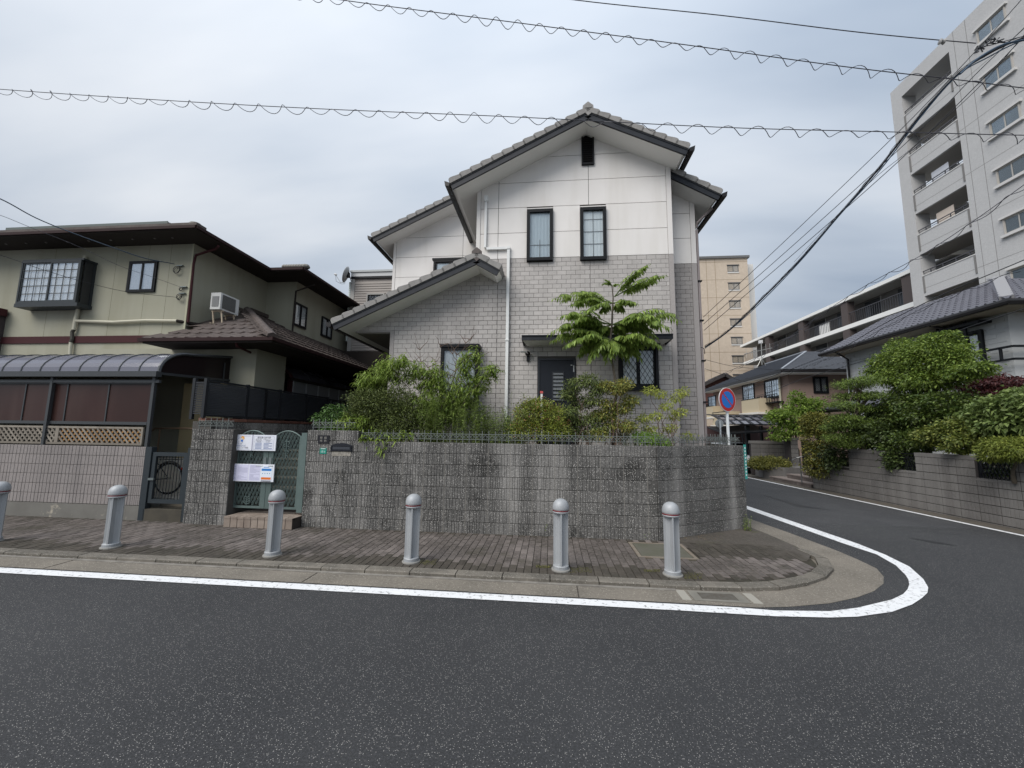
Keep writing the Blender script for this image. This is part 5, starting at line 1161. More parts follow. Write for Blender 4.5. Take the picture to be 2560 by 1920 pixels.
for u in (u0+.1, u1-.12):
    build(MB().bar((XC+.43, u, z0-.03), (XC+.78, u, z0-.03), .035, .03).bar((XC+.72, u, z0-.04), (XC+.80, u, z0-.5), .03, .03).bar((XC+.46, u, z0-.04), (XC+.52, u, z0-.38), .03, .03), 'stand', stn, ac)
build(MB().bar((XC+.6, u0-.1, z0-.42), (XC+.95, u1+.4, z0-.52), .03, .02), 'stand_foot', stn, ac)
# barrel canopy over the bicycle yard
cp = thing('barrel_canopy', (-11, 7.3, 3), 'long barrel-vaulted smoked polycarbonate canopy above the lattice fence', 'canopy')
alum = mat('canopy_frame', (.075, .08, .085), .4, metal=.4); poly = mat('smoked_sheet', (.13, .13, .16), .14, noise=(.8, .3, (.12, .12, .14)), spec=.7)
CYf = 7.2; ce = A(397, 932, Y=CYf); cxr = ce.x; zc0 = ce.z; zt = A(478, 889, X=cxr).z; yt = A(478, 889, X=cxr).y; yb = A(640, 898, X=cxr).y
prof = [(CYf, zc0)]+[(CYf+(yt-CYf)*(1-math.cos(t)), zc0+(zt-zc0)*math.sin(t)) for t in np.linspace(.25, PI/2, 8)]+[(yb, A(640, 898, X=cxr).z)]
cx0 = -20
mb = MB()
for (y0_, z0_), (y1_, z1_) in zip(prof, prof[1:]): mb.poly([(cx0, y0_, z0_+.01), (cxr, y0_, z0_+.01), (cxr, y1_, z1_+.01), (cx0, y1_, z1_+.01)])
build(mb, 'vault_sheet', poly, cp, smooth=True)
x = cxr; k = 0
while x > -16:
    build(MB().tube([(x, y, z+.015) for y, z in prof], .016 if k else .035, 6), 'rib', alum, cp); x -= .46; k += 1
build(MB().bar((cx0, CYf-.02, zc0-.03), (cxr+.03, CYf-.02, zc0-.03), .12, .11), 'gutter', alum, cp); build(MB().bar((cx0, CYf+.05, zc0-.17), (cxr, CYf+.05, zc0-.17), .05, .06), 'beam', alum, cp)
endp = MB().poly([(cxr-.02, y, z) for y, z in prof]+[(cxr-.02, yb, zc0+.0)]); build(endp, 'end_sheet', mat('smoked_dark', (.02, .014, .014), .2), cp)
lowb = A(640, 958, X=cxr); build(MB().bar((cxr, CYf+.03, zc0-.01), (cxr, lowb.y, lowb.z), .03, .05).bar((cxr, (CYf+yb)/2+.3, zc0), (cxr, (CYf+yb)/2+.3, zt), .02, .03), 'end_frame', alum, cp)
build(MB().poly([(cxr-.03, CYf+.1, zc0-.02), (cxr-.03, lowb.y, lowb.z), (cxr-.03, yb, zc0+.1), (cxr-.03, CYf+.3, zc0+.1)]), 'end_sheet', mat('smoked_dark', (.02, .014, .014), .2), cp)
for x in (cxr-.12, -10.4, -12.9): build(MB().box(x-.03, x+.03, CYf+.02, CYf+.08, PWT, zc0-.08), 'post', alum, cp)
# screen of brown sheets below it
sn = thing('screen_fence', (-10.5, CYf+.1, 2.0), 'screen of brown smoked sheets between the canopy and the lattice', 'screen')
Fsn = Fr(0, CYf+.1); us0 = Fsn.at(378, 1000)[0]; zs0, zs1 = Fsn.at(300, 1058)[1], Fsn.at(300, 957)[1]
bs = mat('brown_sheet', (.042, .019, .016), .3, noise=(1.2, .6, (.03, .014, .012)), streak=(1.5, .35, (.08, .05, .042)))
for z in (zs0, zs1): build(MB().fb(Fsn, -20, us0, z-.03, z+.03, -.02, .035), 'rail', alum, sn)
px = [378, 271, 168, 63, -40, -150, -270, -420]
for a, b in zip(px[1:], px): ua, ub = Fsn.at(a, 1000)[0], Fsn.at(b, 1000)[0]; build(MB().fb(Fsn, ua+.012, ub-.012, zs0+.031, zs1-.031, -.004, .004), 'sheet', bs, sn); build(MB().fb(Fsn, ub-.015, ub+.011, zs0+.03, zs1-.03, -.02, .02), 'mullion', alum, sn)
# wooden lattice on the wall
lw = thing('lattice_screen', (-10.5, WY+.06, PWT), 'weathered wooden diagonal lattice standing on the pink block wall', 'lattice')
Flw = Fr(0, WY+.07); ul = Flw.at(357, 1100)[0]; zl0_, zl1_ = PWT+.02, Flw.at(300, 1067)[1]
wgrey = mat('weathered_wood', (.24, .215, .18), .85, rnd=.25, noise=(8, .5, (.14, .12, .1)), nscale=(1, 1, 1)); worange = mat('orange_wood', (.36, .19, .06), .7, noise=(5, .5, (.26, .13, .05)))
ends = [ul, Flw.at(142, 1100)[0], Flw.at(142, 1100)[0]-1.75, Flw.at(142, 1100)[0]-3.5]
for i in range(3):
    b_, a_ = ends[i]-.05, ends[i+1]+.05
    build(frame_mb(Flw, a_-.05, b_+.05, zl0_, zl1_, .04, -.015, .02), 'frame', wgrey, lw)
    H_ = zl1_-zl0_-.08; u = a_-H_
    while u < b_:
        for sg, m_, dd in ((-1, wgrey, .012), (1, worange if i == 0 else wgrey, -.004)):
            p, q = (u, zl1_-.04), (u+H_, zl0_+.04)
            if sg > 0: p, q = (u, zl0_+.04), (u+H_, zl1_-.04)
            (ua, za), (ub, zb_) = p, q
            if ua < a_: t = (a_-ua)/(ub-ua); za = za+(zb_-za)*t; ua = a_
            if ub > b_: t = (b_-ua)/(ub-ua); zb_ = za+(zb_-za)*t; ub = b_
            if ub-ua > .06: build(MB().bar(Flw.p(ua, za, dd), Flw.p(ub, zb_, dd), .009, .034, Flw.n.cross(Vector((ub-ua, 0, zb_-za)))), 'slat', m_, lw)
        u += .115
build(MB().box(ends[-1]-8, ends[-1], WY+.05, WY+.09, zl0_, zl1_), 'far_lattice', wgrey, lw)
# things behind the gate: ochre wall, shaded gap, handrail
yw = 8.6
build(MB().box(-8.75, -7.72+0, yw, yw+.1, .1, 2.9), 'lower_wall', mat('ochre_wall', (.52, .43, .25), .9, noise=(1, .3, (.40, .33, .19))), gh)
build(MB().box(-7.72, -6.9, yw+.35, yw+.4, .1, 2.8), 'passage_shade', mat('passage_shade_black', (.008, .008, .009), .9), gh)  # black sheet paints the shade of the open gap
build(MB().box(-9.2, -7.3, 8.40, 8.43, .1, 1.15), 'back_fence', mat('back_fence_grey', (.66, .64, .58), .8, noise=(2, .4, (.5, .48, .42))), gh); mb = MB()
for k in range(24): mb.box(-9.18+k*.08, -9.174+k*.08, 8.385, 8.399, .1, 1.15)
struct(MB().box(-9.4, -7.1, 7.75, 8.39, .13, .385), 'yard_slab', mat('yard_concrete', (.52, .50, .46), .85, noise=(3, .5, (.38, .36, .33))))
hr = thing('handrail', (-8, 7.9, .5), 'brown metal handrail above the bicycle behind the dark gate', 'handrail')
Yh = 7.75; hp = [A(x, y, Y=Yh) for x, y in ((360, 1092), (388, 1071), (470, 1071), (496, 1073))]
build(MB().tube(hp, .018, 8), 'rail', mat('bronze_rail', (.10, .065, .04), .4), hr); q = A(400, 1072, Y=Yh); build(MB().tube([q, (q.x, q.y, .4)], .015, 8), 'post', mat('bronze_rail', (.10, .065, .04), .4), hr)
# shed with curved canopy on the right of the green house
sh = thing('side_lean_to', (-7.7, 12, 1), 'grey panel lean-to with curved smoked canopy beside the green house', 'lean-to'); X8 = WXc-.12
gp_ = mat('grey_sheet_panel', (.23, .24, .25), .55, rnd=.1, noise=(1.5, .3, (.18, .19, .2)))
FX = Fr(X8, 0, 90); ya = A(733, 960, X=X8).y; zt_ = A(735, 951, X=X8).z; n = 8
for k in range(n): build(MB().fb(FX, ya+k*.62+.006, ya+(k+1)*.62-.006, 1.6, zt_, -.02, 0), 'panel', gp_, sh)
for k in range(n): build(MB().fb(FX, ya+k*.62-.02, ya+k*.62+.02, 1.6, zt_+.02, 0.001, .02), 'batten', mat('batten_grey', (.35, .36, .37), .5), sh)
cpts = [A(660, 896, X=X8-1.3)]+[A(x, y, X=X8-1.3+1.3*t) for x, y, t in ((690, 912, .45), (712, 930, .75), (728, 945, 1))]
pr_ = [(p.x, p.z) for p in cpts]; y0_ = cpts[-1].y-.1; y0_ = ya-.15
pr_ = [(X8-1.6, zt_+.66), (X8-1.2, zt_+.62), (X8-.75, zt_+.58), (X8-.35, zt_+.42), (X8-.1, zt_+.22), (X8+.05, zt_+.04)]
mb = MB()
for (a, za), (b, zb_) in zip(pr_, pr_[1:]): mb.poly([(a, y0_, za), (b, y0_, zb_), (b, y0_+5, zb_), (a, y0_+5, za)])
build(mb, 'vault_sheet', poly, sh, smooth=True)
for k in range(6): build(MB().tube([(a, y0_+k*.95, z+.01) for a, z in pr_], .05 if k == 0 else .015, 6), 'rib', brown if k == 0 else alum, sh)
build(MB().bar((X8+.05, y0_, zt_+.02), (X8+.05, y0_+5, zt_+.02), .08, .07), 'gutter', eave_dark, sh)
build(MB().box(X8-.1, X8+.0, ya-.12, ya-.01, 1.4, zt_+.02), 'post', brown, sh)
# grey-beige clapboard house behind, with the dish
cy = 15.3; FCb = Fr(0, cy); cl0, cl1 = FCb.at(873, 800)[0], -3; zt_ = FCb.at(900, 677)[1]
chh = thing('clapboard_house', (-8, cy, 0), 'grey-beige clapboard house glimpsed between the green house and the white house', 'house')
cb_ = mat('clapboard', (.33, .30, .275), .75, rnd=.06); build(MB().box(cl0, cl1, cy+.02, cy+6, 0, zt_-.35), 'wall_core', cb_, chh)
z = FCb.at(900, 705)[1]; k = 0; mb = None
hw = R4(FCb, 921, 738, 956, 790)
while z > 2.5:
    segs = [(cl0+.16, cl1)]
    if hw[2]-.06 < z-.04 < hw[3]+.06: segs = [(cl0+.16, hw[0]-.06), (hw[1]+.06, cl1)]
    for a, b in segs: build(MB().hexa([(a, cy-.02, z-.095), (b, cy-.02, z-.095), (b, cy+.02, z-.095), (a, cy+.02, z-.095), (a, cy-.004, z), (b, cy-.004, z), (b, cy+.02, z), (a, cy+.02, z)]), 'clapboard', cb_, chh)
    z -= .105
build(MB().box(cl0, cl0+.155, cy-.03, cy+.03, 0, zt_-.3), 'corner_board', mat('corner_board', (.36, .35, .33), .7), chh)
build(MB().box(cl0-.02, cl1, cy-.06, cy+6, zt_-.36, zt_-.27), 'trim_band', blackm, chh); build(MB().box(cl0-.02, cl1, cy-.04, cy+6, zt_-.268, zt_-.09), 'parapet', mat('parapet_pale', (.52, .53, .53), .6), chh); build(MB().box(cl0-.05, cl1, cy-.08, cy+6, zt_-.085, zt_), 'coping', mat('coping_grey', (.4, .42, .42), .5), chh)
build(frame_mb(FCb, hw[0]-.055, hw[1]+.055, hw[2]-.05, hw[3]+.055, .055, 0, .05), 'window_surround', mat('corner_board', (.36, .35, .33), .7), chh)
window(chh, FCb, *hw, blackm, w=.03, split=1, diamond=(.12, .2), curtain=(.1, .1, .1))
build(MB().box(cl0+.1, cl1, cy-.6, cy, 2.3, FCb.at(900, 885)[1]), 'lower_eave', eave_dark, chh)
pb = thing('white_ladder_pole', (cl0-.1, cy, 4), 'pale ribbed conduit beside the clapboard house corner', 'conduit'); mb = MB(); z = 5.5
while z < 8.0: mb.lathe((cl0-.10, cy+.1, z), [(.05, 0), (.065, .04), (.05, .08)], 8); z += .08
build(mb, 'ribbed_tube', mat('pale_conduit', (.6, .66, .64), .5), pb)
ds = thing('satellite_dish', A(866, 690, Y=15.0), 'grey satellite dish on the corner of the clapboard house', 'satellite dish'); dc = A(864.5, 686, Y=15.0); ax = Vector((-.93, -.25, .30)).normalized()
dm_ = mat('dish_grey', (.36, .37, .37), .5)
build(MB().lathe(dc, [(.0, -.09), (.12, -.08), (.25, -.045), (.345, .0), (.335, .004), (.24, -.035), (.1, -.068), (.0, -.075)], 24, axis=ax), 'dish', dm_, ds, smooth=True)
fd = dc+ax*.42+Vector((0, 0, -.16)); build(MB().tube([dc+Vector((0, 0, -.34)), dc+ax*.2+Vector((0, 0, -.42)), fd], .012, 6), 'feed_arm', dm_, ds); build(MB().lathe(fd, [(.03, -.05), (.045, 0), (.04, .05), (0, .06)], 10, axis=-ax), 'feed_horn', mat('horn_white', (.6, .6, .6), .5), ds)
build(MB().box(dc.x-.03, dc.x+.14, dc.y-.06, dc.y+.1, dc.z-.12, dc.z+.08), 'mount', blackm, ds); build(MB().tube([dc+Vector((.1, .1, 0)), dc+Vector((.16, .25, -.3))], .02, 6), 'mount_arm', dm_, ds)
build(MB().tube([fd, fd+Vector((.05, 0, -.3)), fd+Vector((.3, 0, -.42)), dc+Vector((.0, 0, -.4))], .007, 5), 'cable', ck, ds)
# ================================================================== RIGHT SIDE
# ---- tall grey apartment tower
TX = 24.3; FT = Fr(TX, 0, -90)             # face towards the side street; u = -y
def TY(x, y): p = A(x, y, X=TX); return p.y, p.z
tower_m = mat('tower_tile', (.46, .46, .462), .85, noise=(1.2, .3, (.41, .41, .412)), noise2=(9, .35, (.52, .52, .52)), bump=(14, .03, .6)); tj = mat('tower_joint', (.24, .235, .23), .9)
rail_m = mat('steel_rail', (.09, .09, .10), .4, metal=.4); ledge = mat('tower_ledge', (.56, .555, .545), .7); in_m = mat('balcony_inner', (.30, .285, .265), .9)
tw = thing('apartment_tower', (TX+5, 25, 0), 'tall grey tiled apartment tower with stacked open balconies at the top right', 'apartment building')
yf = TY(2255, 500)[0]; zt = TY(2224, 235)[1]; ya, yb = TY(2247, 249)[0], TY(2386, 237)[0]   # far and near jamb of the balcony bay
ya = TY(2265, 342)[0]; o1 = TY(2247, 249)[1]; o2 = TY(2265, 342)[1]; o5 = TY(2295, 639)[1]; FH = (o2-o5)/3
led = TY(2304, 690)[1]-o5                    # ledge below opening top
D_ = 1.9
NE = 10.5                                     # near end of the building
build(MB().box(TX, TX+.9, ya, yf, 0, zt), 'end_pier', tower_m, tw)
build(MB().box(TX, TX+16, NE, yb, 0, zt), 'main_block', tower_m, tw)
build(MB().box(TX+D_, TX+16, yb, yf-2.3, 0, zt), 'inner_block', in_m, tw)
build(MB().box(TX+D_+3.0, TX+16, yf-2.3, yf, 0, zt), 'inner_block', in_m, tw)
tops = [o2+FH+.0, o2]+[o2-FH*k for k in range(1, 9)]
build(MB().box(TX, TX+16, yb+.001, ya-.001, o1+.02, zt-.001), 'roof_slab', tower_m, tw); build(MB().box(TX+.901, TX+16, ya, yf-.001, o1+.02, zt-.001), 'roof_slab', tower_m, tw)
for i, zt_ in enumerate([o1]+tops[1:]):
    if zt_ < 4: break
    lz = zt_+led; nb = (tops[1:]+[0]*9)[i]
    nb = (([o1]+tops[1:])[i+1]) if i+1 < len(tops) else lz-1.5
    build(MB().box(TX+.03, TX+.18, yb+.002, ya-.002, nb, lz-.06), 'parapet', tower_m, tw)
    build(MB().box(TX+.0, TX+.24, yb+.001, ya-.001, lz-.058, lz), 'ledge', ledge, tw)
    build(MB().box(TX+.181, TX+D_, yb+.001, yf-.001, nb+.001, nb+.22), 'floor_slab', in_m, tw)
    build(MB().box(TX+.9, TX+D_+3, yf-.18, yf-.002, nb+.22, lz-.3), 'side_parapet', tower_m, tw)
    r = MB().bar((TX+.1, yb+.01, lz+.28), (TX+.1, ya-.01, lz+.28), .05, .05).bar((TX+.1, yb+.01, lz+.14), (TX+.1, ya-.01, lz+.14), .025, .025); k = 0; y = yb+.35
    while y < ya: r.box(TX+.08, TX+.12, y, y+.04, lz, lz+.27); y += .8
    build(r, 'railing', rail_m, tw)
    for y in (ya-.12, yb+.02): build(MB().box(TX-.012, TX+.029, y, y+.09, lz-1.15, lz-.07), 'downpipe_slot', mat('slot_grey', (.19, .185, .18), .8), tw)
    if i % 3 != 1: build(MB().box(TX+.3, TX+.65, yb+.3+.5*(i % 2), yb+1.1+.5*(i % 2), nb+.25, nb+.85), 'outdoor_unit', acw, tw)
    if i in (2, 3): build(MB().box(TX+.45, TX+.47, ya-2.0, ya-.9, lz-.1, lz+.95), 'laundry', mat('laundry_%d' % i, ((.55, .57, .62), (.6, .52, .45))[i-2], .9), tw)
    # doorway glass at the back of the balcony
    build(MB().box(TX+D_-.02, TX+D_-.001, yb+.5, yb+2.2, nb+.25, nb+2.2), 'balcony_door', mat('balcony_glass', (.05, .055, .06), .15), tw)
    for zz in (nb+.5,): build(MB().box(TX-.003, TX+.0, NE, yb, zz, zz+.025), 'panel_joint', tj, tw); build(MB().box(TX+.027, TX+.03, yb+.01, ya-.01, zz, zz+.025), 'panel_joint', tj, tw)
for y in (yb-.35, yb-1.05, ya-2.2): build(MB().box(TX-.0025, TX+.0, y, y+.03, 0, zt) if y < yb else MB().box(TX+.026, TX+.03, y, y+.02, 4, 4.02), 'panel_joint', tj, tw)
wz = [TY(2441, 80)[1], TY(2458, 194)[1], TY(2475, 308)[1]]; wy1, wy0 = TY(2458, 194)[0], TY(2530, 130)[0]; wh = TY(2458, 194)[1]-TY(2462, 230)[1]
alw = mat('tower_window_frame', (.42, .40, .37), .5)
for i in range(8):
    zz = wz[1]+FH-FH*i
    if i == 0: zz = wz[0]
    if zz < 6: break
    window(tw, FT, -wy1, -wy0, zz-wh, zz, alw, w=.05, split=2, curtain=((.34, .39, .39), (.44, .45, .42), (.3, .36, .39))[i % 3], cfrom=(.5, .55, .5, .35)[i % 4], gl=glass('tower_glass', (.8, .84, .86), .03, .85), d=-.02, dep=.08)
    build(MB().box(TX-.14, TX, wy0-.12, wy1+.12, zz+.0, zz+.12), 'lintel', ledge, tw); build(MB().box(TX-.14, TX, wy0-.12, wy1+.12, zz-wh-.14, zz-wh), 'sill', ledge, tw)
    window(tw, FT, -wy1+4.6, -wy0+4.6, zz-wh, zz, alw, w=.05, split=2, curtain=(.40, .45, .45), cfrom=.5, d=-.02, dep=.08)
# ---- long low apartment block with white slabs
LXb = 26.4; lb = thing('balcony_apartments', (LXb+4, 42, 0), 'long low apartment block with white floor slabs, dark columns and railings', 'apartment building')
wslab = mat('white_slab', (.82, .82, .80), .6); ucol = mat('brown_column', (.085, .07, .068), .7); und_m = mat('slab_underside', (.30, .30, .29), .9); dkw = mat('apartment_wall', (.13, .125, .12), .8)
def LY(x, y): p = A(x, y, X=LXb); return p.y, p.z
yl0 = LY(1852, 865)[0]; zr0 = LY(2100, 748)[1]; zr0 = (LY(1852, 865)[1]+LY(2260, 678)[1])/2; zf = (LY(1856, 914)[1]+LY(2212, 768)[1])/2
fh = zr0-zf; yn = 27.5
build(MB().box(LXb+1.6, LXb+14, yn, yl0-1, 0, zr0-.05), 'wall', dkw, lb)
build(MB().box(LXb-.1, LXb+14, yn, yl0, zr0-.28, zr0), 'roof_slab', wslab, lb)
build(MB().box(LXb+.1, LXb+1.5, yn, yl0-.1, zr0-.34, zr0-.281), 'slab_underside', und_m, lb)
for k in range(5):
    z = zf-fh*k
    if z < .5: break
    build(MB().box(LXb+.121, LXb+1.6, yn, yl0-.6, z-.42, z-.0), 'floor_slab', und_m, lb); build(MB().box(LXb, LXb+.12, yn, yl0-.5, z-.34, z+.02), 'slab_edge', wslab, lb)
    build(MB().bar((LXb+.1, yn, z+1.05), (LXb+.1, yl0-.6, z+1.05), .05, .05), 'handrail', rail_m, lb)
    mb = MB(); y = yn
    while y < yl0-.7: mb.box(LXb+.09, LXb+.11, y, y+.03, z, z+1.03); y += .22 if k == 0 else .5
    build(mb, 'balusters', rail_m, lb, kind='stuff')
    if k < 2:
        y = yn+1
        while y < yl0-3:
            build(MB().box(LXb+1.56, LXb+1.599, y, y+1.7, z+.02, z+2.0), 'sliding_door', mat('balcony_glass', (.05, .055, .06), .15), lb); build(MB().box(LXb+1.55, LXb+1.6, y-.06, y, z, z+2.1), 'door_frame', mat('pale_frame', (.35, .35, .34), .5), lb); y += 3.4
for px, py in ((1916, 850), (2000, 812), (2108, 762), (2262, 690)):
    y = LY(px, py)[0]; build(MB().box(LXb+.01, LXb+.6, y-.45, y+.35, 0, zr0-.29), 'column', ucol, lb)
build(MB().box(LXb+.15, LXb+.25, LY(2060, 830)[0]-.5, LY(2045, 830)[0]+.0, zf+.1, zf+1.0), 'white_laundry', wslab, lb)
# ---- beige tower far behind
BYb = 59.5; FBg = Fr(0, BYb); bt = thing('beige_tower', (27, BYb, 0), 'distant beige tiled apartment tower with one column of small windows', 'apartment building')
x0, x1 = FBg.at(1700, 700)[0], FBg.at(1871, 700)[0]; zt = FBg.at(1871, 645)[1]
beige = mat('beige_tile', (.50, .42, .335), .85, noise=(.8, .35, (.43, .355, .28)), noise2=(3, .35, (.58, .49, .395)), bump=(4, .05, .5))
build(MB().box(x0, x1, BYb, BYb+14, 0, zt), 'wall', beige, bt); build(MB().box(x1+.001, x1+1.6, BYb+1.6, BYb+14, 0, zt-.3), 'side_wall', mat('pale_side', (.60, .585, .56), .8), bt)
build(MB().box(x0-.2, x1+.25, BYb-.25, BYb+14, zt+.001, zt+.35), 'parapet', mat('parapet_dark', (.13, .13, .13), .7), bt)
wins = [FBg.at(x, y) for x, y in ((1818, 664), (1821, 709), (1824, 753), (1826, 798), (1829, 844), (1832, 890))]; fhb = (wins[0][1]-wins[5][1])/5
for k in range(9):
    z = wins[0][1]-fhb*k; u = wins[2][0]-.05
    window(bt, FBg, u, u+1.55, z-1.05, z, mat('dk_frame', (.12, .12, .12), .5), w=.06, split=2, curtain=(.5, .55, .58) if k % 3 != 2 else None, cfrom=.5 if k % 2 else 0, cfrac=1 if k % 2 else .55, d=-.03, dep=.05)
    build(MB().fb(FBg, u-.1, u+1.65, z+.0, z+.1, 0, .12), 'lintel', mat('dk_frame', (.12, .12, .12), .5), bt); build(MB().fb(FBg, u-.05, u+1.6, z-1.2, z-1.05, 0, .08), 'sill', mat('pale_side', (.60, .585, .56), .8), bt)
    build(MB().fb(FBg, x0, x1, z+.55, z+.60, 0, .01), 'panel_joint', mat('beige_joint', (.3, .23, .16), .9), bt)
for px in (1767, 1789): u = FBg.at(px, 700)[0]; build(MB().fb(FBg, u-.03, u+.03, 0, zt, 0, .01), 'panel_joint', mat('beige_joint', (.3, .23, .16), .9), bt)
# ---- pinkish house with slate hip roof
PXf = 13.4; ph = thing('pink_house', (16, 27, 0), 'two-storey pinkish-brown house with slate hip roof behind the carport', 'house')
pc = A(1955, 926, X=PXf); pf = A(1768, 978, X=PXf); ap = A(2015, 880, Y=pc.y+3.2)
pink_m = mat('pink_render', (.27, .20, .17), .9, noise=(1, .3, (.235, .17, .145)), bump=(60, .002)); slate = mat('slate', (.115, .125, .145), .6, noise=(1.2, .4, (.15, .16, .18)), nscale=(1, 1, 6), bump=(30, .01))
ze = pc.z; X1p = A(2240, 925, Y=pc.y).x; Yf_ = pf.y
build(MB().box(PXf+.7, X1p-.6, pc.y+.7, Yf_+.5, 0, ze-.02), 'wall', pink_m, ph)
build(MB().box(PXf, X1p, pc.y, Yf_+1, ze-.16, ze-.1), 'soffit', sof_m, ph); build(MB().bar((PXf, pc.y, ze-.02), (PXf, Yf_+1, ze-.02), .14, .16).bar((PXf, pc.y, ze-.02), (X1p, pc.y, ze-.02), .14, .16), 'gutter', gut_m, ph)
rx = ap.x; rz_ = ap.z; mb = MB(); mb.poly([(PXf, pc.y, ze+.06), (X1p, pc.y, ze+.06), (rx+.6, ap.y, rz_), (rx, ap.y, rz_)]).poly([(PXf, Yf_+1, ze+.06), (PXf, pc.y, ze+.06), (rx, ap.y, rz_), (rx, Yf_-3, rz_)]).poly([(X1p, pc.y, ze+.06), (X1p, Yf_, ze+.06), (rx+.6, Yf_-3, rz_), (rx+.6, ap.y, rz_)]); build(mb, 'roof', slate, ph)
# slate courses stand slightly proud
def courses(mb, a, b, c, d, n, t=.025):      # eave a-b, ridge d-c
    a, b, c, d = map(Vector, (a, b, c, d)); nn = (b-a).cross(d-a).normalized(); nn = nn if nn.z > 0 else -nn
    for k in range(n):
        p, q = a+(d-a)*(k/n), b+(c-b)*(k/n); r, s = a+(d-a)*((k+1)/n), b+(c-b)*((k+1)/n)
        mb.hexa([p, q, s, r, p+nn*(t+.02), q+nn*(t+.02), s+nn*.008, r+nn*.008])
mb = MB(); courses(mb, (PXf, pc.y, ze+.07), (X1p, pc.y, ze+.07), (rx+.6, ap.y, rz_+.01), (rx, ap.y, rz_+.01), 18); courses(mb, (PXf, Yf_+1, ze+.07), (PXf, pc.y, ze+.07), (rx, ap.y, rz_+.01), (rx, Yf_-3, rz_+.01), 18)
build(mb, 'slate_courses', slate, ph, kind='stuff')
build(MB().bar((PXf, pc.y, ze+.1), (rx, ap.y, rz_+.04), .12, .06).bar((rx, ap.y, rz_+.05), (rx, Yf_-3, rz_+.05), .14, .07), 'hip_cap', mat('hip_cap_pale', (.25, .27, .3), .5), ph)
FPf = Fr(0, pc.y+.7); w = R4(FPf, 2031, 942, 2071, 983); window(ph, FPf, *w, blackm, w=.07, split=2, diamond=(.09, .13), curtain=(.3, .31, .31))
FPs = Fr(PXf+.7, 0, -90)
for (xa, ya_, xb_, yb_), br in (((1912, 957, 1952, 988), 1), ((1857, 966, 1888, 996), 0), ((1771, 995, 1791, 1014), 0)):
    a = FPs.at(xa, ya_); b = FPs.at(xb_, yb_); window(ph, FPs, a[0], b[0], b[1]-.1, a[1]+.1, blackm, w=.05, split=2, curtain=(.6, .68, .72), cfrom=.5, bars=(6, 3))
    if br:
        mb = MB(); mb.box(PXf+.3, PXf+.7, -b[0]-.3, -a[0]+.3, b[1]-.45, b[1]-.38)
        for i in range(9): y = -b[0]-.3+(b[0]-a[0]+.6)*i/8; mb.box(PXf+.3, PXf+.33, y-.015, y+.015, b[1]-.38, b[1]+.05)
        mb.bar((PXf+.31, -b[0]-.3, b[1]+.06), (PXf+.31, -a[0]+.3, b[1]+.06), .04, .04); build(mb, 'flower_rack', blackm, ph)
bal = mat('balcony_cream', (.47, .40, .28), .8); wh_ = mat('balcony_white', (.65, .62, .57), .7)
for (xa, xb_, yt_, ybm) in ((1853, 1896, 995, 1030), (1781, 1822, 1028, 1062), (1766, 1782, 1015, 1042)):
    X_ = PXf-.1; a = A(xa, yt_, X=X_); b = A(xb_, yt_, X=X_); zb_ = A(xb_, ybm, X=X_).z
    o = build(MB().box(X_, PXf+.7, b.y, a.y, zb_, b.z), 'balcony', bal, ph); build(MB().box(X_-.15, PXf+.7, b.y-.15, a.y+.15, zb_-.14, zb_-.001), 'balcony_base', wh_, o); build(MB().box(X_-.02, X_+.06, b.y-.02, a.y+.02, b.z+.001, b.z+.04), 'balcony_cap', blackm, o)
build(MB().tube([(PXf+.6, A(1970, 950, X=PXf+.6).y+.9, ze-.2), (PXf+.6, A(1970, 950, X=PXf+.6).y+.9, 1.5)], .06, 8), 'downpipe', mat('cream_pipe', (.50, .48, .38), .5), ph)
# TV antenna on the roof
an = thing('tv_antenna', A(1905, 912, X=PXf+1.6), 'thin TV antenna on the slate roof in front of the low apartments', 'antenna'); q = A(1905, 912, X=PXf+1.6); Lx = lambda x, y: A(x, y, X=PXf+1.6)
am = mat('antenna_metal', (.4, .4, .38), .4, metal=.5)
build(MB().tube([q, Lx(1903, 855)], .03, 6), 'mast', am, an); build(MB().tube([Lx(1860, 885), Lx(1930, 870)], .02, 5), 'boom', am, an); build(MB().box(q.x-.1, q.x+.1, q.y-.1, q.y+.1, Lx(1903, 858).z, Lx(1903, 850).z), 'booster_box', mat('horn_white', (.6, .6, .6), .5), an)
mb = MB()
for px, py in ((1866, 883), (1878, 881), (1892, 878), (1915, 873), (1925, 871)): c = Lx(px, py); mb.tube([c+Vector((0, 0, -.35)), c+Vector((0, 0, .35))], .012, 4)
build(mb, 'elements', am, an); build(MB().tube([q+Vector((-.3, 0, -.1)), q+Vector((0, 0, .5))], .02, 5).tube([q+Vector((.3, .1, -.05)), q+Vector((0, 0, .5))], .02, 5), 'stay', am, an)
# small red-brown gable behind
rg = thing('red_gable_house', (20, 45, 0), 'small reddish gable roof peeping out beside the white house', 'house'); Fq = Fr(0, 44); 
P3 = [Fq.at(x, y) for x, y in ((1740, 975), (1806, 942), (1840, 962), (1840, 1010), (1740, 1010))]; build(MB().fprism(Fq, P3, -6, 0), 'wall', mat('redbrown', (.13, .06, .05), .8), rg)
build(MB().bar(Fq.p(*Fq.at(1735, 972), .3), Fq.p(*Fq.at(1806, 938), .3), .9, .35).bar(Fq.p(*Fq.at(1806, 938), .3), Fq.p(*Fq.at(1845, 962), .3), .9, .35), 'roof', mat('dark_roof', (.05, .045, .045), .6), rg)
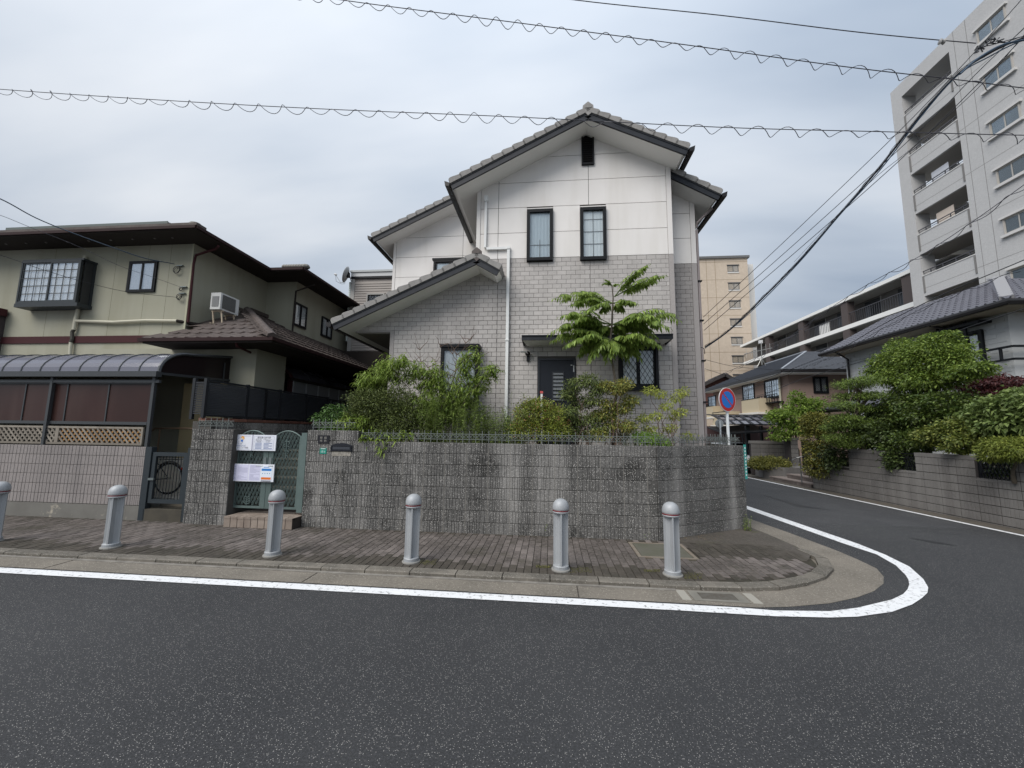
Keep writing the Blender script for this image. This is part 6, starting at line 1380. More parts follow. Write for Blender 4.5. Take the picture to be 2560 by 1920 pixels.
# ---- house at the right edge: pantile roof, black gutter, pale block wall
RX = 14.4; rh = thing('pantile_house', (17, 16, 0), 'pale block-faced house with dark pantile hip roof and black gutters behind the trees', 'house')
g1 = A(2518, 752, X=RX); g0 = A(2078, 884, X=RX); ze = g1.z
pt = mat('dark_pantile', (.075, .075, .092), .4, noise=(2, .3, (.13, .13, .15)), spec=.6); paleb = mat('pale_split_siding', (.44, .455, .46), .85, noise=(2, .3, (.37, .385, .39)), bump=(40, .01)); 
build(MB().box(RX+.8, RX+12, g1.y+.8, g0.y+.2, 0, ze-.1), 'wall', paleb, rh)
# siding courses as thin joints
mb = MB(); z = 1.0
FRs = Fr(RX+.8, 0, -90); k = 0
while z < ze-.3:
    y = g1.y+.9+(k % 2)*.3
    while y < g0.y-.2: mb.fb(FRs, -y-.55, -y, z, z+.155, .0, .012); y += .6
    z += .17; k += 1
build(mb, 'siding_blocks', paleb, rh, kind='stuff')
build(MB().box(RX, RX+13, g1.y, g0.y+.8, ze-.14, ze-.08), 'soffit', mat('soffit_cream', (.36, .33, .27), .9), rh)
build(MB().tube([(RX-.05, g0.y+.8, ze-.03), (RX-.05, g1.y-.05, ze-.03), (RX+13, g1.y-.05, ze-.03)], .10, 8), 'gutter', gut_m, rh)
rr_ = A(2505, 712, X=RX+2.2); rise = 1.9; dX = 3.4
ribs_n = 46; mb = MB()
def panrows(mb, a, b, up_, n, rows, wid):    # a->b along eave, up_ vector to ridge
    a, b, up_ = Vector(a), Vector(b), Vector(up_); L_ = (b-a).length; d = (b-a)/L_; nn = d.cross(up_).normalized(); nn = nn if nn.z > 0 else -nn
    m_ = int(L_/wid)
    for r in range(rows):
        t0, t1 = r/rows, (r+1)/rows+.01
        for k in range(m_):
            x0_ = k*wid
            if x0_ < up_.length*t0*.8: continue
            prof = [(0, .05), (.12, .075), (.25, .075), (.4, .04), (.6, .0), (.8, .0), (1, .05)]
            base = len(mb.v)
            for t, lift in ((t0, .022), (t1, 0)):
                for s, h in prof: mb.v.append(tuple(a+d*(x0_+s*wid)+up_*t+nn*(h+lift)))
            for q in range(6): mb.f.append((base+q, base+q+1, base+7+q+1, base+7+q))
            i0 = len(mb.v)
            for s, h in prof: mb.v.append(tuple(a+d*(x0_+s*wid)+up_*t0+nn*(h+.022)))
            for s, h in prof: mb.v.append(tuple(a+d*(x0_+s*wid)+up_*t0))
            for q in range(6): mb.f.append((i0+q, i0+q+1, i0+7+q+1, i0+7+q))
upv = Vector((dX, 0, rise)); panrows(mb, (RX, g1.y, ze+.02), (RX, g0.y+.8, ze+.02), upv, 0, 12, .27)
panrows(mb, (RX, g1.y, ze+.02), (RX+9, g1.y, ze+.02), (0, dX, rise), 0, 12, .27)
build(mb, 'pantiles', pt, rh, kind='stuff')
build(MB().poly([(RX, g1.y, ze), (RX, g0.y+.8, ze), (RX+dX, g0.y+.8, ze+rise), (RX+dX, g1.y+dX, ze+rise)]).poly([(RX, g1.y, ze), (RX+dX, g1.y+dX, ze+rise), (RX+13, g1.y+dX, ze+rise), (RX+13, g1.y, ze)]), 'roof', pt, rh)
build(MB().bar((RX+.1, g1.y+.1, ze+.12), (RX+dX, g1.y+dX, ze+rise+.12), .3, .16), 'hip_ridge', mat('ridge_grey', (.26, .26, .27), .6), rh)
FRw = Fr(RX+.8, 0, -90)
a = FRw.at(2385, 850); b = FRw.at(2470, 905); window(rh, FRw, a[0], b[0], b[1]-.1, a[1]+.15, blackm, w=.1, split=2, curtain=(.45, .46, .43), dep=.1)
build(MB().box(RX+.35, RX+.8, -b[0]-.3, -a[0]+.5, a[1]+.3, a[1]+.4), 'shutter_box', blackm, rh)
Ffr = Fr(0, g1.y+.8); window(rh, Ffr, RX+1.9, RX+3.3, b[1]-.1, a[1]+.15, blackm, w=.1, split=2, curtain=(.45, .46, .43), dep=.1)
a2 = FRw.at(2375, 890); zr2 = b[1]+.35; yr0, yr1 = g1.y+.9, -a[0]+.3
for z in (zr2, zr2-.42): build(MB().bar((RX+.55, g1.y+.55, z), (RX+.55, yr1, z), .06, .07), 'balcony_rail', blackm, rh); build(MB().bar((RX+.55, g1.y+.55, z), (RX+9, g1.y+.55, z), .06, .07), 'balcony_rail', blackm, rh)
for y in np.linspace(yr0, yr1, 5): build(MB().box(RX+.52, RX+.58, y-.03, y+.03, zr2-.42, ze-.15 if y > yr0+1 else zr2), 'balcony_post', blackm, rh)
build(MB().tube([(RX+.0, g0.y-.3, ze-.1), (RX+.7, g0.y-.1, ze-.45), (RX+.7, g0.y-.1, 1.2)], .05, 8), 'downpipe', gut_m, rh)
build(MB().tube([(RX+.0, g1.y+2.6, ze-.1), (RX+.7, g1.y+2.3, ze-.4), (RX+.7, g1.y+2.3, zr2)], .05, 8), 'downpipe', gut_m, rh)
# lower tiled roof of the same house
a = A(2050, 1020, X=12.2); b = A(2205, 1005, X=12.2); mb = MB(); panrows(mb, (12.2, b.y, a.z-.1), (12.2, a.y, a.z-.1), (1.8, 0, .55), 0, 7, .27); build(mb, 'porch_tiles', pt, rh, kind='stuff')
build(MB().tube([(12.15, b.y, a.z-.15), (12.15, a.y+.1, a.z-.15)], .09, 8), 'porch_gutter', gut_m, rh)
# ---- long wall on the right of the side street
wd = Vector((9.0+.0, 0, 0)); ang_w = 93.1
WXo = 9.57; FR = Fr(WXo-.054*(4-9.25), 4.0, 90+3.1)     # u runs away from the camera; face looks to the street
FR.n = Vector((-1, -.054, 0)).normalized()
FRp = Fr(RWX(26), 26, -90+3.1)                     # proper right-handed frame, u towards the camera
rblock = mat('split_block_grey', (.155, .148, .142), .9, rnd=.1, noise=(1.3, .6, (.10, .096, .092)), noise2=(50, .4, (.20, .19, .185)), streak=(1.5, .65, (.25, .243, .232)), bump=(80, .005, 1))
dj = mat('dark_joint', (.05, .045, .045), .95)
def rp(x, y): return FRp.at(x, y)
rwall = thing('street_wall', (9.3, 11, 0), 'long grey split-block wall with lattice openings along the far side of the side street', 'wall')
u_end = FRp.at(2034, 1215)[0]; u_far = u_end; u_near = 26+2.0
ztop = (FRp.at(2150, 1122)[1]+FRp.at(2420, 1140)[1])/2; 
ops = []
for (xa, ya_, xb_, yb_) in ((2033, 1150, 2074, 1190), (2078, 1128, 2124, 1170), (2213, 1130, 2292, 1185), (2436, 1148, 2545, 1212)):
    a = FRp.at(xa, ya_); b = FRp.at(xb_, yb_); ops.append((a[0], b[0], b[1], ztop+.3))
cell = [ribbed_piece(.40-.013, .19-.013, .014, 80+s_, gap=(.07, .08)).mesh('block') for s_ in range(4)]
zt_ = ztop-.10
segs = []; cur = u_far
for o in ops: segs.append((cur, o[0], 0, zt_)); segs.append((o[0], o[1], 0, o[2])); cur = o[1]
segs.append((cur, u_near, 0, zt_))
for a, b, z0, z1 in segs: build(MB().fb(FRp, a, b, 0, z1-.002, -.15, -.004), 'core', dj, rwall)
course_wall(rwall, FRp, u_far, 20.5, .0, zt_, .40, .19, cell, rblock, 'block', joint=.013, holes=[(o[0], o[1], o[2], 9) for o in ops])
mb = MB().fb(FRp, 20.5, u_near, 0, zt_, -.004, .012)
build(mb, 'near_blocks', rblock, rwall, kind='stuff')
cap = mat('wall_cap', (.19, .182, .175), .9, noise=(3, .5, (.13, .125, .12)), bump=(60, .003))
for a, b, z0, z1 in segs: build(MB().fb(FRp, a+.002, b-.002, z1+.001, z1+.095 if z1 == zt_ else z1+.03, -.17, .02), 'coping', cap, rwall)
for o in ops[1:]:
    mb = MB(); u = o[0]+.02; H_ = .42
    while u < o[1]: 
        for s_, e_, dd in ((u, u+.16, 0), (u+.16, u, .01)):
            if max(s_, e_) < o[1]: mb.bar(FRp.p(s_, o[2]+.04, -.05+dd), FRp.p(e_, o[2]+.04+H_, -.05+dd), .012, .014, FRp.n)
        u += .075
    g = build(frame_mb(FRp, o[0]+.02, o[1]-.02, o[2]+.035, o[2]+.52, .03, -.08, -.03), 'lattice_panel', blackm, rwall); build(mb, 'lattice', blackm, g)
# pier at the far end and planting trough
build(MB().fb(FRp, u_far+.01, ops[0][1], 0, .40, -.6, -.16), 'trough', rblock, rwall)
rb2 = struct(MB().prism([FRp.p(u_far, 0, -.16), FRp.p(u_near, 0, -.16), FRp.p(u_near, 0, -30), FRp.p(u_far, 0, -30)], (0, 0, .95)), 'garden_soil', soil_m)
# steps up to the gate
stp = thing('street_steps', FRp.p(u_far-1.6, 0), 'three broad tiled steps with a handrail at the end of the street wall', 'steps')
tr = mat('step_tread', (.24, .20, .18), .8, noise=(6, .4, (.17, .14, .13))); tb = mat('step_block', (.15, .125, .115), .8, rnd=.2)
for k, (ua, ub) in enumerate(((u_far-.01, u_far-2.45), (u_far-.01, u_far-1.9), (u_far-.01, u_far-1.5))):
    d0 = .06-.36*k; z = .16+.16*k
    build(MB().fb(FRp, ub, ua, 0, z-.04, -2.5, d0-.012), 'step_core', dj, stp); build(MB().fb(FRp, ub-.02, ua, z-.039, z, -2.5, d0+.01), 'tread', tr, stp)
    u = ub
    while u < ua-.05: build(MB().fb(FRp, u+.006, u+.104, z-.16+.008, z-.045, d0-.0115, d0), 'riser_block', tb, stp); u += .11
hr2 = thing('step_handrail', FRp.p(u_far-1.2, .3, .0), 'thin steel handrail rising over the broad steps', 'handrail'); sm2 = mat('rail_steel', (.2, .2, .2), .35, metal=.6)
a = A(1980, 1158, Y=14.6); pts = [A(1980, 1158, X=8.9), A(1981, 1151, X=8.9), A(1992, 1145, X=9.0), A(2035, 1133, X=9.5)]
build(MB().tube(pts, .022, 8), 'rail', sm2, hr2); q = A(2000, 1143, X=9.1); build(MB().tube([q, (q.x, q.y, .15)], .022, 8), 'post', sm2, hr2)
# curved planter wall, gate pillar, back wall, gate
pl = thing('planter_wall', (9.0, 17.8, 0), 'low curved block planter holding the clipped azalea beside the steps', 'planter')
yp = 16.9
build(MB().prism([(9.1, 18.2, 0), (9.2, 17.85, 0), (9.6, 17.55, 0), (11.2, 17.6, 0), (11.2, 19.6, 0), (9.45, 19.6, 0)], (0, 0, .52)), 'trough', rblock, pl)
Fbk = Fr(0, 19.8); a = Fbk.at(1877, 1110); b = Fbk.at(1992, 1165)
bwl = thing('back_wall', (10, 18.3, 0), 'tall grey block wall behind the clipped azalea', 'wall')
course_wall(bwl, Fbk, a[0], Fbk.at(1980, 1100)[0], .3, Fbk.at(1900, 1110)[1], .40, .19, cell, rblock, 'block', joint=.006); build(MB().fb(Fbk, a[0], Fbk.at(1980, 1100)[0], 0, Fbk.at(1900, 1109)[1], -.15, -.004), 'core', dj, bwl)
build(MB().fb(Fbk, a[0]-.03, Fbk.at(1980, 1100)[0], Fbk.at(1900, 1109)[1]+.0, Fbk.at(1900, 1102)[1], -.17, .03), 'coping', cap, bwl)
gpl = thing('gate_pillar', (11, 17.5, 0), 'square block gate pillar at the top of the broad steps', 'pillar'); Fpl = Fr(0, 18.6); a = Fpl.at(1976, 1100); b = Fpl.at(2000, 1180)
build(MB().box(a[0]+.004, b[0]-.004, 18.604, 19.1, 0, a[1]), 'core', dj, gpl); course_wall(gpl, Fpl, a[0], b[0], .3, a[1], .40, .19, cell, rblock, 'block', joint=.006); build(MB().fb(Fpl, a[0]-.03, b[0]+.03, a[1], a[1]+.1, -.52, .03), 'coping', cap, gpl)
bg_ = thing('lattice_gate', Fpl.p(b[0]+.5, 0), 'black gate with diamond lattice leaf behind the topiary column', 'gate'); a = Fpl.at(2002, 1100); c = Fpl.at(2032, 1190)
build(MB().fb(Fpl, a[0], a[0]+.32, .4, a[1], 0, .05), 'post', blackm, bg_); build(frame_mb(Fpl, a[0]+.4, c[0]+.6, .5, a[1]-.05, .05, 0, .04), 'gate_leaf', blackm, bg_)
mb = MB(); u = a[0]+.45
while u < c[0]+.3: mb.bar(Fpl.p(u, .55, .02), Fpl.p(u+.3, a[1]-.1, .02), .015, .02, Fpl.n); mb.bar(Fpl.p(u+.3, .55, .03), Fpl.p(u, a[1]-.1, .03), .015, .02, Fpl.n); u += .12
build(mb, 'lattice', mat('grey_lattice', (.12, .13, .13), .5), bg_)
# carport with curved smoked roof, car under it
cpt = thing('carport', (9.5, 22, 0), 'black framed carport with curved panes in front of the pink house', 'carport'); Fcp = Fr(0, 20.5)
z0 = Fcp.at(1880, 1064)[1]; xl, xr_ = Fcp.at(1815, 1064)[0], Fcp.at(1952, 1064)[0]; zt2 = Fcp.at(1880, 1040)[1]
pane = mat('smoked_pane', (.11, .11, .13), .2, spec=.7)
arcp = [(20.5+3.4*(k/4), z0+.03+.62*math.sin(PI/2*k/4)) for k in range(5)]
for i in range(6):
    xa_ = xl+(xr_-xl)*i/6; xb_ = xl+(xr_-xl)*(i+1)/6
    for (y0_, z0_), (y1_, z1_) in zip(arcp, arcp[1:]):
        s = (y0_-20.5)/3.4*.45; s1 = (y1_-20.5)/3.4*.45
        build(MB().hexa([(xa_+.04+s, y0_+.05, z0_), (xb_-.04+s, y0_+.05, z0_), (xb_-.04+s1, y1_-.03, z1_), (xa_+.04+s1, y1_-.03, z1_), (xa_+.04+s, y0_+.05, z0_+.01), (xb_-.04+s, y0_+.05, z0_+.01), (xb_-.04+s1, y1_-.03, z1_+.01), (xa_+.04+s1, y1_-.03, z1_+.01)]), 'pane', pane, cpt)
for i in range(7):
    xa_ = xl+(xr_-xl)*i/6
    for (y0_, z0_), (y1_, z1_) in zip(arcp, arcp[1:]): build(MB().bar((xa_+(y0_-20.5)/3.4*.45, y0_, z0_+.02), (xa_+(y1_-20.5)/3.4*.45, y1_, z1_+.02), .07 if i % 3 else .14, .06), 'rafter', blackm, cpt)
for y_, z_ in arcp: build(MB().bar((xl+(y_-20.5)/3.4*.45, y_, z_+.025), (xr_+(y_-20.5)/3.4*.45, y_, z_+.025), .06, .05), 'purlin', blackm, cpt)
for px in (1873, 1908, 1940): x = Fcp.at(px, 1080)[0]; build(MB().box(x-.09 if px == 1873 else x-.04, x+.09 if px == 1873 else x+.04, 20.6, 20.75, 0, z0), 'post', blackm, cpt)
a = Fcp.at(1810, 1085); b = Fcp.at(1930, 1077); build(MB().hexa([(a[0], 20.2, a[1]-.04), (b[0], 20.2, b[1]-.05), (b[0], 22.5, b[1]+.3), (a[0], 22.5, a[1]+.3), (a[0], 20.2, a[1]+.02), (b[0], 20.2, b[1]+.02), (b[0], 22.5, b[1]+.36), (a[0], 22.5, a[1]+.36)]), 'lower_roof', blackm, cpt)
for px in (1853, 1862): build(MB().bar(Fcp.p(*Fcp.at(px-6, 1086), .3), Fcp.p(*Fcp.at(px+6, 1140), .3), .05, .05), 'brace', blackm, cpt)
build(MB().fb(Fr(0, 23.9), xl+.3, xr_+1.8, 0.2, 2.3, -.05, 0), 'back_screen', mat('screen_plum', (.075, .045, .045), .6), cpt)
car = thing('parked_car', (9, 20.5, 0), 'white car nose poking out beside the end of the garden wall', 'car')
CY0 = 20.2; Fca = Fr(0, CY0); c0x, c1x = Fca.at(1845, 1150)[0], Fca.at(1845, 1150)[0]+1.75
cwhite = mat('car_white', (.72, .74, .77), .18, spec=.7)
pr2 = [(0, .28), (0, .62), (.12, .80), (.95, .95), (1.65, 1.38), (3.0, 1.42), (3.7, 1.0), (4.0, .9), (4.05, .3)]
body = MB()
sec = [(c0x+.06, .0), (c0x+.0, .25), (c1x-.0, .25), (c1x-.06, .0)]
for (x_, ins) in ((c0x, .08), (c0x+.12, 0), (c1x-.12, 0), (c1x, .08)):
    for y_, z_ in pr2: body.v.append((x_, CY0+ins+y_*(1 if y_ < 3 else 1), z_-(.03 if x_ in (c0x, c1x) and z_ > 1.2 else 0)))
nn = len(pr2)
for i in range(3):
    for k in range(nn): a_ = i*nn+k; b_ = i*nn+(k+1) % nn; body.f.append((a_, b_, b_+nn, a_+nn))
body.f.append(tuple(range(nn))); body.f.append(tuple(range(3*nn, 4*nn)))
build(body, 'body', cwhite, car)
build(MB().hexa([(c0x+.15, CY0+1.0, .985), (c1x-.15, CY0+1.0, .985), (c1x-.25, CY0+1.6, 1.37), (c0x+.25, CY0+1.6, 1.37), (c0x+.15, CY0+.98, 1.0), (c1x-.15, CY0+.98, 1.0), (c1x-.25, CY0+1.58, 1.385), (c0x+.25, CY0+1.58, 1.385)]), 'windscreen', mat('car_glass', (.02, .022, .025), .05), car)
for s_ in (0, 1):
    x_ = c0x+.08 if s_ == 0 else c1x-.43; build(MB().hexa([(x_, CY0-.03, .58), (x_+.35, CY0-.03, .62), (x_+.33, CY0+.08, .62), (x_, CY0+.1, .58), (x_, CY0-.01, .68), (x_+.35, CY0, .66), (x_+.33, CY0+.1, .74), (x_, CY0+.15, .76)]), 'headlight', mat('headlight', (.25, .27, .3), .1), car)
    for yy in (CY0+.65, CY0+3.2): w_ = build(MB().lathe((c0x+.02 if s_ == 0 else c1x-.2, yy, .3), [(.3, 0), (.31, .05), (.31, .15), (.3, .18)], 20, axis=(1, 0, 0)), 'wheel', rub, car)
build(MB().box(c0x+.25, c1x-.25, CY0-.025, CY0+.03, .34, .5), 'grille', mat('car_glass', (.02, .022, .025), .05), car)
build(MB().box(c0x+.02, c1x-.02, CY0+.03, CY0+3.9, .16, .279), 'underbody', rub, car)
# ---- road signs
npk = thing('no_parking_sign', (3.7, 9.0, 0), 'round red and blue no-parking sign on a white pole beside the house corner', 'road sign')
sy = 8.75; Fnp = Fr(0, sy); c = Fnp.at(1818.5, 999); q = A(1840, 999, Y=sy); r = (Fnp.at(1841, 999)[0]-Fnp.at(1796, 999)[0])/2; rz_ = (Fnp.at(1818, 969)[1]-Fnp.at(1818, 1029)[1])/2
r = rz_
deg = 30; Fsg = Fr(*Fnp.p(c[0], 0).xy, deg)
build(MB().lathe(Fsg.p(0, c[1], -.0), [(r, -.012), (r, .0), (.0, .001)], 40, axis=Fsg.n), 'sign_plate', mat('sign_rim', (.7, .68, .68), .4), npk)
build(disc(Fsg, 0, c[1], r*.955, .003, 40), 'red_ring', mat('sign_red', (.45, .022, .018), .35), npk); build(disc(Fsg, 0, c[1], r*.70, .005, 40), 'blue_disc', mat('sign_blue', (.012, .16, .55), .35), npk)
k_ = math.sqrt(.5); build(MB().poly([Fsg.p(-r*.55*1, c[1]+r*.47, .007), Fsg.p(-r*.47, c[1]+r*.55, .007), Fsg.p(r*.55, c[1]-r*.47, .007), Fsg.p(r*.47, c[1]-r*.55, .007)]), 'red_bar', mat('sign_red', (.45, .022, .018), .35), npk)
zp = c[1]-r; build(MB().tube([Fsg.p(.03, c[1]+r*.3, -.045), Fsg.p(.03, 0.02, -.045)], .03, 10), 'pole', mat('white_pole', (.68, .72, .74), .4), npk)
rs = thing('round_sign_back', (6, 16, 0), 'small grey round sign seen from behind on a thin post left of the no-parking sign', 'road sign'); Frs = Fr(0, 13.0); c = Frs.at(1798.5, 1059); r = Frs.at(1809, 1059)[0]-c[0]
build(MB().lathe(Frs.p(c[0], c[1], 0), [(r, -.01), (r*1.02, .0), (r*.97, .012), (0, .013)], 28, axis=Frs.n), 'sign_plate', mat('sign_back', (.38, .40, .40), .5, metal=.3), rs); build(MB().tube([Frs.p(c[0]-.0, c[1]+r*.7, .04), Frs.p(c[0], .02, .04)], .028, 8), 'post', mat('white_pole', (.68, .72, .74), .4), rs)
build(MB().fb(Frs, c[0]-.05, c[0]+.05, c[1]-.02, c[1]+.02, .013, .05), 'clamp', mat('sign_back', (.38, .40, .40), .5), rs)
# ================================================================== PLANTS
bark = mat('bark', (.10, .085, .065), .9, noise=(14, .6, (.05, .042, .033)), bump=(50, .005)); twig_m = mat('twig', (.13, .09, .07), .9); stalk = mat('green_stalk', (.10, .12, .04), .7)
GZ = 1.42
def PC(px, py, rx, rz, Y, ry=None, X=None):
    """clump given by its centre and radii in photograph pixels, at depth Y (or on the plane X)"""
    c = A(px, py, Y=Y) if X is None else A(px, py, X=X); s = (c-Vector((0, 0, EYE))).dot(FW)/FPX
    return (tuple(c), (rx*s, (ry if ry else rx*s*.8), rz*s))
def plant(name, x, y, z, label, cat='shrub', group=None): return thing(name, (x, y, z), label, cat, group)
peach_l = leafmat('peach_leaf', (.14, .22, .04), (.32, .41, .10), .3, .45, .4)
yew_l = leafmat('yew_leaf', (.05, .07, .02), (.13, .16, .04), .35, .6, .1)
azal_l = leafmat('azalea_leaf', (.09, .125, .025), (.32, .36, .06), .4, .5, .2); azal_r = leafmat('azalea_red_tip', (.2, .06, .04), (.25, .13, .05), .3, .5, .2)
nand_l = leafmat('nandina_leaf', (.075, .115, .035), (.20, .24, .07), .4, .5, .2); nand_o = leafmat('nandina_orange', (.12, .18, .04), (.36, .31, .08), .35, .5, .25); nand_y = leafmat('nandina_yellow', (.24, .30, .05), (.42, .44, .10), .25, .5, .3)
weed_l = leafmat('goldenrod_leaf', (.12, .18, .045), (.26, .34, .09), .3, .55, .25); aral_l = leafmat('aralia_leaf', (.14, .22, .045), (.30, .40, .09), .28, .4, .45)
maple_l = leafmat('maple_leaf', (.075, .13, .022), (.20, .27, .045), .3, .5, .25); camel_l = leafmat('camellia_leaf', (.035, .068, .016), (.11, .15, .03), .4, .4, .15); red_l = leafmat('red_maple_leaf', (.05, .012, .014), (.10, .03, .028), .3, .5, .2)
pine_l = leafmat('maki_leaf', (.05, .085, .02), (.20, .28, .05), .35, .6, .1); box_l = leafmat('topiary_leaf', (.075, .095, .02), (.24, .22, .045), .4, .6, .1); light_l = leafmat('pale_leaf', (.10, .15, .04), (.20, .26, .08), .3, .5, .25)
def ros_pts(cl, n, shell=.3): P, d = crown_pts(cl, n, shell); return P
# peach bush
base = A(1060, 1100, Y=8.0)
t = plant('peach_bush', base.x, 8.0, GZ, 'big unruly bush with long drooping bright green leaves left of the white downpipe')
cl = [PC(*c) for c in ((985, 925, 62, 40, 8.2), (1075, 935, 50, 38, 8.2), (920, 950, 38, 22, 8.2), (1165, 905, 22, 30, 8.1), (1175, 955, 48, 40, 8.2), (1225, 925, 26, 24, 8.0), (1100, 990, 60, 50, 8.3), (1060, 1030, 70, 45, 8.3), (1180, 860+25, 26, 22, 8.0), (1000, 900, 28, 16, 8.0), (1140, 1010, 50, 50, 8.3))]
rosettes(t, 'foliage', peach_l, ros_pts(cl, 1050), 9, .15, .027)
L = []
for k, c in enumerate(cl): L.append(wig((base.x+(k % 4)*.18-.25, 8.15, GZ), c[0], 6, .07, k))
for k in range(22): c = cl[k % len(cl)]; e = Vector(c[0])+Vector((random.uniform(-1, 1)*c[1][0], 0, random.uniform(-.9, .9)*c[1][2])); L.append(wig(c[0], e, 4, .08, 40+k))
stems(t, 'branches', bark, L, .018)
t = plant('peach_bush', A(930, 1090, Y=7.5).x, 7.5, GZ, 'light green drooping leaves hanging over the wall beside the letter slot')
cl = [PC(*c) for c in ((895, 1055, 34, 28, 7.45, .2), (860, 1045, 26, 22, 7.5, .2), (925, 1085, 40, 26, 7.35, .2), (975, 1100, 40, 22, 7.3, .18), (1020, 1085, 22, 16, 7.35, .15), (950, 1112, 22, 16, 7.15, .08))]
rosettes(t, 'foliage', leafmat('peach_leaf_fresh', (.12, .20, .03), (.27, .34, .07), .25, .45, .3), ros_pts(cl, 95), 9, .155, .03)
stems(t, 'branches', bark, [wig((A(960, 1090, Y=7.7).x, 7.7, GZ), c[0], 5, .06, 9+i) for i, c in enumerate(cl)], .012)
t = plant('yew_shrub', A(960, 1100, Y=7.9).x, 7.9, GZ, 'dense dark olive shrub in front of the peach bush')
cl = [PC(*c) for c in ((950, 1015, 62, 34, 7.9, .45), (915, 1000, 40, 26, 7.9, .4), (990, 1000, 44, 30, 7.9, .4), (960, 1060, 58, 34, 7.8, .4), (1010, 1045, 40, 40, 7.8, .4), (900, 1040, 36, 26, 7.9, .35), (985, 1080, 46, 26, 7.7, .35))]
crown(t, 'foliage', yew_l, cl, 21000, .05, .018, .45, .15, .5); stems(t, 'branches', bark, [wig((A(960, 1100, Y=8).x+.05*i, 8.0, GZ), c[0], 4, .05, i) for i, c in enumerate(cl)], .015)
t = plant('green_bush', A(830, 1060, Y=8.4).x, 8.4, GZ, 'small mid-green bush at the left end of the scrollwork fence')
cl = [PC(*c) for c in ((842, 1030, 34, 18, 8.4, .3), (815, 1045, 26, 16, 8.3, .3), (865, 1048, 26, 18, 8.3, .3), (850, 1072, 50, 14, 8.2, .3))]
crown(t, 'foliage', leafmat('bush_leaf', (.05, .10, .025), (.10, .19, .045), .3, .5, .2), cl, 1900, .075, .035, .4, .35, .8); stems(t, 'branches', bark, [wig((A(845, 1075, Y=8.4).x, 8.4, GZ), c[0], 4, .05, i) for i, c in enumerate(cl)], .01)
# bare twigs
t = plant('bare_shrub', A(1110, 1060, Y=8.5).x, 8.5, GZ, 'leafless twiggy shrub rising in front of the bay window'); L = []; g = random.Random(5)
b_ = Vector((A(1100, 1070, Y=8.5).x, 8.5, GZ))
for k, (x, y) in enumerate(((1010, 865), (1035, 830), (1070, 880), (1100, 825), (1125, 845), (1150, 850), (1165, 822), (1185, 815), (1205, 868), (1220, 850), (1080, 910), (1140, 880))):
    e = A(x, y, Y=8.4); p = wig(b_+Vector((g.uniform(-.2, .2), 0, 0)), e, 7, .06, k); L.append(p)
    for q in (3, 4, 5, 6):
        for sg in (-1, 1): L.append(wig(p[q], p[q]+Vector((sg*g.uniform(.1, .3), g.uniform(-.1, .1), g.uniform(.08, .3))), 3, .12, k*9+q))
stems(t, 'twigs', twig_m, L, .009, 4)
# goldenrod and other tall weeds
def weeds(name, label, m, spots, h, per, ln, wd, seed, top=True, cat='weed', lean=.12):
    g = random.Random(seed); x0, y0, z0 = spots[0]; t = plant(name, x0, y0, z0, label, cat); L = []; P = []; D = []
    for (x, y, z) in spots:
        H_ = h*g.uniform(.65, 1.1); e = Vector((x+g.uniform(-lean, lean), y+g.uniform(-lean, lean), z+H_)); p = wig((x, y, z), e, 6, .03, g.randint(0, 9999)); L.append(p)
        for k in range(per):
            s = (k+g.random())/per*5.99; i = int(s); q = p[i]+(p[i+1]-p[i])*(s-i); a = g.uniform(0, 2*PI); P.append(tuple(q)); D.append((math.cos(a), math.sin(a), g.uniform(.1, .9) if top else g.uniform(-.2, .5)))
    stems(t, 'stems', stalk, L, .006, 4); n = len(P); Nn = rdir(n)*.3; Nn[:, 2] += 1
    me = leafmesh('foliage', np.array(P)-np.array(wl(t)), np.array(D), Nn, ln*(.6+.7*rng.random(n)), wd, droop=.35)
    o = bpy.data.objects.new('foliage', me); me.materials.append(m); o.parent = t; COL.objects.link(o); return t
g = random.Random(11); X_ = lambda px, Y=8: A(px, 1090, Y=Y).x
sp_ = lambda a, b, n, y0=7.5, y1=8.4: [(X_(g.uniform(a, b)), g.uniform(y0, y1), GZ) for _ in range(n)]
weeds('goldenrod', 'thicket of tall narrow-leaved weeds between the peach bush and the white downpipe', weed_l, sp_(1065, 1205, 80), 1.15, 60, .11, .02, 1)
weeds('goldenrod', 'lower thicket of narrow-leaved weeds around the foot of the white downpipe', weed_l, sp_(1180, 1308, 100), .88, 52, .10, .019, 2)
weeds('goldenrod', 'single clump of tall weeds between the downpipe and the azalea', weed_l, sp_(1288, 1325, 10, 7.6, 7.8), 1.15, 44, .09, .016, 3)
weeds('willow_weed', 'grey-green willowy weeds right of the thin tree trunk', leafmat('willow_leaf', (.06, .09, .035), (.13, .17, .06), .3, .5, .25), sp_(1545, 1612, 16, 7.6, 8.1), .95, 46, .12, .014, 4, False)
weeds('low_weeds', 'low leafy weeds spilling over the wall top below the azalea', azal_l, sp_(1200, 1370, 40, 7.28, 7.5), .2, 30, .05, .022, 6, True, 'weed', .06)
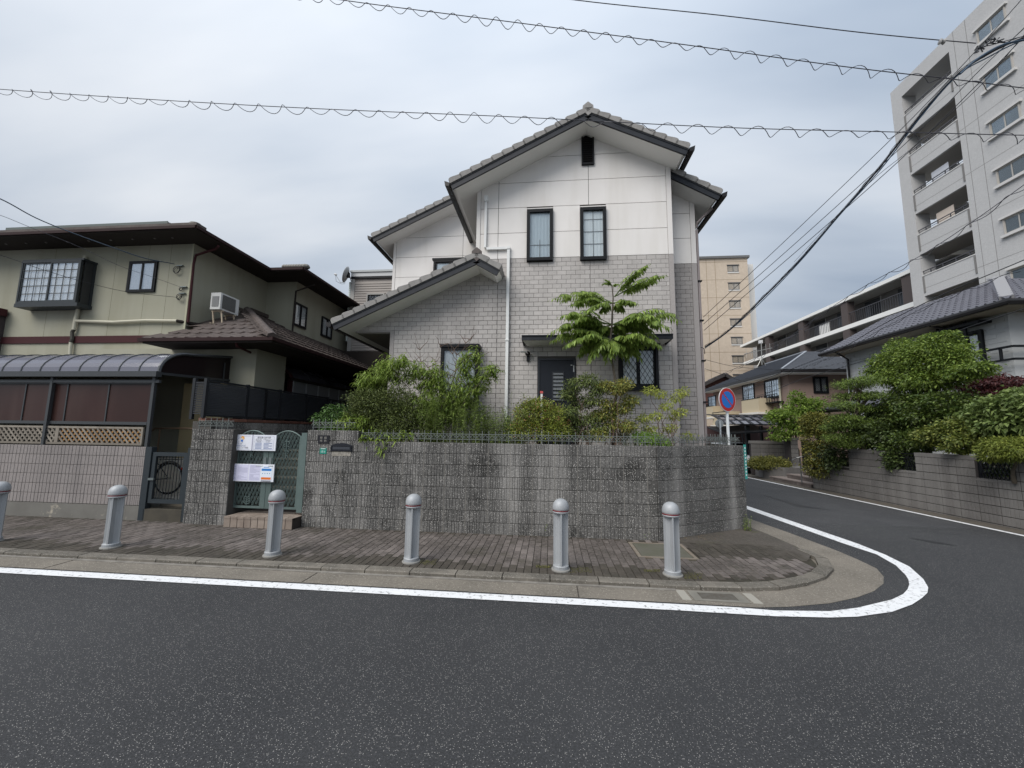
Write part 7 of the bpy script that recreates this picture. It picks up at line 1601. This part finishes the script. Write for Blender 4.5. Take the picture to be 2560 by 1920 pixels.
# azalea
t = plant('azalea_bush', X_(1350), 7.8, GZ, 'rounded bush with yellow-green top and reddish tips in front of the navy door')
cl = [PC(*c) for c in ((1350, 1040, 52, 34, 7.8, .4), (1320, 1030, 34, 26, 7.8, .4), (1385, 1040, 34, 28, 7.8, .4), (1355, 1075, 60, 30, 7.7, .4), (1310, 1075, 40, 28, 7.6, .3), (1395, 1075, 30, 26, 7.6, .3), (1345, 1012, 32, 16, 7.8, .3))]
crown(t, 'foliage', azal_l, cl, 11500, .042, .018, .5, .1, .7); crown(t, 'foliage_tips', azal_r, cl, 700, .045, .018, .95, .1, .7, label='reddish young leaf tips')['kind'] = 'stuff'; stems(t, 'branches', bark, [wig((X_(1350)+.04*i, 7.8, GZ), c[0], 4, .05, i) for i, c in enumerate(cl)], .012)
# nandinas
def nandina(label, m, tops, n, ln, base_px, Y=7.9, r=26, seed=0, bare=.45, lw=.36):
    t = plant('nandina', X_(base_px, Y), Y, GZ, label); cl = [PC(x, y, r, r*.55, Y+random.Random(i+seed).uniform(-.25, .25), .2) for i, (x, y) in enumerate(tops)]
    crown(t, 'foliage', m, cl, n, ln, ln*lw, .15, .3, .7)
    L = [wig((X_(base_px+random.Random(i).uniform(-25, 25), Y), c[0][1], GZ), c[0], 6, .05, i+seed) for i, c in enumerate(cl)]; stems(t, 'stems', twig_m, L, .011, 5); return t
nandina('dark green nandina with reddish tips leaning in front of the door edge', nand_l, ((1440, 960), (1470, 950), (1425, 985), (1450, 1010), (1480, 1000), (1420, 1030), (1460, 1050), (1440, 1080), (1490, 1040), (1475, 1085), (1495, 970), (1410, 1085), (1430, 1055), (1500, 1070)), 9500, .055, 1455, 7.9, 28, 3)
nandina('orange-tinged nandina around the thin tree trunk', nand_o, ((1515, 965), (1545, 975), (1520, 1010), (1500, 1040), (1555, 1020), (1530, 1060), (1500, 1085), (1560, 960), (1545, 1090), (1575, 1000), (1525, 1035), (1570, 1065)), 6800, .055, 1530, 7.8, 24, 7)
nandina('sparse yellow-green nandina with bare dark stems at the right house corner', nand_y, ((1625, 975), (1650, 985), (1690, 995), (1665, 1015), (1610, 1045), (1640, 1040), (1685, 1040), (1625, 1070), (1675, 1070), (1705, 980), (1640, 1090), (1720, 1090), (1700, 1030)), 2300, .055, 1660, 7.9, 17, 9)
t = plant('fern', X_(1625), 7.55, GZ, 'bright green feathery fern at the foot of the yellow-green nandina', 'fern')
crown(t, 'foliage', leafmat('fern_leaf', (.12, .24, .03), (.24, .38, .06), .25, .5, .35), [PC(1625, 1097, 34, 14, 7.55, .2), (PC(1600, 1090, 22, 10, 7.6, .15)), PC(1655, 1108, 22, 12, 7.5, .15)], 1500, .055, .018, .2, .4, 1)
# small plastic-topped stake before the door
t = plant('garden_stake', A(1354, 1000, Y=8.6).x, 8.6, GZ, 'white stake with red cap standing before the lower left of the door', 'stake'); q = A(1354, 978, Y=8.6); build(MB().box(q.x-.022, q.x+.022, 8.58, 8.62, GZ, q.z-.055), 'stake', mat('white_pipe', (.74, .75, .74), .5), t); build(MB().box(q.x-.032, q.x+.032, 8.57, 8.63, q.z-.05, q.z), 'cap', mat('stake_red', (.5, .09, .09), .5), t)
# aralia tree with big compound leaves
ty = 8.0; tb = A(1532, 1105, Y=ty); tree = plant('aralia_tree', tb.x, ty, GZ, 'slender tree with layered big compound leaves in front of the entrance canopy', 'tree')
trunk = [Vector((tb.x, ty, GZ))]+[A(x, y, Y=ty) for x, y in ((1533, 1050), (1540, 990), (1537, 940), (1528, 890), (1526, 850), (1530, 810), (1531, 780), (1533, 745), (1530, 715), (1522, 700))]
mb = MB().tube(trunk, [.03, .028, .027, .025, .022, .021, .02, .018, .014, .01, .006], 7); build(mb, 'trunk', bark, tree, smooth=True)
def frond(s, e, seed, size=1.0, arch=.12, side=3, young=False):
    g_ = random.Random(seed); s = A(*s, Y=ty); e = A(e[0], e[1], Y=ty+g_.uniform(-.35, .45)); n = 12; pts = []
    for k in range(n+1):
        t_ = k/n; p = s+(e-s)*t_; p.z += arch*math.sin(PI*t_*.9)*(e-s).length; pts.append(p)
    P = []; D = []; Ls = []
    def row(path, i0, sz, npair):
        for k in range(npair*2+1):
            f = i0+(1-i0)*k/(npair*2); idx = min(f*(len(path)-1), len(path)-1.001); i = int(idx); q = path[i]+(path[i+1]-path[i])*(idx-i); d = (path[i+1]-path[i]).normalized(); sd_ = d.cross(Vector((0, 0, 1))).normalized()
            for sg in ((-1, 1) if k < npair*2 else (0,)):
                v = sd_*sg*.9+d*.55+Vector((0, 0, -.35-.45*g_.random())) if sg else d+Vector((0, 0, -.4)); P.append(tuple(q)); D.append(tuple(v)); Ls.append(sz*(.75+.5*g_.random())*(1-.35*f))
    mb = MB().tube(pts, [.010*(1-.7*k/n) for k in range(n+1)], 4)
    row(pts, .30, .15*size, 8)
    Ln = (e-s).length
    for j in range(side):
        i = int(n*(.28+.2*j)); d = (pts[i+1]-pts[i]).normalized(); sd_ = d.cross(Vector((0, 0, 1))).normalized()
        for sg in (-1, 1):
            l = Ln*(.42-.09*j); a = pts[i]; b = a+(sd_*sg*.75+d*.75).normalized()*l+Vector((0, 0, -.10*l)); pth = [a+(b-a)*(q/5)+Vector((0, 0, .10*l*math.sin(PI*q/5))) for q in range(6)]
            mb.tube(pth, .005, 3); row(pth, .15, .145*size, 4)
    P = np.array(P); D = np.array(D); Nn = np.tile([0, 0, 1.0], (len(P), 1))+rdir(len(P))*.25
    o = build(mb, 'leaf_stalk', mat('leaf_stalk', (.12, .17, .05), .6), None)
    lf = bpy.data.objects.new('leaf', leafmesh('leaf', P-np.array(s), D, Nn, np.array(Ls), np.array(Ls)*.42, .10, .5)); lf.data.materials.append(aral_l); lf.parent = tree; lf.location = s-wl(tree); COL.objects.link(lf)
    o.parent = lf; o.location = Vector(o.location)-s
k = 0
for s, ends, ar, sz in (((1527, 850), ((1380, 858), (1412, 870), (1445, 892), (1470, 905), (1520, 905), (1570, 900), (1600, 898), (1655, 872), (1500, 880), (1555, 885), (1430, 845), (1490, 862), (1610, 870), (1580, 850), (1540, 880), (1455, 870)), .16, 1.05), ((1530, 812), ((1375, 838), (1420, 822), (1400, 795), (1640, 845), (1700, 808), (1650, 800), (1590, 830), (1470, 850), (1440, 835), (1610, 815), (1560, 835), (1500, 840), (1675, 825)), .14, 1.05),
                        ((1532, 758), ((1377, 752), (1425, 765), (1465, 780), (1590, 758), (1500, 778), (1560, 775), (1440, 735)), .10, .85), ((1536, 742), ((1662, 690), (1640, 706), (1622, 662), (1600, 672)), .06, .85), ((1530, 716), ((1512, 700), (1548, 712), (1505, 712)), .2, .35)):
    for e in ends: frond(s, e, k, sz, ar, 3 if sz > .5 else 1); k += 1
# weeds along the foot of the walls
def tuft(label, px, py, h, m=weed_l, n=5, Y=None, z=.05, w=.03):
    p = A(px, py, Z=z); weeds('weed', label, m, [(p.x+g.uniform(-w, w), p.y+g.uniform(-.03, .0), z) for _ in range(n)], h, 16, .05, .016, px, lean=.04)
tuft('small weed tuft at the wall foot below the letter slot', 865, 1312, .26, n=3); tuft('slim weed right beside the small tuft below the letter slot', 893, 1314, .2, n=2); tuft('upright weed at the wall foot between the letter slot and third bollard', 962, 1312, .3, n=3)
tuft('weed at the wall foot just left of the fourth bollard', 1357, 1338, .2, n=5, w=.06); tuft('low weed at the wall foot just left of the last bollard', 1622, 1348, .12, n=5, w=.07); tuft('grassy weed at the far corner of the garden wall', 1868, 1326, .3, n=7, w=.06)
tuft('bright green weed cushion at the foot of the pillar wall', 530, 1306, .13, leafmat('fern_leaf', (.12, .24, .03), (.24, .38, .06)), 14, w=.12)
# litter, moss and grass growing in the joints
def specks(name, label, m, regs, n, ln, up_=.5):
    P = []; 
    for (x0, y0, x1, y1) in regs:
        for _ in range(n): q = A(g.uniform(x0, x1), g.uniform(y0, y1), Z=pav_z+.002); P.append(tuple(q))
    P = np.array(P); D = rdir(len(P)); D[:, 2] = np.abs(D[:, 2])*up_+.02; Nn = np.tile([0, 0, 1.0], (len(P), 1))+rdir(len(P))*.2
    me = leafmesh(name, P, D, Nn, ln*(.5+rng.random(len(P))), ln*.5); o = put(name, me, m, None, (0, 0, 0), kind='stuff', label=label, cat='ground cover')
specks('moss', 'yellow-green moss in the paver joints by the bollards', leafmat('moss_leaf', (.07, .08, .02), (.16, .15, .035), .3, .8, .05), ((1425, 1418, 1480, 1432), (1610, 1424, 1650, 1430), (1710, 1432, 1755, 1448), (1050, 1400, 1090, 1412), (1340, 1414, 1376, 1420)), 260, .012)
specks('leaf_litter', 'brown leaf litter along the foot of the garden wall', leafmat('litter_leaf', (.14, .09, .05), (.28, .20, .12), .3, .8, .05), ((780, 1309, 1000, 1322), (1000, 1322, 1300, 1334), (1300, 1334, 1560, 1345), (1680, 1336, 1800, 1350), (545, 1304, 590, 1310)), 95, .018, .25)
# ------------------------------------------------------------------ gardens on the right
def tree(name, label, m, clumps, n, ln, wd, root, trunk_r=.06, shell=.4, droop=.2, up_=.7, cat='tree', keep=None):
    t = plant(name, root[0], root[1], root[2], label, cat); crown(t, 'crown', m, clumps, n, ln, wd, shell, droop, up_, keep=keep)
    top = Vector(clumps[0][0]); tr_ = [wig(root, top, 6, .04, n)]
    mb = MB().tube(tr_[0], [trunk_r*(1-.6*k/6) for k in range(7)], 7); build(mb, 'trunk', bark, t)
    L = [wig(tr_[0][3+(k % 3)], c[0], 4, .08, k+n) for k, c in enumerate(clumps[1:])]
    if L: stems(t, 'branches', bark, L, trunk_r*.35)
    return t
sx = 8.9
t = thing('clipped_azalea', (9.6, 18.3, .5), 'low clipped oval azalea mound in the planter beside the steps', 'shrub')
c = PC(1922, 1158, 40, 14, 18.3, .6); crown(t, 'foliage', box_l, [c, PC(1900, 1160, 22, 11, 18.2, .5), PC(1945, 1160, 20, 11, 18.2, .5)], 6500, .07, .035, .9, .1, .8)
cl = [PC(*c) for c in ((1985, 1045, 45, 26, 18.9, .8), (2000, 1015, 34, 18, 18.9, .6), (1950, 1035, 28, 10, 18.7, .5), (1935, 1045, 20, 9, 18.7, .4), (1990, 990, 16, 12, 18.9, .3), (2030, 1010, 26, 14, 18.9, .5), (1975, 1075, 40, 12, 18.8, .6), (2020, 1070, 34, 16, 18.9, .6), (1950, 1092, 26, 8, 18.7, .4), (2040, 1045, 24, 20, 18.9, .5))]
tree('green_maple', 'bright green layered maple behind the grey gate pillar', leafmat('maple_bright', (.11, .19, .03), (.24, .33, .06), .3, .5, .4), cl, 7000, .11, .07, (A(1990, 1100, Y=19.2).x, 19.2, .5), .06)
cl = [PC(2045, 1062, 32, 24, 14.9, .5), PC(2035, 1050, 22, 16, 14.9, .4), PC(2045, 1100, 27, 26, 14.9, .45), PC(2047, 1135, 25, 26, 14.8, .45), PC(2047, 1170, 28, 20, 14.8, .45)]
t = plant('topiary_column', cl[0][0][0], 14.9, .5, 'tall clipped yellow-brown topiary column beside the black gate'); crown(t, 'foliage', box_l, cl, 9000, .075, .035, .85, .1, .7); build(MB().tube([(cl[0][0][0], 14.9, .4), (cl[0][0][0], 14.9, cl[0][0][2])], .06, 7), 'trunk', bark, t)
# cloud-pruned pine
pads = ((2135, 963, 50, 12), (2160, 952, 34, 10), (2130, 992, 46, 9), (2175, 990, 34, 10), (2100, 1012, 32, 8), (2150, 1022, 32, 11), (2085, 1070, 26, 10), (2115, 1060, 40, 12), (2110, 1045, 30, 9), (2140, 1092, 38, 11), (2095, 1095, 32, 12), (2160, 1060, 36, 14), (2120, 1112, 30, 9))
Yp = 13.2; t = plant('cloud_pine', A(2140, 1130, Y=Yp).x, Yp, .95, 'cloud-pruned pine with flat green pads behind the street wall', 'tree')
cl = [PC(x, y, rx, ry, Yp+random.Random(i).uniform(-.4, .4), .45) for i, (x, y, rx, ry) in enumerate(pads)]
crown(t, 'crown', pine_l, cl, 26000, .07, .016, .35, .0, 1.2, .5); tk = [Vector((A(2150, 1130, Y=Yp).x, Yp, .95)), A(2160, 1080, Y=Yp), A(2135, 1040, Y=Yp), A(2165, 1000, Y=Yp), A(2140, 970, Y=Yp)]
build(MB().tube(tk, [.09, .08, .07, .05, .03], 7), 'trunk', bark, t); stems(t, 'branches', bark, [wig(tk[1+i % 4], c[0], 3, .06, i) for i, c in enumerate(cl)], .03)
cl = [PC(2300, 1085, 150, 34, 12.6, .5), PC(2180, 1085, 60, 34, 13.4, .5), PC(2480, 1090, 110, 40, 11.6, .5), PC(2250, 1040, 90, 40, 13.2, .5), PC(2400, 1040, 100, 40, 12.4, .5), PC(2090, 1140, 40, 34, 13.9, .3), PC(2500, 1170, 60, 24, 10.6, .2), PC(2260, 1150, 50, 26, 12.0, .3)]
t = plant('background_hedge', cl[0][0][0], 12.6, .95, 'dark evergreen hedge filling in behind the street wall openings', 'hedge'); crown(t, 'foliage', leafmat('deep_leaf', (.025, .042, .013), (.06, .085, .022), .3, .5, .1), cl, 16000, .10, .055, .25, .2, .6)
XG = 10.9
def PX_(px, py, rx, rz, X, ry): return PC(px, py, rx, rz, 0, ry, X=X)
cl = [PX_(*c) for c in ((2320, 905, 62, 38, 11.0, .7), (2280, 880, 48, 26, 11.0, .6), (2345, 870, 50, 24, 10.9, .6), (2230, 900, 40, 22, 11.1, .6), (2375, 900, 40, 34, 10.8, .6), (2260, 940, 60, 26, 10.9, .6), (2330, 950, 70, 22, 10.8, .6), (2205, 925, 34, 18, 11.0, .5), (2420, 930, 40, 16, 10.6, .5), (2440, 918, 26, 10, 10.5, .4), (2365, 838, 16, 8, 10.9, .3), (2330, 842, 18, 8, 10.9, .3), (2250, 860, 22, 12, 11.0, .4))]
tree('camellia_tree', 'tallest rounded green tree on the right, in front of the pale pantiled house', maple_l, cl, 26000, .08, .04, (A(2305, 1100, X=11).x, A(2305, 1100, X=11).y, .95), .09, .45, .3, .6)
cl = [PX_(*c) for c in ((2300, 1010, 66, 30, 10.6, .6), (2370, 1005, 60, 26, 10.5, .6), (2250, 1020, 46, 28, 10.7, .5), (2330, 1040, 70, 26, 10.4, .6), (2400, 1030, 40, 24, 10.4, .5), (2260, 985, 34, 16, 10.8, .4))]
tree('dark_camellia', 'dark green shrub filling the gap under the tall tree', camel_l, cl, 12000, .085, .045, (A(2310, 1100, X=10.5).x, A(2310, 1100, X=10.5).y, .95), .06, .4, .2, .6, 'shrub')
cl = [PX_(*c) for c in ((2470, 965, 52, 10, 12.4, .8), (2520, 955, 60, 9, 12.4, .8), (2440, 990, 44, 12, 12.2, .7), (2500, 985, 60, 14, 12.2, .8), (2420, 965, 30, 7, 12.4, .5), (2370, 988, 40, 7, 12.3, .5), (2560, 975, 50, 12, 12.4, .7), (2460, 945, 36, 6, 12.5, .5), (2545, 995, 50, 12, 12.2, .7))]
tree('red_maple', 'dark red maple between the tall tree and the pale house', red_l, cl, 9500, .08, .045, (A(2490, 1080, X=12.2).x, A(2490, 1080, X=12.2).y, .95), .06, .3, .2, .9)
cl = [PX_(*c) for c in ((2520, 1015, 48, 28, 9.9, .5), (2560, 1000, 40, 30, 9.9, .5), (2475, 1030, 40, 26, 10.0, .5), (2540, 1055, 50, 26, 9.8, .5), (2490, 1065, 40, 22, 9.8, .5), (2600, 1030, 50, 50, 9.8, .5))]
tree('pale_leaf_shrub', 'broad pale-leaved shrub at the right edge below the red maple', light_l, cl, 5200, .11, .07, (A(2530, 1130, X=9.9).x, A(2530, 1130, X=9.9).y, .95), .05, .35, .3, .7, 'shrub')
cl = [PX_(*c) for c in ((2180, 1075, 40, 30, 10.2, .5), (2230, 1085, 50, 30, 10.1, .5), (2200, 1045, 40, 20, 10.3, .5), (2290, 1100, 54, 26, 9.95, .4), (2240, 1120, 44, 18, 9.8, .3), (2260, 1050, 40, 22, 10.3, .5), (2170, 1105, 30, 14, 9.9, .3), (2250, 1155, 30, 26, 9.62, .12), (2250, 1135, 36, 20, 9.7, .2))]
tree('garden_hedge', 'mixed green hedge shrubs pushing through the middle opening of the street wall', camel_l, cl, 14000, .07, .04, (A(2230, 1130, X=10).x, A(2230, 1130, X=10).y, .95), .05, .4, .2, .6, 'hedge')
cl = [PX_(*c) for c in ((2380, 1080, 50, 22, 9.8, .4), (2420, 1065, 50, 22, 9.9, .4), (2340, 1090, 40, 20, 9.8, .4), (2430, 1100, 54, 18, 9.7, .35), (2400, 1120, 40, 12, 9.6, .25), (2460, 1085, 40, 18, 9.8, .4))]
tree('privet_bush', 'bright yellowish bush above the street wall between two openings', leafmat('privet_leaf', (.07, .11, .022), (.20, .22, .045), .35, .5, .2), cl, 9000, .07, .04, (A(2400, 1130, X=9.8).x, A(2400, 1130, X=9.8).y, .95), .05, .4, .2, .6, 'bush')
cl = [PX_(*c) for c in ((2530, 1110, 50, 16, 9.35, .4), (2500, 1122, 40, 14, 9.35, .3), (2560, 1120, 50, 22, 9.3, .3), (2480, 1140, 30, 12, 9.3, .2), (2530, 1135, 40, 14, 9.25, .25))]
tree('juniper_bush', 'feathery yellow-green juniper spilling over the street wall at the right edge', leafmat('juniper_leaf', (.10, .14, .02), (.23, .26, .045), .3, .6, .15), cl, 9000, .075, .016, (A(2530, 1160, X=9.5).x, A(2530, 1160, X=9.5).y, .95), .04, .35, .25, .7, 'bush')
# plants screening the side of the lean-to, far greens
# ================================================================== WIRES
wire_m = mat('wire_grey', (.07, .07, .085), .5); wire_k = mat('wire_black', (.015, .016, .02), .45); wire_b = mat('wire_blue', (.03, .06, .10), .45)
def on_plane(pts, Y): return [A(x, y, Y=Y) for x, y in pts]
def smooth(pts, n=8):
    out = []; P = [pts[0]*2-pts[1]]+list(pts)+[pts[-1]*2-pts[-2]]
    for i in range(1, len(P)-2):
        a, b, c, d = P[i-1:i+3]
        for k in range(n):
            t = k/n; out.append(.5*((2*b)+(c-a)*t+(2*a-5*b+4*c-d)*t*t+(3*b-a-3*c+d)*t**3))
    return out+[pts[-1]]
def wire(label, pts, r=.007, m=wire_m, coil=None, cat='overhead wire', name='overhead_wire', n=8):
    r *= .85; P = smooth(pts, n); t = thing(name, pts[0], label, cat); build(MB().tube(P, r, 5), 'wire', m, t)
    if coil:
        per, rad, cr_ = coil; L = [0]
        for i in range(1, len(P)): L.append(L[-1]+(P[i]-P[i-1]).length)
        H_ = []; s = 0; i = 0; st_ = per/12
        while s < L[-1]-1e-3:
            while L[i+1] < s: i += 1
            f = (s-L[i])/(L[i+1]-L[i]); p = P[i]+(P[i+1]-P[i])*f; d = (P[i+1]-P[i]).normalized(); sd_ = d.cross(Vector((0, 0, 1))).normalized()
            ph = 2*PI*s/per+.9*math.sin(s*1.1); w = 1+.2*math.sin(s*1.7)+.14*math.sin(s*4.3+1)
            H_.append(p+Vector((0, 0, -rad*.86))+sd_*rad*math.sin(ph)*w+Vector((0, 0, rad*math.cos(ph)*w))); s += st_
        build(MB().tube(H_, cr_, 4), 'spiral_hanger', m, t)
    return t
wire('lower horizontal messenger wire with loose spiral crossing in front of the gable', on_plane(((-420, 188), (0, 223), (400, 250), (800, 272), (1280, 292), (1800, 318), (2200, 329), (2560, 338), (3000, 345)), 5.2), .0065, coil=(.385, .05, .0045))
wire('upper sloping messenger wire with loose spiral above the gable', on_plane(((500, -70), (790, -10), (1280, 55), (1700, 110), (2100, 165), (2400, 200), (2560, 220), (3000, 270)), 4.4), .006, coil=(.29, .04, .004))
wire('plain thin wire nearest the top edge of the view', on_plane(((1150, -45), (1440, 0), (1800, 38), (2100, 75), (2270, 93), (2440, 108)), 4.2), .006)
# insulator on that wire
q = A(2355, 104, Y=4.2); t = thing('wire_insulator', q, 'small grey insulator where the top wire meets the cable bundle', 'insulator'); build(MB().lathe(q, [(.01, -.03), (.03, -.02), (.018, 0), (.03, .02), (.01, .03)], 10, axis=(1, 0, -.1)), 'body', mat('insulator', (.3, .3, .3), .3), t)
def line_px(pts, t0, t1, n=8):
    """straight run in space seen along the given pixels: inverse depth is linear along the picture line"""
    L = [0]
    for i in range(1, len(pts)): L.append(L[-1]+math.dist(pts[i-1], pts[i]))
    return [T(x, y, 1/((1/t0)+(1/t1-1/t0)*(l/L[-1]))) for (x, y), l in zip(pts, L)]
tH = (A(1752, 868, Y=9.7)-Vector((0, 0, EYE))).dot(FW)
bund = line_px(((1762, 868), (1820, 828), (1900, 752), (2000, 650), (2100, 535), (2200, 418), (2300, 290), (2390, 190), (2470, 135), (2560, 95), (2700, 60)), tH, 5.0)
wire('thick black cable bundle running from the white house corner up to the top right', bund, .017, wire_k)
t = wire('blue-black cable twisted along the thick bundle', [p+Vector((.0, 0, -.03+.02*math.sin(i*2.1))) for i, p in enumerate(bund)], .010, wire_b)
wire('thin cable wound round the thick bundle', [p+Vector((0, 0, .03)) for p in bund], .004, wire_k, coil=(.55, .022, .004))
mb = MB()
wire('uppermost of three thin wires rising right from the white house corner', line_px(((1758, 793), (1965, 600), (2235, 341), (2400, 170), (2553, 0), (2620, -80)), tH, 6.0), .0075, wire_k)
wire('middle of three thin wires rising right from the white house corner', line_px(((1759, 810), (2000, 598), (2300, 325), (2450, 175), (2560, 70), (2650, -20)), tH, 5.8), .0075, wire_k)
wire('lowest of three thin wires rising right from the white house corner', line_px(((1760, 826), (2010, 612), (2250, 400), (2450, 205), (2600, 50)), tH, 5.6), .0075, wire_k)
wire('wire dropping from the tangle beside the tower window down left', line_px(((1985, 655), (2150, 480), (2280, 370), (2440, 225), (2545, 105), (2600, 40)), 14, 5.4), .006, wire_k)
# tangle of joints
for k, (x, y) in enumerate(((2470, 105), (2495, 98), (2448, 120))):
    q = T(x, y, 5.4); t = thing('cable_joint', q, ('knot of cable clamps at the right end of the top wire', 'second knot of clamps nearest the right edge', 'lowest knot of clamps above the thick cable')[k], 'cable clamp'); mb = MB(); g_ = random.Random(k)
    for _ in range(5): a = q+Vector((g_.uniform(-.06, .06), 0, g_.uniform(-.04, .04))); mb.tube([a, a+Vector((g_.uniform(-.05, .05), .01, g_.uniform(-.05, .05))), a+Vector((g_.uniform(-.08, .08), .0, g_.uniform(-.06, .02)))], .008, 5)
    build(mb, 'clamps', wire_k, t)
wire('wire from the top right tangle sweeping right out of view', [T(x, y, 5.4) for x, y in ((2445, 120), (2480, 112), (2530, 98), (2600, 80))], .006, wire_k); wire('loose blue sheathed loop under the tangle', [T(x, y, 5.2) for x, y in ((2400, 185), (2440, 150), (2500, 115), (2560, 100), (2640, 85))], .016, wire_b)
wire('messenger wire with spiral climbing right in front of the tall tower', line_px(((1770, 950), (1900, 890), (2120, 741), (2300, 640), (2430, 555), (2560, 462), (2700, 360)), 24, 9), .012, coil=(.8, .06, .010))
wire('double black cable crossing the slate roof toward the pantiled house', line_px(((1840, 975), (1945, 935), (2085, 880), (2200, 815), (2349, 740), (2560, 650), (2700, 590)), 22, 9.5), .016, wire_k)
wire('thin companion cable just under the double black cable', line_px(((1845, 985), (1950, 940), (2090, 887), (2205, 822), (2352, 750), (2560, 668)), 22, 9.5), .008, wire_k, coil=(.9, .04, .007))
wire('black cable crossing in front of the pale house window', line_px(((1800, 1003), (1900, 988), (2000, 950), (2150, 905), (2300, 860), (2430, 815), (2560, 772), (2700, 725)), 24, 9.0), .014, wire_k)
wire('thin wire from the pink house to the white house corner', line_px(((1762, 899), (1830, 915), (1900, 922), (2000, 925), (2120, 905), (2220, 885)), 12, 20), .008, wire_k); wire('lower thin wire beside the white house corner', line_px(((1763, 922), (1820, 940), (1880, 958), (1960, 960)), 12, 22), .008, wire_k)
# left service wires
gl = lambda x, y: A(x, y, Y=GYF-.12)
tl = (gl(436, 660)-Vector((0, 0, EYE))).dot(FW)
wire('blue service wire from the upper left to the green house', line_px(((-120, 455), (0, 497), (90, 545), (180, 582), (280, 618), (360, 645), (436, 660)), 6.0, tl), .012, wire_b)
wire('thin grey wire below the blue service wire', line_px(((-120, 500), (0, 538), (75, 568), (200, 618), (300, 665), (380, 692), (452, 718)), 6.2, tl), .005, wire_m)
wire('lowest thin black wire crossing the bay window of the green house', line_px(((-120, 615), (0, 638), (100, 672), (200, 702), (320, 730), (440, 743)), 6.5, tl), .006, wire_k)
wire('short drop wire bracket line at the foot of the thick bundle', [A(1752, 868, Y=9.6), A(1760, 872, Y=9.55), A(1762, 885, Y=9.55)], .01, wire_k, name='wire_tail', cat='wire')
